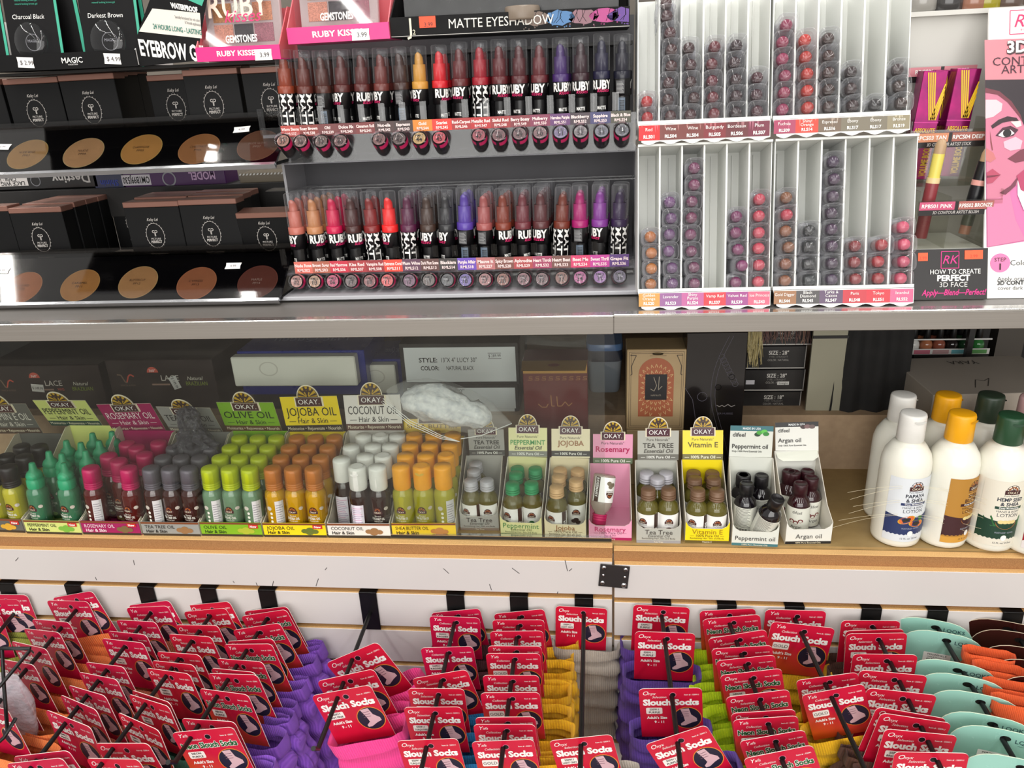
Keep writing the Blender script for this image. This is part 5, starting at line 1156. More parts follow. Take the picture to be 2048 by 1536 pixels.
def pen_cap(mb):
    mb.lathe([(.0106, .0616), (.0109, .0618), (.0109, .104), (.0104, .1058), (.0090, .1064), (0, .1066)], PENCAP, 20, caps=False)
def pencil(name, label, grp, mtx, c, face, full=True):
    t = thing(name, label, 'lip pencil', grp, mtx)
    link('barrel', cached(('barrel', face), lambda mb: pen_core(mb, (0, 0, 0), face)), t)
    link('lipstick_tip', cached(('lipstick_tip', c), lambda mb: pen_tip(mb, c)), t)
    link('clear_cap', cached(('clear_cap', 'pen'), pen_cap), t)
def tester(mb, c, num):
    m = C(c, .3)
    mb.lathe([(.0100, .034), (.0108, .036), (.0108, .028), (.0108, -.002)], C((30, 28, 30), .35), 18, caps=False)
    mb.warp = cyl(.01095); mb.rect(-.03, .034, -.001, .007, PINKT, 0, 18); mb.text('TESTER', .004, .0012, .0042, WHITE, -.0002, w=.018); mb.warp = None
    mb.X = RX(90) @ T(0, 0, 0) if False else Matrix.Identity(4)
    v = [(.0088*math.cos(2*PI*i/22), .0088*math.sin(2*PI*i/22), -.0022) for i in range(22)]
    mb.add(v, [tuple(range(22))[::-1]], m)
    vs, fs, a, b_ = glyphs('RMLS', .02); vs2, fs2, a2, b2 = glyphs(str(num), .02); dk = BLACK; k = .0035/.7; k2 = .0062/.7
    mb.add([((vx-(a+b_)/2)*k, -.0022-vy*k, -.0024) for vx, vy, _ in vs], [f for f in fs], dk); mb.add([((vx-(a2+b2)/2)*k2, .0048-vy*k2, -.0024) for vx, vy, _ in vs2], [f for f in fs2], dk)
def tester_cap(mb): mb.lathe([(.0113, .020), (.0115, .018), (.0115, -.0065), (.0108, -.0078), (.0094, -.0080), (.0090, -.0066), (0, -.0066)], CLEARCAP, 22, caps=False)
UP = [(564, 95, 581, 247, 'v'), (602, 97, 619, 247, 'v'), (639, 97, 656, 247, 'b'), (682, 94, 690, 245, 'r1'), (720, 93, 729, 243, 'r2'), (759, 92, 768, 241, 'r1'), (796, 90, 810, 240, 'b'), (836, 88, 845, 238, 'r1'), (877, 86, 884, 237, 'r2'),
      (917, 80, 924, 238, 'r3'), (958, 77, 964, 236, 'v'), (997, 75, 1002, 234, 'r4'), (1037, 74, 1041, 233, 'r3'), (1078, 73, 1079, 232, 'r3'), (1120, 71, 1123, 231, 'r4'), (1161, 68, 1162, 229, 'r0'), (1203, 63, 1203, 227, 'r0'), (1244, 64, 1244, 225, 'b')]
LO = [(582, 381, 605, 522, 'r1'), (621, 380, 640, 522, 'r2'), (660, 378, 679, 521, 'r2'), (698, 379, 716, 521, 'r2'), (735, 379, 754, 521, 'v'), (774, 378, 787, 521, 'r1'), (812, 377, 823, 520, 'v'), (851, 377, 862, 519, 'r3'), (889, 376, 897, 518, 'r1'),
      (927, 370, 934, 518, 'b'), (966, 374, 972, 517, 'b'), (1004, 373, 1010, 516, 'r2'), (1044, 371, 1048, 516, 'r2'), (1080, 369, 1084, 515, 'r3'), (1126, 370, 1121, 514, 'v'), (1159, 367, 1161, 512, 'b'), (1200, 365, 1199, 511, 'r1'), (1240, 365, 1237, 510, 'v')]
BEH = {'L': [3, 3, 2, 1, 1, 0, 3, 3, 1, 2, 2, 2, 2, 3, 1, 1, 2, 1], 'U': [2, 1, 1, 1, 1, 1, 1, 0, 1, 1, 1, 1, 1, 1, 1, 1, 0, 1]}
YL, YU = .135, .135
st = thing('pencil_stand', 'grey two tier stand holding rows of clear capped lip pencils', 'display stand')
PX0 = atY(598, 560, YL).x-.014; PX1 = atY(1240, 560, YL).x+.022
zL = sum(atY(a[2], a[3]+16, YL).z for a in LO)/18; zU = sum(atY(a[2], a[3]+16, YU).z for a in UP)/18
def spen(rows, key, Y, zb):
    n = 18
    for i, (tx, ty, bx, by, face) in enumerate(rows):
        nm, num, c, sc = CRAY[key][i]
        base = atY(bx, by+14, Y); top = atY(tx, ty+4, Y); base.z = zb
        k = max(.93, min(1.10, (top.z-base.z)/.1066))
        lean = math.degrees(math.atan2(top.x-base.x, top.z-base.z)); lean = max(-3.5, min(3.5, lean))
        for r_ in range(1+BEH[key][i]):
            mtx = T(base.x+(.002*r_ if r_ else 0), Y+.0245*r_, zb+.0004) @ RY(lean if r_ == 0 else lean*.3+(i % 3-1)) @ RZ((i*37+r_*61) % 20-10 if r_ else 0) @ Matrix.Scale(k, 4)
            pos = 'front of the %s column, %s tier' % (HUE[key][i], 'upper' if key == 'U' else 'lower') if r_ == 0 else '%s in the %s column, %s tier' % (ORD[r_+1], HUE[key][i], 'upper' if key == 'U' else 'lower')
            pencil('lip_pencil', '%s capped lip pencil, %s' % (HUE[key][i], pos), 'lip pencils on the %s tier' % ('upper' if key == 'U' else 'lower'), mtx, c, face if r_ == 0 else 'r0')
spen(LO, 'L', YL, zL); spen(UP, 'U', YU, zU)
YB = .262
zt = atY(1250, 30, YB).z
b = MB(); b.box(PX0, PX1, YB, YB+.004, ZU+.012, zt, GPL); link('back_panel', b, st)
for x in (PX0-.004, PX1):
    b = MB(); b.box(x, x+.004, YL+.045, YB, ZU+.009, zU-.045, C((168, 168, 172), .4)); link('side_panel', b, st)
b = MB(); b.box(PX0, PX1+.004, .085, YB, ZU+.003, ZU+.009, C((176, 176, 180), .35), .001); b.box(PX0+.02, PX1-.02, .10, YB, ZU+.0005, ZU+.003, GPL); link('base', b, st)
for zb, nm, rows in ((zL, 'lower_tier_tray', LO), (zU, 'upper_tier_tray', UP)):
    b = MB(); b.box(PX0, PX1, YL-.016, YB, zb-.004, zb, FROST); 
    b.box(PX0, PX1, YL-.018, YL-.016, zb-.040, zb+.010, CLEAR); b.box(PX0, PX1, YL-.018, YB-.02, zb-.0415, zb-.040, FROST)
    for i in range(19):
        x = PX0+(PX1-PX0)*i/18; b.box(x-.0006, x+.0006, YL-.012, YB-.004, zb, zb+.036, CLEAR)
        if i < 18 and i % 1 == 0: b.box(x+.0105 if False else x-.0045, x+.0045, YL-.0135, YL-.0125, zb, zb+.036, CLEAR)
    link(nm, b, st)
# shade name strips clipped to the tier edges and the tester caps below them
def strip(key, pts, Y):
    (x0, y0), (x1, y1), hpx = pts
    a = atY(x0, y0, Y); c = atY(x1, y1, Y); a2 = atY(x0, y0+hpx, Y)
    h = a.z-a2.z; w = c.x-a.x; zt_ = (a.z+c.z)/2
    b = MB(); n = 18
    b.box(a.x, c.x, 0, .0006, zt_-h, zt_, C((60, 58, 60)))
    for i, (nm, num, cc, sc) in enumerate(CRAY[key]):
        xa = a.x+w*i/n; xb = a.x+w*(i+1)/n; xm = (xa+xb)/2
        b.rect(xa, xb, zt_-h, zt_, C(sc, .4), -.0002)
        pk = C((246, 226, 222))
        b.text(nm, xm, zt_-h*.46, h*.26, pk, -.0004, w=(xb-xa)*.94, bold=.03); b.text('RMLS%s' % num, xm, zt_-h*.86, h*.24, pk, -.0004, w=(xb-xa)*.7, bold=.02)
    o = link('shade_strip', b, st, T(0, Y, 0))
strip('L', ((587, 522), (1258, 510), 23.5), YL-.0185)
strip('U', ((560, 247), (1262, 226), 22.5), YL-.0185)
TU = [(567, 283, 37), (602, 284, 38), (643, 284, 39), (681, 283, 40), (759, 280, 42), (799, 279, 43), (839, 278, 44), (879, 277, 45), (958, 272, 47), (998, 272, 48), (1039, 269, 49), (1080, 267, 50), (1121, 266, 51), (1161, 265, 52), (1203, 264, 53), (1244, 262, 54)]
TLo = [(x, y) for x, y in zip((594, 630, 666, 703, 740, 775, 819, 858, 895, 931, 970, 1006, 1047, 1084, 1123, 1160, 1200, 1239), (563, 563, 562, 562, 562, 561, 561, 560, 560, 560, 559, 559, 558, 558, 556, 555, 554, 553))]
def testers(lst, key, Y, pitch):
    for i, q in enumerate(lst):
        px, py = q[0], q[1]
        idx = i if key == 'L' else [z[1] for z in CRAY['U']].index(q[2])
        nm, num, c, sc = CRAY[key][idx]
        p = atY(px, py, Y)
        mtx = T(p) @ RX(-90-pitch)          # +Z of the tester runs into the stand and down
        dull = tuple(int(v*.55+60) for v in c)
        t = thing('tester_pencil', 'upturned %s tester pencil end below the %s shade strip' % (HUE[key][idx], 'upper' if key == 'U' else 'lower'), 'lip pencil', 'tester pencils of the %s tier' % ('upper' if key == 'U' else 'lower'), mtx)
        link('barrel', cached(('barrel', 'tester', nm), lambda mb: tester(mb, dull, num)), t)
        link('clear_cap', cached(('clear_cap', 'tester'), tester_cap), t)
testers(TU, 'U', YL-.033, 34); testers(TLo, 'L', YL-.033, 17)
for zb in (zL, zU):
    b = MB(); pz = zb-.0535 if zb == zL else zb-.060
    b.box(PX0-.002, PX1+.002, YL-.034, YL-.004, pz-.0168, pz-.0154, CLEAR)
    link('tester_ledge', b, st)

# ================================================================ white slanted racks of bullet lipsticks
TILT = rad(15); NRM = Vector((0, -math.cos(TILT), math.sin(TILT))); UPV = Vector((0, math.sin(TILT), math.cos(TILT)))
P0 = atZ(1400, 616, ZU+.001)
WPL = M('white_rack_plastic', (230, 231, 226), .35, kind='mottle', c2=(224, 226, 222), scale=6, bump=.01)
def rk(px, py, off=0.0): return atP(px, py, P0+NRM*off, NRM)
LIP = {'upper': [
  ('red', 'Red', '01', (176, 24, 30), [(180, 1015), (185, 1180)], 1), ('wine', 'Wine', '04', (70, 26, 30), [(380, -5), (388, 125), (420, 300), (435, 475), (435, 645), (408, 820), (400, 995), (425, 1165)], 1),
  ('dark wine', 'Wine', '04', (66, 26, 30), [(615, 460), (635, 635), (633, 810), (670, 975), (633, 1150)], 1), ('burgundy', 'Burgundy', '05', (104, 24, 38), [(885, 445), (855, 625), (858, 800), (865, 970), (878, 1140)], 1),
  ('bordeaux', 'Bordeaux', '06', (56, 26, 32), [(1112, 430), (1090, 610), (1105, 785), (1108, 955), (1105, 1125)], 1), ('plum', 'Plum', '07', (72, 26, 38), [(1325, 765), (1320, 945), (1325, 1115)], 1),
  ('fuchsia', 'Fuchsia', '09', (150, 44, 82), [(248, 220), (208, 395), (208, 570), (235, 745), (225, 920), (208, 1095)], 2), ('shiny orange', 'Shiny/Orange', '14', (196, 48, 36), [(440, 375), (448, 550), (465, 725), (465, 900), (468, 1075)], 2),
  ('espresso', 'Espresso', '16', (66, 38, 34), [(680, 360), (685, 540), (685, 715), (685, 890), (685, 1070)], 2), ('ebony', 'Ebony', '17', (56, 34, 34), [(918, 705), (918, 880), (935, 1055)], 2),
  ('lone ebony', 'Ebony', '17', (46, 42, 40), [(1165, 1045)], 2), ('bronze', 'Bronze', '19', (64, 46, 42), [(1400, 680), (1415, 855), (1435, 1030)], 2)],
 'lower': [
  ('golden orange', 'Golden/Orange', '20', (190, 112, 40), [(180, 820), (190, 960), (190, 1095), (185, 1230)], 3), ('lavender', 'Lavender', '23', (106, 62, 112), [(348, 520), (360, 660), (345, 800), (340, 945), (368, 1090), (372, 1225)], 3),
  ('shiny purple', 'Shiny/Purple', '24', (116, 44, 84), [(560, 225), (560, 370), (540, 515), (535, 655), (528, 800), (535, 945), (558, 1085), (562, 1225)], 3), (None, 'Vamp Red', '37', (196, 24, 44), [], 3),
  ('velvet', 'Velvet Red', '39', (126, 26, 92), [(925, 645), (920, 785), (940, 930), (975, 1070), (920, 1215)], 3), ('ice pink', 'Ice Princess', '43', (206, 60, 84), [(1125, 495), (1120, 640), (1120, 785), (1118, 920), (1120, 1065), (1115, 1210)], 3),
  ('golden brown', 'Gold Digger', '44', (140, 82, 48), [(205, 480), (210, 630), (200, 770), (225, 910), (200, 1055), (195, 1200)], 4), ('black', 'Black/Diamond', '45', (44, 46, 46), [(405, 765), (395, 905), (395, 1055), (400, 1195)], 4),
  ('dark violet', 'Turks &/Caicos', '47', (72, 46, 74), [(610, 170), (620, 320), (610, 470), (595, 615), (597, 755), (600, 900), (600, 1050), (598, 1190)], 4), ('brick', 'Paris', '48', (142, 34, 40), [(800, 900), (795, 1040), (805, 1185)], 4),
  ('crimson', 'Tokyo', '51', (176, 32, 44), [(1030, 890), (1000, 1035), (1000, 1180)], 4), ('rose pink', 'Istanbul', '52', (220, 76, 110), [(1215, 735), (1225, 885), (1220, 1035), (1195, 1180)], 4)]}
STC = {'Red': (206, 30, 36), 'Wine': (112, 56, 52), 'Burgundy': (122, 44, 50), 'Bordeaux': (100, 48, 52), 'Plum': (112, 44, 62), 'Fuchsia': (160, 62, 92), 'Shiny/Orange': (206, 64, 48), 'Espresso': (110, 92, 76), 'Ebony': (116, 108, 92), 'Bronze': (140, 130, 104),
       'Golden/Orange': (200, 140, 50), 'Lavender': (136, 78, 134), 'Shiny/Purple': (176, 80, 138), 'Vamp Red': (196, 28, 44), 'Velvet Red': (146, 50, 124), 'Ice Princess': (216, 84, 112), 'Gold Digger': (146, 98, 58), 'Black/Diamond': (64, 60, 60), 'Turks &/Caicos': (86, 62, 92), 'Paris': (186, 40, 54), 'Tokyo': (196, 36, 52), 'Istanbul': (228, 90, 130)}
ZO = {1: (1260, 0, 5.12), 2: (1530, 0, 5.12), 3: (1260, 280, 4.267), 4: (1530, 280, 4.266)}
def lip_cap(mb):
    R_ = .0126
    prof = [(.93, .042), (.97, .040), (1.0, .036), (1.0, .007), (.975, .0042), (.92, .0024), (.82, .0011), (.66, .0003), (.42, -.0002), (.16, -.0005), (.02, -.0005)]
    mb.rings([[(x*k, z, y*k) for x, y in sup(R_, R_, 3.6, 28)] for k, z in prof], LIPCAP, True, False, True)
    mb.rings([[(x*k, z, y*k) for x, y in sup(R_, R_, 3.6, 28)] for k, z in ((.76, .040), (.76, .010))], LIPCAP, True, False, False)
def lip_tip(mb, c):
    m = C(tuple(int(v*.84) for v in c), .2, coat=.5); prof = [(.0076, .040), (.0078, .018), (.0076, .0135), (.0064, .0105), (.0040, .0085), (0, .0080)]
    mb.X = RX(90) @ Matrix.Scale(-1, 4, (0, 0, 1)); mb.lathe(prof, m, 22, caps=False); mb.X = Matrix.Identity(4)
    mb.add([(.0048*math.cos(2*PI*i/14), .0108, .0012+.0042*math.sin(2*PI*i/14)) for i in range(14)], [tuple(range(14))], m)
def lip_base(mb, c):
    m = C(tuple(int(v*.35+90) for v in c), .3, coat=.3)
    mb.rings([[(x*k, z, y*k) for x, y in sup(.0120, .0120, 3.6, 28)] for k, z in ((.86, .0405), (.98, .0425), (1.0, .045), (1.0, .066), (.94, .0675))], M('lip_base_grey', (206, 206, 212), .25, kind='liquid', alpha=.35, coat=.4), True)
    mb.X = RX(90) @ Matrix.Scale(-1, 4, (0, 0, 1)); mb.lathe([(.0085, .040), (.0085, .034)], CHROME, 18, caps=False); mb.X = Matrix.Identity(4)
RB = Matrix((Vector((1, 0, 0)), Vector((0, math.cos(TILT), -math.sin(TILT))), UPV)).transposed().to_4x4()
for tier in ('upper', 'lower'):
    for ci, (col, nm, num, c, pts, zo) in enumerate(LIP[tier]):
        x0, y0, k = ZO[zo]; n = len(pts)
        for i, (zx, zy) in enumerate(reversed(pts)):
            p = rk(x0+zx/k, y0+zy/k, .004)
            mtx = RB.copy(); mtx.translation = p
            cc = tuple(max(0, min(255, int(v*(.94+.12*((i*37+ci*13) % 10)/10)))) for v in c)
            lbl = '%s lipstick, %s of the %s column, %s white rack' % (col, 'only one' if n == 1 else ('bottom one' if i == 0 else ('top one' if i == n-1 else ORD[i+1]+' from the bottom')), col, tier) if n > 1 else '%s bullet lipstick lying alone in its %s rack column' % (col, tier)
            if tier == 'lower' and col == 'golden brown' and i == 4: cc = (196, 52, 76); lbl = 'bright pink lipstick stacked among the golden brown ones, lower rack'
            t = thing('lipstick', lbl, 'lipstick', '%s lipsticks in the %s white rack' % (col, tier), mtx @ RY((i*29+ci*17) % 9-4))
            cq = tuple(v//6*6 for v in cc)
            link('clear_cap', cached(('clear_cap', 'lip'), lip_cap), t)
            link('bullet', cached(('bullet', cq), lambda mb: lip_tip(mb, cq)), t)
            link('base', cached(('base', 'lip'), lambda mb: lip_base(mb, cq)), t)
def rack(label, tier, half, left, right, ytop, ybl, ybr, lab_px):
    """left/right: front edge pixels x at the bottom; ybl/ybr: y of the tray lip"""
    O_ = rk(left, ybl); Rt = rk(right, ybr); Tp = rk(left, ytop)
    w = Rt.x-O_.x; h = (Tp-O_).dot(UPV); fm = RB.copy(); fm.translation = O_
    t = thing('lipstick_rack', label, 'display rack', 'white slanted lipstick racks', fm)
    b = MB(); D = .082
    b.box(0, w, D-.002, D, 0, h, WPL); b.box(0, w, .006, D, 0, .003, WPL)
    if tier == 'lower': b.box(0, w, .004, D, h-.003, h, WPL)
    for i in range(7): x = w*i/6; b.box(x-.0011 if i else 0, x+.0011 if i < 6 else w, .012 if tier == 'upper' else .008, D-.002, .003, h-.0005 if tier == 'upper' else h-.0031, WPL)
    for i in range(6): x = w*(i+.62)/6; b.box(x-.0006, x+.0006, D-.008, D-.002, .003, h*.96, WPL)
    b.box(0, w, .0, .006, 0, .0045, WPL); link('tray_frame', b, t)
    b = MB(); cols = LIP[tier][half*6:half*6+6]; s0 = lab_px*h/(ybl-ytop)
    y = -.0006
    sc = [(0, 0)]
    for i in range(6):
        for q in range(1, 7): u = (i+q/6)*w/6; sc.append((u, -s0-.0030+.0022*math.cos(2*PI*q/6)))
    b.prism([(0, -.0005)]+sc+[(w, -.0005)], 0, .0008, WHITE)
    for i, (col, nm, num, c, pts, zo) in enumerate(cols):
        xa, xb = w*i/6, w*(i+1)/6; b.rect(xa+(.001 if i == 0 else 0), xb-(.001 if i == 5 else 0), -s0+.0005, -.0015, C(STC[nm], .3), y)
        rr = random.Random(nm+num)
        for q in range(3):
            if tier == 'upper': xx = xa+rr.random()*(xb-xa)*.9; b.poly([(xx, -.002), (xx+.002, -.002), (xx+.001, -.002-rr.random()*s0*.6)], C(tuple(min(255, v+60) for v in STC[nm]), .3), y*1.3)
        parts = nm.split('/'); hh = s0*.20
        for q, pn in enumerate(parts): b.text(pn, (xa+xb)/2, -s0*(.42 if len(parts) == 1 else .30+.24*q), hh, WHITE, y*2, w=(xb-xa)*.86)
        b.text('RLS'+num, (xa+xb)/2, -s0*.86, hh, WHITE, y*2, w=(xb-xa)*.72, bold=.03)
    link('shade_strip', b, t, T(0, -.0008, 0))
rack('upper white lipstick rack with red, wine and plum columns', 'upper', 0, 1276, 1541, -40, 250, 239, 34)
rack('upper white lipstick rack with fuchsia, orange and brown columns', 'upper', 1, 1546, 1821, -48, 239, 227, 31)
rack('lower white lipstick rack with golden, purple and pink columns', 'lower', 0, 1276, 1541, 288, 585, 579, 30)
rack('lower white lipstick rack with brown, black and red columns', 'lower', 1, 1546, 1828, 277, 580, 571, 30)

# ================================================================ contour stick display with its poster
YD = .105
def q2(px, py, Y=YD): return atY(px, py, Y)
t3 = thing('contour_display', 'white contour stick display with clear bins and printed front', 'display stand')
b = MB(); a = q2(1822, 25, .20); c = q2(1966, 600, .20); b.box(a.x-.02, c.x+.04, .20, .204, ZU, a.z, C((196, 194, 188), .5)); b.box(a.x-.02, c.x+.04, .19, .2, a.z-.006, a.z, C((206, 204, 198), .5)); link('back_panel', b, t3)
b = MB(); TA = rad(19); FP = Matrix((Vector((1, 0, 0)), Vector((0, math.cos(TA), -math.sin(TA))), Vector((0, math.sin(TA), math.cos(TA))))).transposed().to_4x4(); FP.translation = (0, .040, ZU+.001)
def tq(px, py): return FP.inverted() @ atP(px, py, FP.translation, FP.to_3x3() @ Vector((0, -1, 0)))
a = tq(1828, 504); c = tq(1974, 594); w_ = c.x-a.x; h_ = a.z-c.z; xm = (a.x+c.x)/2
BK = C((28, 24, 24), .35); b.box(a.x-.012, c.x, 0, .0025, .0005, a.z+.003, BK)
y = -.0004
pk = C((214, 40, 130))
zc = a.z-h_*.17; b.line([(xm-.012, zc-.012), (xm+.010, zc-.012), (xm+.010, zc+.010), (xm-.012, zc+.010), (xm-.012, zc-.012)], .0009, pk, y); b.text('RK', xm-.001, zc-.006, .011, pk, y, sh=.3, w=.018)
b.text('HOW TO CREATE', xm+.006, a.z-h_*.49, .0062, WHITE, y, w=w_*.68); b.text('PERFECT', xm+.004, a.z-h_*.635, .0074, WHITE, y, w=w_*.50, bold=.04); b.text('3D FACE', xm+.004, a.z-h_*.77, .0064, C((220, 218, 214)), y, w=w_*.40)
b.text('Apply\u2014Blend\u2014Perfect!', xm+.004, a.z-h_*.945, .0075, pk, y, w=w_*.86, sh=.22, bold=.02)
link('printed_front', b, t3, FP)
b = MB(); b.box(a.x-.012, c.x+.004, .083, .19, ZU, ZU+a.z*math.cos(TA)-.001, WPL); link('base', b, t3)
OST = C((244, 92, 50), .5)
for i, (x0, x1, ya, yb) in enumerate(((1836, 1855, 506, 522), (1929, 1965, 501, 518))):
    u = tq(x0, ya); v_ = tq(x1, yb); b = MB(); b.box(u.x, v_.x, -.0008, -.0003, v_.z, u.z, OST); b.text('2.99', (u.x+v_.x)/2, v_.z+.002, .004, C((200, 60, 36)), -.0010, w=.012); link('price_sticker', b, t3, FP)
CL2 = M('bin_acrylic', (240, 240, 236), .05, kind='clear', alpha=.4)
def bin_(name, x0, x1, ytop, ybot, Y0, Y1, mid):
    u = q2(x0, ytop, Y0); v_ = q2(x1, ybot, Y0); b = MB(); th = .0016
    b.box(u.x, v_.x, Y0, Y0+th, v_.z, u.z, CL2); b.box(u.x, v_.x, Y0+th, Y1, v_.z, v_.z+th, CL2)
    for x in (u.x, mid, v_.x-th): b.box(x, x+th, Y0+th, Y1, v_.z+th, u.z+(.012 if x != mid else .004), CL2)
    link(name, b, t3); return u, v_
m1 = q2(1902, 400, .085).x
bin_('clear_bin', 1838, 1987, 402, 499, .085, .165, m1)
bin_('clear_bin', 1822, 1968, 262, 370, .135, .19, q2(1890, 300, .135).x)
def labstrip(x0, x1, ya, yb, Y, l, r_, cl, cr, foot, fl):
    u = q2(x0, ya, Y); v_ = q2(x1, yb, Y); b = MB(); hh = u.z-v_.z; w = v_.x-u.x
    b.box(u.x, v_.x, Y, Y+.0008, v_.z, u.z, BK); b.rect(u.x, u.x+w*.48, v_.z+hh*.40, u.z, C(cl), Y-.0002); b.rect(u.x+w*.53, v_.x, v_.z+hh*.40, u.z, C(cr), Y-.0002)
    b.text(l, u.x+w*.24, v_.z+hh*.56, hh*.27, WHITE, Y-.0004, w=w*.42, bold=.02); b.text(r_, u.x+w*.76, v_.z+hh*.56, hh*.27, WHITE, Y-.0004, w=w*.44, bold=.02); b.text(foot, u.x+w*.5, v_.z+hh*.11, hh*.22, C((214, 208, 204)), Y-.0004, w=w*.62, sh=.1)
    link('shade_strip', b, t3)
labstrip(1840, 1984, 405, 428, .0838, 'RPBS01 PINK', 'RPBS02 BRONZE', (200, 84, 120), (170, 100, 92), '3D CONTOUR ARTIST BLUSH', 0)
labstrip(1830, 1968, 268, 292, .1338, 'RPCS03 TAN', 'RPCS04 DEEP', (206, 136, 100), (160, 92, 80), '3D CONTOUR ARTIST STICK', 0)
labstrip(1816, 1950, 136, 160, .19, 'RPCS01', 'RPCS02', (206, 130, 140), (206, 130, 140), '3D CONTOUR ARTIST STICK', 0)
# metallic magenta boxes
MGB = M('metallic_magenta', (150, 10, 92), .2, .55, kind='mottle', c2=(96, 4, 70), scale=30, bump=.01); YEL = C((232, 186, 30), .35)
def magenta(label, px, py, pb, Y, rot):
    top = q2(px, py, Y); bot = q2(px-10, pb, Y); h = top.z-bot.z; w = .031
    t = thing('makeup_box', label, 'makeup box', 'magenta makeup boxes', T(top.x, Y, bot.z) @ RY(rot))
    b = MB(); b.box(-w/2, w/2, 0, .022, 0, h, MGB, .0006); y = -.0004
    for k in range(4): b.line([(-w*.30+k*.0028, h-.002), (w*.10+k*.0022, h-.062)], .0017, YEL, y); b.line([(w*.49, h-.016-k*.006), (w*.14+k*.0022, h-.062)], .0015, YEL, y)
    b.rect(-w/2, w/2, h-.0655, h-.0645, C((214, 60, 150)), y); b.text('ABSOLUTE', 0, h-.078, .0055, YEL, y, w=w*.86, bold=.03); b.text('NEW YORK', 0, h-.083, .0022, YEL, y, w=w*.4)
    vs, fs, a_, b_ = glyphs('VOLUME BOOSTER', .04); k = .0085/.7; sx = min(1, (h-.090)/((b_-a_)*k))
    b.add([(.012-vy*k+.004-.004, y, .004+(vx-a_)*k*sx) for vx, vy, _ in vs], fs, YEL); link('carton', b, t)
magenta('metallic magenta box with yellow V, nearest the white lipstick racks', 1861, 142, 358, .155, 3)
magenta('metallic magenta box with yellow V, partly hidden behind its twin', 1884, 140, 358, .178, 3)
magenta('metallic magenta box with yellow V, beside the face poster', 1928, 137, 352, .155, 3)
def stick(label, px, py, pb, Y, cols, rot):
    top = q2(px, py, Y); bot = q2(px-8, pb, Y); h = top.z-bot.z
    t = thing('contour_stick', label, 'makeup stick', 'sticks in the clear bins', T(bot.x, Y, bot.z+.002) @ RY(rot))
    b = MB(); r_ = .0088; segs = cols
    for (z0, z1, cc, rr_) in segs: b.lathe([(rr_, h*z0), (rr_, h*z1)], C(cc, .3), 18)
    link('tube', b, t)
    b = MB(); z0 = segs[-1][1]*h; b.lathe([(r_*.8, z0), (r_*.8, z0+.010), (r_*.55, z0+.017), (0, z0+.019)], C((176, 146, 112), .4), 18); link('tip', b, t)
stick('black contour stick with beige tip and pink band in the clear bin', 1935, 322, 470, .115, [(0, .12, (170, 120, 100), .0070), (.12, .34, (80, 84, 72), .0075), (.34, .44, (140, 80, 70), .0085), (.44, .66, (26, 26, 30), .0092), (.66, .73, (226, 160, 150), .0094), (.73, .97, (26, 26, 30), .0088)], 7)
stick('dusty red lip tube with pale yellow cap beside the lipstick racks', 1848, 300, 478, .110, [(0, .62, (140, 56, 62), .0082), (.62, .68, (226, 200, 150), .0084), (.68, .94, (220, 204, 96), .0072)], 4)
# face poster
YP = 0.0
pt = thing('face_poster', 'printed poster of a made up face with contour shading', 'poster')
FQ = FP.copy(); FQ.translation = (0, .046, ZU+.001)
def pp(px, py): q = FQ.inverted() @ atP(px, py, FQ.translation, FQ.to_3x3() @ Vector((0, -1, 0))); return (q.x, q.z)
u = pp(1969, 18); v_ = pp(1975, 597); x0 = (u[0]+v_[0])/2; x1 = x0+.16; zt_ = u[1]; zb_ = v_[1]+.004
b = MB(); b.box(x0, x1, YP, YP+.003, zb_-.004, zt_, WHITE); yy = YP-.0003
def PL(pts, c, k=1): b.poly([pp(*q) for q in pts], C(c, .35), YP-.0003*k)
PL([(1969, 80), (2130, 74), (2130, 160), (1970, 160)], (206, 128, 138)); PL([(1970, 160), (2130, 158), (2130, 470), (1973, 495)], (206, 110, 160))
PL([(1970, 160), (2130, 158), (2130, 255), (2052, 262), (2040, 232), (2022, 204), (1998, 184), (1970, 178)], (42, 32, 38), 2)
PL([(1970, 178), (1998, 184), (2022, 204), (2040, 232), (2050, 262), (2056, 300), (2052, 336), (2040, 362), (2018, 384), (1996, 396), (1973, 398)], (196, 116, 140), 3)
PL([(1970, 176), (1998, 183), (2022, 203), (2040, 230), (2045, 246), (2036, 232), (2014, 205), (1994, 190), (1970, 186)], (110, 50, 62), 4)
PL([(1970, 200), (1992, 200), (2004, 208), (2002, 222), (1986, 234), (1970, 238)], (236, 190, 196), 4)
PL([(1981, 252), (1996, 240), (2014, 233), (2032, 236), (2040, 246), (2024, 242), (2004, 246), (1984, 258)], (52, 28, 36), 4)
PL([(1990, 272), (2004, 256), (2020, 252), (2036, 260), (2026, 272), (2008, 276)], (70, 32, 48), 4); PL([(1995, 271), (2006, 261), (2020, 260), (2028, 267), (2016, 274), (2004, 275)], (226, 214, 214), 5)
b.disc(*pp(2013, 267), .0052, .0052, C((26, 20, 22)), YP-.0018, 14); PL([(2020, 244), (2040, 242), (2042, 252), (2032, 256)], (240, 200, 200), 5)
PL([(2006, 284), (2030, 274), (2044, 282), (2040, 298), (2020, 302), (2008, 296)], (232, 176, 190), 4); PL([(2014, 318), (2040, 300), (2054, 296), (2050, 322), (2030, 326)], (112, 52, 66), 4)
PL([(1979, 262), (1985, 300), (1983, 302), (1980, 285)], (130, 62, 66), 4); PL([(1971, 296), (1986, 306), (1991, 318), (1980, 325), (1971, 322)], (190, 110, 110), 4)
PL([(1972, 346), (1984, 338), (2000, 350), (1984, 366), (1973, 368)], (170, 66, 92), 5); PL([(1972, 352), (2001, 350), (1988, 354), (1973, 356)], (110, 36, 56), 6)
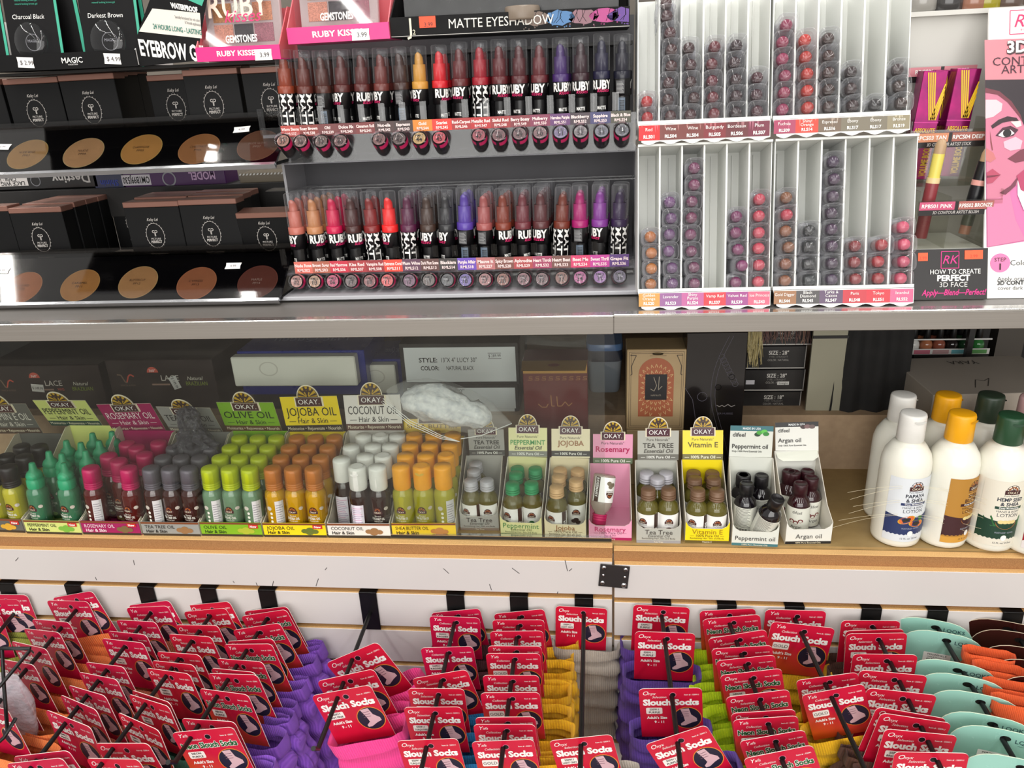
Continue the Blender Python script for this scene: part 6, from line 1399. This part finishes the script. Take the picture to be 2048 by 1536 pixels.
PL([(1998, 386), (2020, 372), (2036, 352), (2030, 372), (2010, 390)], (110, 52, 70), 5); PL([(1973, 398), (1996, 396), (2018, 384), (2030, 440), (2050, 480), (1974, 494)], (214, 120, 156), 4)
PL([(2034, 362), (2048, 350), (2070, 350), (2070, 430), (2046, 420), (2034, 390)], (236, 226, 232), 5); PL([(2032, 352), (2052, 336), (2070, 340), (2070, 396), (2040, 380)], (170, 60, 96), 6)
cx, cz = pp(2000, 526); b.disc(cx, cz, .0125, .0125, C((224, 120, 166)), YP-.0004, 24); b.text('STEP', cx, cz+.002, .0050, C((70, 40, 52)), YP-.0008, w=.016); b.text('1', cx, cz-.0085, .0075, C((70, 30, 44)), YP-.0008, bold=.05)
def ptx(s_, px, py, h, c, bold=0, w=None, al='l', sh=0, dy=.0009): q = pp(px, py); b.text(s_, q[0], q[1], h, C(c), YP-dy, al, w=w, bold=bold, sh=sh)
ptx('Color Correct', 2020, 531, .0072, (80, 80, 80)); ptx('Apply orange color', 1994, 562, .0055, (90, 90, 90)); ptx('3D CONTOUR ARTIST', 1994, 570, .0052, (40, 40, 40), .03); ptx('cover dark circles', 1995, 580, .0050, (90, 90, 90))
ptx('3D', 2013, 107, .0145, (66, 44, 50), .09); ptx('3D', 2013, 106, .0145, (240, 232, 226), .03, dy=.0014); ptx('CONTOUR', 1985, 132, .0105, (62, 30, 44)); ptx('ARTIST', 2002, 148, .0105, (62, 30, 44))
q = pp(2019, 69); b.line([(q[0], q[1]), (q[0]+.04, q[1]), (q[0]+.04, q[1]+.030), (q[0], q[1]+.030), (q[0], q[1])], .0010, C((200, 40, 100)), YP-.0006); b.text('RK', q[0]+.019, q[1]+.009, .016, C((200, 40, 100)), YP-.0006, sh=.3, w=.03); b.text('BY RUBY', q[0]+.020, q[1]+.004, .0024, C((200, 40, 100)), YP-.0006)
link('printed_sheet', b, pt, FQ)
# dim jars above the display top edge
for i, (px, col, lb) in enumerate(((1838, (150, 146, 140), 'grey glass jar on top of the contour display'), (1890, (60, 58, 58), 'dark jar on top of the contour display'), (1940, (150, 104, 84), 'copper jar above the contour display'), (1965, (150, 140, 40), 'olive yellow jar above the face poster'), (2010, (90, 74, 66), 'brown jar above the face poster'))):
    p = atY(px, 22, .26); t = thing('cosmetic_jar', lb, 'jar', 'jars above the contour display', T(p.x, .26, p.z-.002))
    b = MB(); b.lathe([(0, 0), (.020, 0), (.022, .003), (.022, .030), (.018, .034), (.018, .036)], C(col, .15, coat=.4), 22, caps=False); link('jar_body', b, t)
    b = MB(); b.lathe([(.019, .0362), (.0195, .038), (.0195, .050), (.018, .052), (0, .052)], C(tuple(int(v*.6) for v in col), .3), 22); link('lid', b, t)
b = MB(); a = atY(1815, 24, .235); c = atY(2120, 10, .235); b.box(a.x, c.x, .235, .40, a.z-.012, a.z-.0025, WPL); tag(link('jar_shelf', b), 'white shelf edge behind the contour display', 'shelf')
# ================================================================ pressed powder display (two slanted trays of boxes)
DB = M('compact_box_black', (9, 9, 10), .5, spec=.25, kind='mottle', c2=(7, 7, 8), scale=14, bump=.01); ROSE = M('rose_gold_lid', (150, 108, 94), .35, .35, kind='mottle', c2=(142, 101, 88), scale=10, bump=.01); PRN = C((206, 200, 194))
ACR = M('smoked_acrylic', (214, 212, 210), .05, kind='clear', alpha=.35)
def compact(mb, h, w=.082, d=.030):
    z1 = h-.0085
    mb.box(-w/2, w/2, 0, d, 0, z1, DB, .0008)
    y = -.0003; cx = -.002; cz = h*.46
    n = 44
    for i in range(n):
        a = 2*PI*i/n; x, z = cx+.0150*math.cos(a), cz+.0195*math.sin(a); t = a+PI/2
        mb.line([(x-.0011*math.cos(t), z-.0014*math.sin(t)), (x+.0011*math.cos(t), z+.0014*math.sin(t))], .0005, PRN, y)
        if i % 2 == 0: mb.line([(x, z), (x+.0018*math.cos(a+.5), z+.0018*math.sin(a+.5))], .0005, PRN, y)
    for sx in (-1, 1): mb.ring(cx+sx*.0022, cz+.0065, .0014, .0023, PRN, y, 14); mb.rect(cx+sx*.0006-.0004, cx+sx*.0006+.0004, cz-.001, cz+.0085, PRN, y)
    mb.text('PICTURE', cx, cz-.0065, .0030, PRN, y, w=.016); mb.text('PERFECT', cx, cz-.0118, .0038, PRN, y, w=.018, bold=.02)
    mb.text('Kelsy Lei', cx, cz+.0235, .0046, PRN, y, sh=.3, w=.018); mb.text('Mineral Pressed Powder', cx+.001, cz-.030, .0024, PRN, y, w=.030); mb.text('with UVA/UVB Filters', cx+.001, cz-.0335, .0022, PRN, y, w=.022)
def compact_lid(mb, h, w=.082, d=.030): mb.box(-w/2-.0003, w/2+.0003, -.0003, d+.0003, h-.0086, h, ROSE, .0008)
def comp(label, tl, tr, Y, zb, grp, tilt=0, depth=.030):
    a = atY(tl[0], tl[1], Y); c = atY(tr[0], tr[1], Y); w = c.x-a.x; h = (a.z+c.z)/2-zb
    t = thing('compact_box', label, 'cosmetic box', grp, T((a.x+c.x)/2, Y, zb) @ RX(tilt))
    w = round(w, 3); h = round(h, 3)
    link('carton', cached(('carton', w, h), lambda mb: compact(mb, h, w)), t); link('lid', cached(('lid', w, h), lambda mb: compact_lid(mb, h, w)), t)
    return t, w, h
def powder_tier(name, label, zfront_px, ztop_px, xs, discs, Yf, Yt):
    """slanted front panel between bottom pixel row and top pixel row"""
    (bl, br), (tl, tr) = zfront_px, ztop_px
    B0 = atY(bl[0], bl[1], Yf); B1 = atY(br[0], br[1], Yf); T0 = atY(tl[0], tl[1], Yt); T1 = atY(tr[0], tr[1], Yt)
    zb = (B0.z+B1.z)/2; zt_ = (T0.z+T1.z)/2; xa, xb = B0.x-.05, (B1.x+T1.x)/2
    n = Vector((0, -(zt_-zb), (Yt-Yf))).normalized(); 
    if n.z < 0: n = -n
    up = Vector((0, Yt-Yf, zt_-zb)); L_ = up.length; up.normalize()
    t = thing(name, label, 'display tray', 'slanted powder trays')
    fm = Matrix((Vector((1, 0, 0)), Vector((0, up.z, -up.y)), up)).transposed().to_4x4(); fm.translation = Vector((0, Yf, zb))
    b = MB(); b.box(xa, xb, 0, .003, 0, L_, M('tray_black_gloss', (18, 18, 22), .10, coat=.3)); link('panel', b, t, fm)
    b = MB(); b.box(xa, xb, -.0022, -.0008, 0, L_+.012, ACR); b.box(xa, xb, -.004, .004, -.005, 0, CHROME); link('clear_cover', b, t, fm)
    b = MB(); b.box(xa, xb, Yt+.004, Yt+.125, zt_-.022, zt_-.018, DB); b.box(xa, xb, Yt+.0045, Yt+.006, zt_-.018, zt_+.013, ACR); b.box(xb-.002, xb, Yf+.003, Yt+.11, zb-.002, zb+.002, DB); link('box_shelf', b, t)
    p0 = Vector((0, Yf, zb))+n*.0006
    for (px, py, cc, s1, s2, dark) in discs:
        p = atP(px, py, p0, n); q = fm.inverted() @ p
        b = MB(); cc = tuple(min(255, int(v*1.10+6)) for v in cc); pm = M('powder_%02x%02x%02x' % cc, cc, .6, kind='mottle', c2=tuple(int(v*.95) for v in cc), scale=60, bump=.02)
        b.disc(q.x, q.z, .0315, .0315, C(tuple(min(255, int(v*1.12+14)) for v in cc)), -.0003, 44); b.disc(q.x, q.z, .0306, .0306, pm, -.0005, 44)
        tc_ = C((70, 48, 34)) if not dark else C((220, 200, 190))
        b.text(s1, q.x-.002, q.z+.002, .0042, tc_, -.0007, w=.026); b.text(s2, q.x-.001, q.z-.005, .0042, tc_, -.0007, w=.014)
        link('printed_swatch', b, t, fm)
    for px, py, rot in xs:
        p = atP(px, py, p0+n*.003, n); q = fm.inverted() @ p
        b = MB(); b.X = T(q.x, -.0030, q.z) @ RY(rot); b.prism([(-.0125, -.006), (.0125, -.006), (.0115, 0), (.0125, .006), (-.0125, .006), (-.0115, 0)], 0, .0003, WHITE); b.text('4.99', 0, -.0022, .004, C((120, 110, 120)), -.0003, w=.012); link('price_sticker', b, t, fm)
    return zt_-.018, xb
z1, xb1 = powder_tier('powder_tray', 'upper black powder tray with five beige swatch circles', ((0, 345), (568, 331)), ((0, 264), (563, 243)), [(483, 258, -4), (5, 293, 4)],
    [(55, 308, (214, 168, 104), 'NUDE BEIGE', 'PP03', 0), (167, 305, (222, 176, 128), 'NUDE', 'PP04', 0), (283, 298, (220, 164, 90), 'CHAMPAGNE', 'PP05', 0), (398, 297, (190, 134, 84), 'CHESTNUT', 'PP06', 0), (516, 290, (140, 98, 76), 'NUDE GLOW', 'PP07', 1)], .092, .165)
z2, xb2 = powder_tier('powder_tray', 'lower black powder tray with five tan swatch circles', ((0, 607), (567, 600)), ((0, 520), (577, 503)), [(466, 531, 0), (4, 540, 3)],
    [(45, 575, (206, 132, 88), 'BLUSHED', 'PP10', 0), (160, 570, (206, 148, 80), 'CARAMEL', 'PP11', 0), (276, 564, (214, 164, 110), 'BUTTERCUP', 'PP12', 0), (393, 566, (190, 122, 84), 'CYPRESS', 'PP13', 0), (515, 563, (120, 66, 56), 'MAPLE', 'PP14', 1)], .072, .145)
Y1 = .186; Y2 = .166
G1 = 'compact boxes on the upper tray'; G2 = 'compact boxes on the lower tray'
comp('black compact box at the picture edge, upper tray', (-112, 164), (-3, 158), Y1, z1, G1)
comp('black compact box with tan lid edge, first full one on the upper tray', (3, 158), (112, 152), Y1, z1, G1)
comp('black compact box beside the dark row of box sides, upper tray', (114, 151), (225, 146), Y1, z1, G1)
for k in range(3): comp('black compact box, %s in the row behind the dark box sides, upper tray' % ORD[k+2], (130+k*20, 147-k*3), (232+k*20, 143-k*3), Y1+.032*(k+1), z1, G1)
comp('black compact box set back in the middle of the upper tray', (292, 152), (392, 146), Y1+.033, z1, G1)
comp('black compact box standing forward above the chestnut swatch, upper tray', (363, 141), (472, 134), Y1, z1, G1)
comp('black compact box behind the chestnut column, upper tray', (378, 136), (482, 130), Y1+.032, z1, G1)
comp('black compact box beside the lip pencil stand, upper tray', (480, 137), (590, 130), Y1, z1, G1)
comp('black compact box cut by the picture edge, lower tray', (-98, 416), (12, 410), Y2, z2, G2)
comp('black compact box with rose lid above the blushed swatch, lower tray', (15, 417), (120, 414), Y2, z2, G2)
for k in range(3): comp('black compact box, %s in the column above the blushed swatch, lower tray' % ORD[k+2], (44+k*26, 408-k*6), (146+k*24, 404-k*6), Y2+.031*(k+1), z2, G2)
comp('black compact box at the very back of the gap, lower tray', (214, 385), (300, 381), Y2+.12, z2, G2)
comp('black compact box with rose lid above the buttercup swatch, lower tray', (245, 409), (353, 398), Y2, z2, G2)
for k in range(2): comp('black compact box, %s in the buttercup column, lower tray' % ORD[k+2], (268+k*18, 397-k*6), (372+k*18, 390-k*6), Y2+.031*(k+1), z2, G2)
comp('black compact box with torn lid above the cypress swatch, lower tray', (356, 406), (469, 391), Y2, z2, G2)
for k in range(2): comp('black compact box, %s in the cypress column, lower tray' % ORD[k+2], (376+k*16, 394-k*6), (484+k*16, 384-k*6), Y2+.031*(k+1), z2, G2)
comp('black compact box tipped forward beside the lip pencil stand, lower tray', (476, 424), (585, 419), Y2+.006, z2, G2, 8)
# stacked hair boxes seen between the two trays, printed upside down
def ups(label, x0, x1, y0, y1, Y, c, deco):
    a = atY(x0, y1, Y); d = atY(x1, y0, Y); w = d.x-a.x; h = d.z-a.z
    t = thing('hair_pack', label, 'box', 'hair packs behind the powder trays', T(a.x, Y, a.z))
    b = MB(); b.box(0, w, 0, .05, 0, h, C(c, .35, coat=.3), .001)
    def ut(s_, fx, fz, hh, m_, ww, sh=0):
        vs, fs, ga, gb = glyphs(s_, .02); k = hh/.7; sx = min(1, ww/((gb-ga)*k)); x = fx*w; z = fz*h
        b.add([(x-(vx-(ga+gb)/2)*k*sx, -.0006, z-vy*k) for vx, vy, _ in vs], fs, m_)
    deco(b, w, h, ut); link('carton', b, t)
YK = .30
ups('black hair pack printed upside down with white label, between the trays', -30, 190, 343, 382, YK, (24, 22, 22), lambda b, w, h, ut: (b.rect(0, w*.40, h*.25, h*.95, C((206, 200, 196)), -.0004), ut('LACE WIG : FREE', .2, .55, .007, BLACK, w*.36), ut('CAP# : 1B', .22, .8, .006, BLACK, w*.2), b.ring(w*.47, h*.55, .008, .0095, C((120, 120, 124)), -.0005), ut('Destiny', .78, .92, .016, C((190, 186, 182)), w*.36)))
ups('slate blue hair pack printed upside down, between the trays', 192, 246, 345, 382, YK, (52, 56, 84), lambda b, w, h, ut: ut('Shinin', .5, .60, .010, C((40, 60, 150)), w*.8))
ups('purple hair pack with white code label, between the trays', 248, 448, 338, 378, YK, (70, 22, 84), lambda b, w, h, ut: (b.rect(0, w*.28, h*.2, h*.85, C((206, 200, 206)), -.0004), ut('OM1B99J530', .14, .72, .011, BLACK, w*.26), b.ring(w*.46, h*.52, .010, .0125, C((150, 150, 156)), -.0005), ut('MODEL', .78, .88, .013, C((206, 170, 206)), w*.25)))
ups('olive grey pack with striped edge, between the trays', 482, 575, 344, 374, YK, (120, 108, 88), lambda b, w, h, ut: [b.poly([(w*k/14, h*.86), (w*k/14+w*.035, h*.86), (w*k/14+w*.06, h), (w*k/14+w*.025, h)], WHITE, -.0005) for k in range(14)])
a = atY(-40, 382, YK); b = MB(); b.box(a.x-.05, atY(590, 380, YK).x, .285, .42, a.z-.05, a.z-.0022, DARK); tag(link('rear_riser', b), 'dark riser carrying the upside down hair packs', 'shelf')

# ================================================================ makeup trays along the top edge
YT = .120
ZT = atY(300, 140, YT).z
ctb = thing('top_shelf', 'dark shelf under the eyebrow and eyeshadow trays', 'shelf')
b = MB(); p0_ = atY(-60, 138, YT); p1_ = atY(1268, 66, YT); b.X = T(p0_.x, YT, p0_.z-.012) @ RY(-math.degrees(math.atan2(p1_.z-p0_.z, p1_.x-p0_.x)))
b.box(0, p1_.x-p0_.x, .03, .20, 0, .004, DARK); link('shelf_sheet', b, ctb)
BLB = M('tray_black_card', (9, 8, 9), .55, spec=.2); TEAL = C((60, 170, 140))
def tray(name, label, tl, tr, bl, br, Y, D, face, inner, deco, tall=.06, cat='display box', sides=True):
    A = atY(bl[0], bl[1], Y); B = atY(br[0], br[1], Y); A2 = atY(tl[0], tl[1], Y); B2 = atY(tr[0], tr[1], Y)
    w = (B-A).length; h = ((A2-A).length+(B2-B).length)/2
    fm = frame((A+B)/2, B-A)
    t = thing(name, label, cat, None, fm)
    b = MB(); b.box(-w/2, w/2, 0, D, 0, .0015, face); b.box(-w/2, w/2, 0, .0015, .0015, h, face); b.box(-w/2, w/2, .0015, .002, .0015, h, inner)
    for sx in (-1, 1):
        if not sides: continue
        x0 = sx*w/2; x1 = x0-sx*.0015
        o = [(.0016, .0016), (D, .0016), (D, h+tall), (D-.02, h+tall), (.0016, h)]; n = len(o)
        b.add([(x0, p, q) for p, q in o]+[(x1, p, q) for p, q in o], [tuple(range(n)), tuple(range(n, 2*n))[::-1]]+[((i+1) % n, i, i+n, (i+1) % n+n) for i in range(n)], inner)
    b.box(-w/2, w/2, D-.0015, D, .0015, h+tall, inner)
    deco(b, w, h, -.0005, t); link('tray', b, t); return t, fm, w, h
PSTK = lambda b, x, z, s_, y, rot=0, c=WHITE: (setattr(b, 'X', T(x, y*1.5, z) @ RY(rot)), b.prism([(-.0125, -.007), (.0125, -.007), (.0118, 0), (.0125, .007), (-.0125, .007), (-.0118, 0)], 0, .0003, c), b.text(s_, .002, -.0030, .0058, C((60, 50, 56)), -.0003, w=.020), setattr(b, 'X', Matrix.Identity(4)))
def d_magic(b, w, h, y, t):
    b.text('MAGIC', w*.12, h*.36, h*.34, WHITE, y, w=.036, bold=.01); b.text('COLLECTION', w*.12, h*.22, h*.08, WHITE, y, w=.022); PSTK(b, -w*.16, h*.5, '$ 2.99', y, 4); PSTK(b, w*.36, h*.5, '$ 4.99', y, 4)
tr_m, fm_m, wm, hm = tray('eyebrow_tray', 'black tray of clear eyebrow pencil packs with white side wing', (-60, 110), (265, 104), (-55, 146), (276, 132), YT, .10, BLB, WHITE, d_magic, .05)
# tall printed side wing
b = MB(); a = [pj(fm_m @ Vector((wm/2, 0, 0)))]
def wing(pts, m_, k): b.poly3([tuple(atY(px, py, YT-.001*0+(.004))-Vector((0, .0004*k, 0))) for px, py in pts], m_)
wing([(266, 105), (277, 62), (310, -30), (420, -34), (402, 70), (392, 122), (276, 133)], BLB, 0)
wing([(278, 63), (305, 17), (400, 26), (404, 77)], C((226, 220, 210)), 1)
wing([(376, -34), (420, -34), (404, 12), (372, -2)], TEAL, 1)
def wtext(s_, x0_, y0_, x1_, y1_, hpx, m_, bold=0, sh=0):
    p = atY(x0_, y0_, YT+.0030); q = atY(x1_, y1_, YT+.0030); hh = (p-atY(x0_, y0_-hpx, YT+.003)).length
    vs, fs, ga, gb = glyphs(s_, bold); ex = (q-p); L_ = ex.length; ex.normalize(); ez = Vector((0, 0, 1)); k = hh/.7; sx = L_/((gb-ga)*k)
    b.add([tuple(p+ex*((vx-ga)*k*sx)+ez*(vy*k)) for vx, vy, _ in vs], fs, m_)
wtext('WATERPROOF', 342, 15, 396, 25, 10, WHITE, .06); wtext('Specially formulated for rich color', 350, 36, 400, 44, 6, C((90, 90, 90))); wtext('& Smooth application', 370, 47, 402, 53, 6, C((90, 90, 90)))
wtext('24 HOURS LONG - LASTING', 307, 57, 404, 70, 10, C((40, 120, 104)), .02); wtext('EYEBROW GEL', 282, 110, 418, 124, 31, WHITE, .03)
link('side_wing', b, tr_m, fm_m.inverted())
def blister(label, px0, px1, pyb, sh_, lean):
    p = atY((px0+px1)/2, pyb, YT+.03); w = atY(px1, pyb, YT+.03).x-atY(px0, pyb, YT+.03).x
    t = thing('blister_pack', label, 'cosmetic pack', 'eyebrow packs in the black tray', T(p.x, YT+.03, p.z-.012) @ RY(lean) @ RX(-6))
    b = MB(); h = .105; b.box(-w/2, w/2, 0, .002, 0, h, BLB, .0006); b.box(w/2-.004, w/2, -.0004, .0, 0, h, TEAL); y = -.0006
    b.text(sh_, -w*.06, .066, .0062, WHITE, y, w=w*.60, sh=.1); 
    for k in range(5): b.text('natural looking brows gel', -w*.06, .104-k*.0048, .0024, TEAL, y, w=w*.6)
    link('card', b, t)
    b = MB(); b.rings([[(x*k-.001, yv, .034+z*k*1.05) for x, z in sup(w*.30, w*.30, 2, 28)] for k, yv in ((1, -.0008), (1, -.010), (.9, -.013), (.3, -.0135))], CLEARCAP, True, False, True); b.ring(-.001, .034, w*.13, w*.14, C((120, 120, 124)), -.004); b.text('MAGIC', -.001, .034, .004, C((150, 150, 156)), -.0042, w=.016); link('blister', b, t)
blister('black blister pack in charcoal shade with teal edge', 22, 128, 118, 'Charcoal Black', 2)
blister('black blister pack in darkest brown shade with teal edge', 170, 285, 116, 'Darkest Brown', 2)
for k_, (qa, qb) in enumerate(((112, 172), (268, 300))):
    p = atY((qa+qb)/2, 110, YT+.055); b = MB(); wq = (qb-qa)*.00042; b.box(-wq, wq, 0, .002, 0, .12, BLB); b.box(wq-.005, wq, -.0004, 0, 0, .12, TEAL); tag(link('blister_pack', b, None, T(p.x, YT+.055, p.z-.012) @ RY(2)), ('black blister pack standing behind the charcoal and brown ones', 'black blister pack behind the eyebrow tray side wing')[k_], 'cosmetic pack', 'eyebrow packs in the black tray')
blister('black blister pack at the picture edge, eyebrow tray', -80, 18, 120, 'Dark Brown', 2)
PK = C((232, 34, 128), .4, coat=.2); PKI = C((222, 112, 120), .5)
def d_ruby(sx):
    def d(b, w, h, y, t):
        b.text('RUBY KISSES', 0, h*.34, h*.36, WHITE, y, w=w*.50, bold=.03, up=1); PSTK(b, w*sx, h*.34, '3.99', y, 0)
    return d
PAL = ((120, 100, 104), (126, 92, 84), (168, 132, 56), (166, 112, 66), (200, 190, 178), (176, 118, 90), (176, 118, 100), (54, 48, 52), (138, 88, 98))
def palette(label, ctr, wpx, ybot, rows, Y):
    p = atY(ctr, ybot, Y); w = atY(ctr+wpx/2, ybot, Y).x-atY(ctr-wpx/2, ybot, Y).x
    t = thing('eyeshadow_palette', label, 'eyeshadow palette', 'gemstone eyeshadow palettes', T(p.x, Y, p.z-.004) @ RX(-8))
    h = w*1.12; b = MB(); b.box(-w/2, w/2, 0, .008, 0, h, C((196, 176, 176), .3), .001); link('case', b, t)
    cw = w*.26
    for k, cc in enumerate(PAL):
        r_, c_ = divmod(k, 3); x = (c_-1)*cw*1.03; z = w*.72-r_*cw*.95
        b = MB(); b.box(x-cw*.48, x+cw*.48, -.0008, 0, z-cw*.42, z+cw*.42, M('glitter_%02x%02x%02x' % cc, cc, .35, .2, kind='glitter', c2=tuple(min(255, int(v*1.35)) for v in cc), scale=900)); link('pan', b, t)
    b = MB(); b.box(-w*.53, w*.53, -.012, -.0116, -.001, h*1.02, CLEAR); y = -.0122
    for dx in (-.0007, .0007): 
        pass
    vs, fs, ga, gb = glyphs('RUBY', .012); v2, f2, _, _ = glyphs('RUBY', -.012)
    b.text('RUBY', 0, h*.36, h*.24, C((240, 214, 196)), y, w=w*.80, bold=.014, up=1); b.text('kisses', w*.04, h*.30, h*.13, PINKT, y-.0006, w=w*.5, sh=.35)
    b.text('GEMSTONES', 0, h*.09, h*.075, WHITE, y, w=w*.42, bold=.03); link('clear_lid', b, t)
tray('eyeshadow_tray', 'pink eyeshadow tray beside the eyebrow tray', (390, 92), (560, 92), (395, 124), (562, 118), YT-.006, .07, PK, PKI, d_ruby(.30), .05)
palette('gemstone eyeshadow palette in the pink tray beside the eyebrow tray', 492, 150, 98, 3, YT+.018)
tray('eyeshadow_tray', 'pink eyeshadow tray beside the black eyeshadow tray', (573, 56), (776, 44), (577, 89), (780, 77), YT-.008, .07, PK, PKI, d_ruby(.22), .05)
palette('gemstone eyeshadow palette in the pink tray beside the black tray', 680, 156, 54, 3, YT+.016)
def d_j2(b, w, h, y, t):
    b.text('J', -w*.42, h*.14, h*.80, CREAM, y, w=.012); b.text('2', -w*.40, h*.12, h*.24, CREAM, y)
    b.rect(-w*.375, -w*.305, h*.42, h*.98, C((238, 78, 34)), y*1.5); b.text('3.99', -w*.336, h*.48, h*.20, C((70, 30, 20)), y*2, w=.014)
    b.text('MATTE EYESHADOW', -w*.03, h*.34, h*.46, C((224, 220, 212)), y, w=w*.44, up=1)
    b.rect(-w/2, w/2, h*.04, h*.065, C((200, 196, 190)), y)
    rr = random.Random(9)
    for k, (fx, cc) in enumerate(((.12, (110, 92, 82)), (.215, (74, 120, 168)), (.31, (138, 100, 110)), (.40, (176, 66, 130)), (.475, (96, 60, 140)))):
        pts = [(w*fx+.0195*(1+rr.uniform(-.18, .12))*math.cos(2*PI*i/18), h*.60+h*.40*(1+rr.uniform(-.25, .0))*math.sin(2*PI*i/18)) for i in range(18)]
        pts = [(max(-w/2, min(w/2-.001, x)), min(h*.995, z)) for x, z in pts]; b.poly(pts, C(cc, .5), y*.7)
        for q in range(4): x = w*fx+rr.uniform(-.012, .012); x = min(x, w/2-.006); b.line([(x, h*.95), (x+rr.uniform(-.004, .004), h*.62), (x+rr.uniform(-.008, .004), h*.35)], .0006, BLB, y*.8)
        for q in range(5): b.disc(min(w/2-.002, w*fx+rr.uniform(-.018, .018)), h*(.12+.15*rr.random()), .0010, .0008, C(cc, .5), y*.8, 7)
tj, fj, wj, hj = tray('eyeshadow_tray', 'black matte eyeshadow tray with orange price sticker', (783, 37), (1259, 10), (783, 76), (1259, 54), YT-.004, .09, BLB, BLB, d_j2, .05)
b = MB(); b.box(-wj*.46, wj*.46, .030, .036, .010, .10, C((12, 12, 13), .3), .001); b.text('6 color eyeshadow', wj*.06, .062, .0062, C((110, 108, 106)), .0297, w=.10); b.rect(-wj*.05, wj*.36, .0715, .0722, C((90, 88, 86)), .0297)
o_ = tag(link('eyeshadow_pack', b, None, fj), 'black six colour eyeshadow pack standing in the black tray', 'cosmetic pack')
p = fj @ Vector((-wj*.0+.018, .016, hj-.010))
b = MB(); b.lathe([(0, 0), (.023, 0), (.0235, .002), (.0235, .015), (.022, .017), (0, .017)], C((126, 112, 98), .4), 28); tag(link('round_compact', b, None, T(p)), 'round taupe compact lying behind the black tray lip', 'compact')
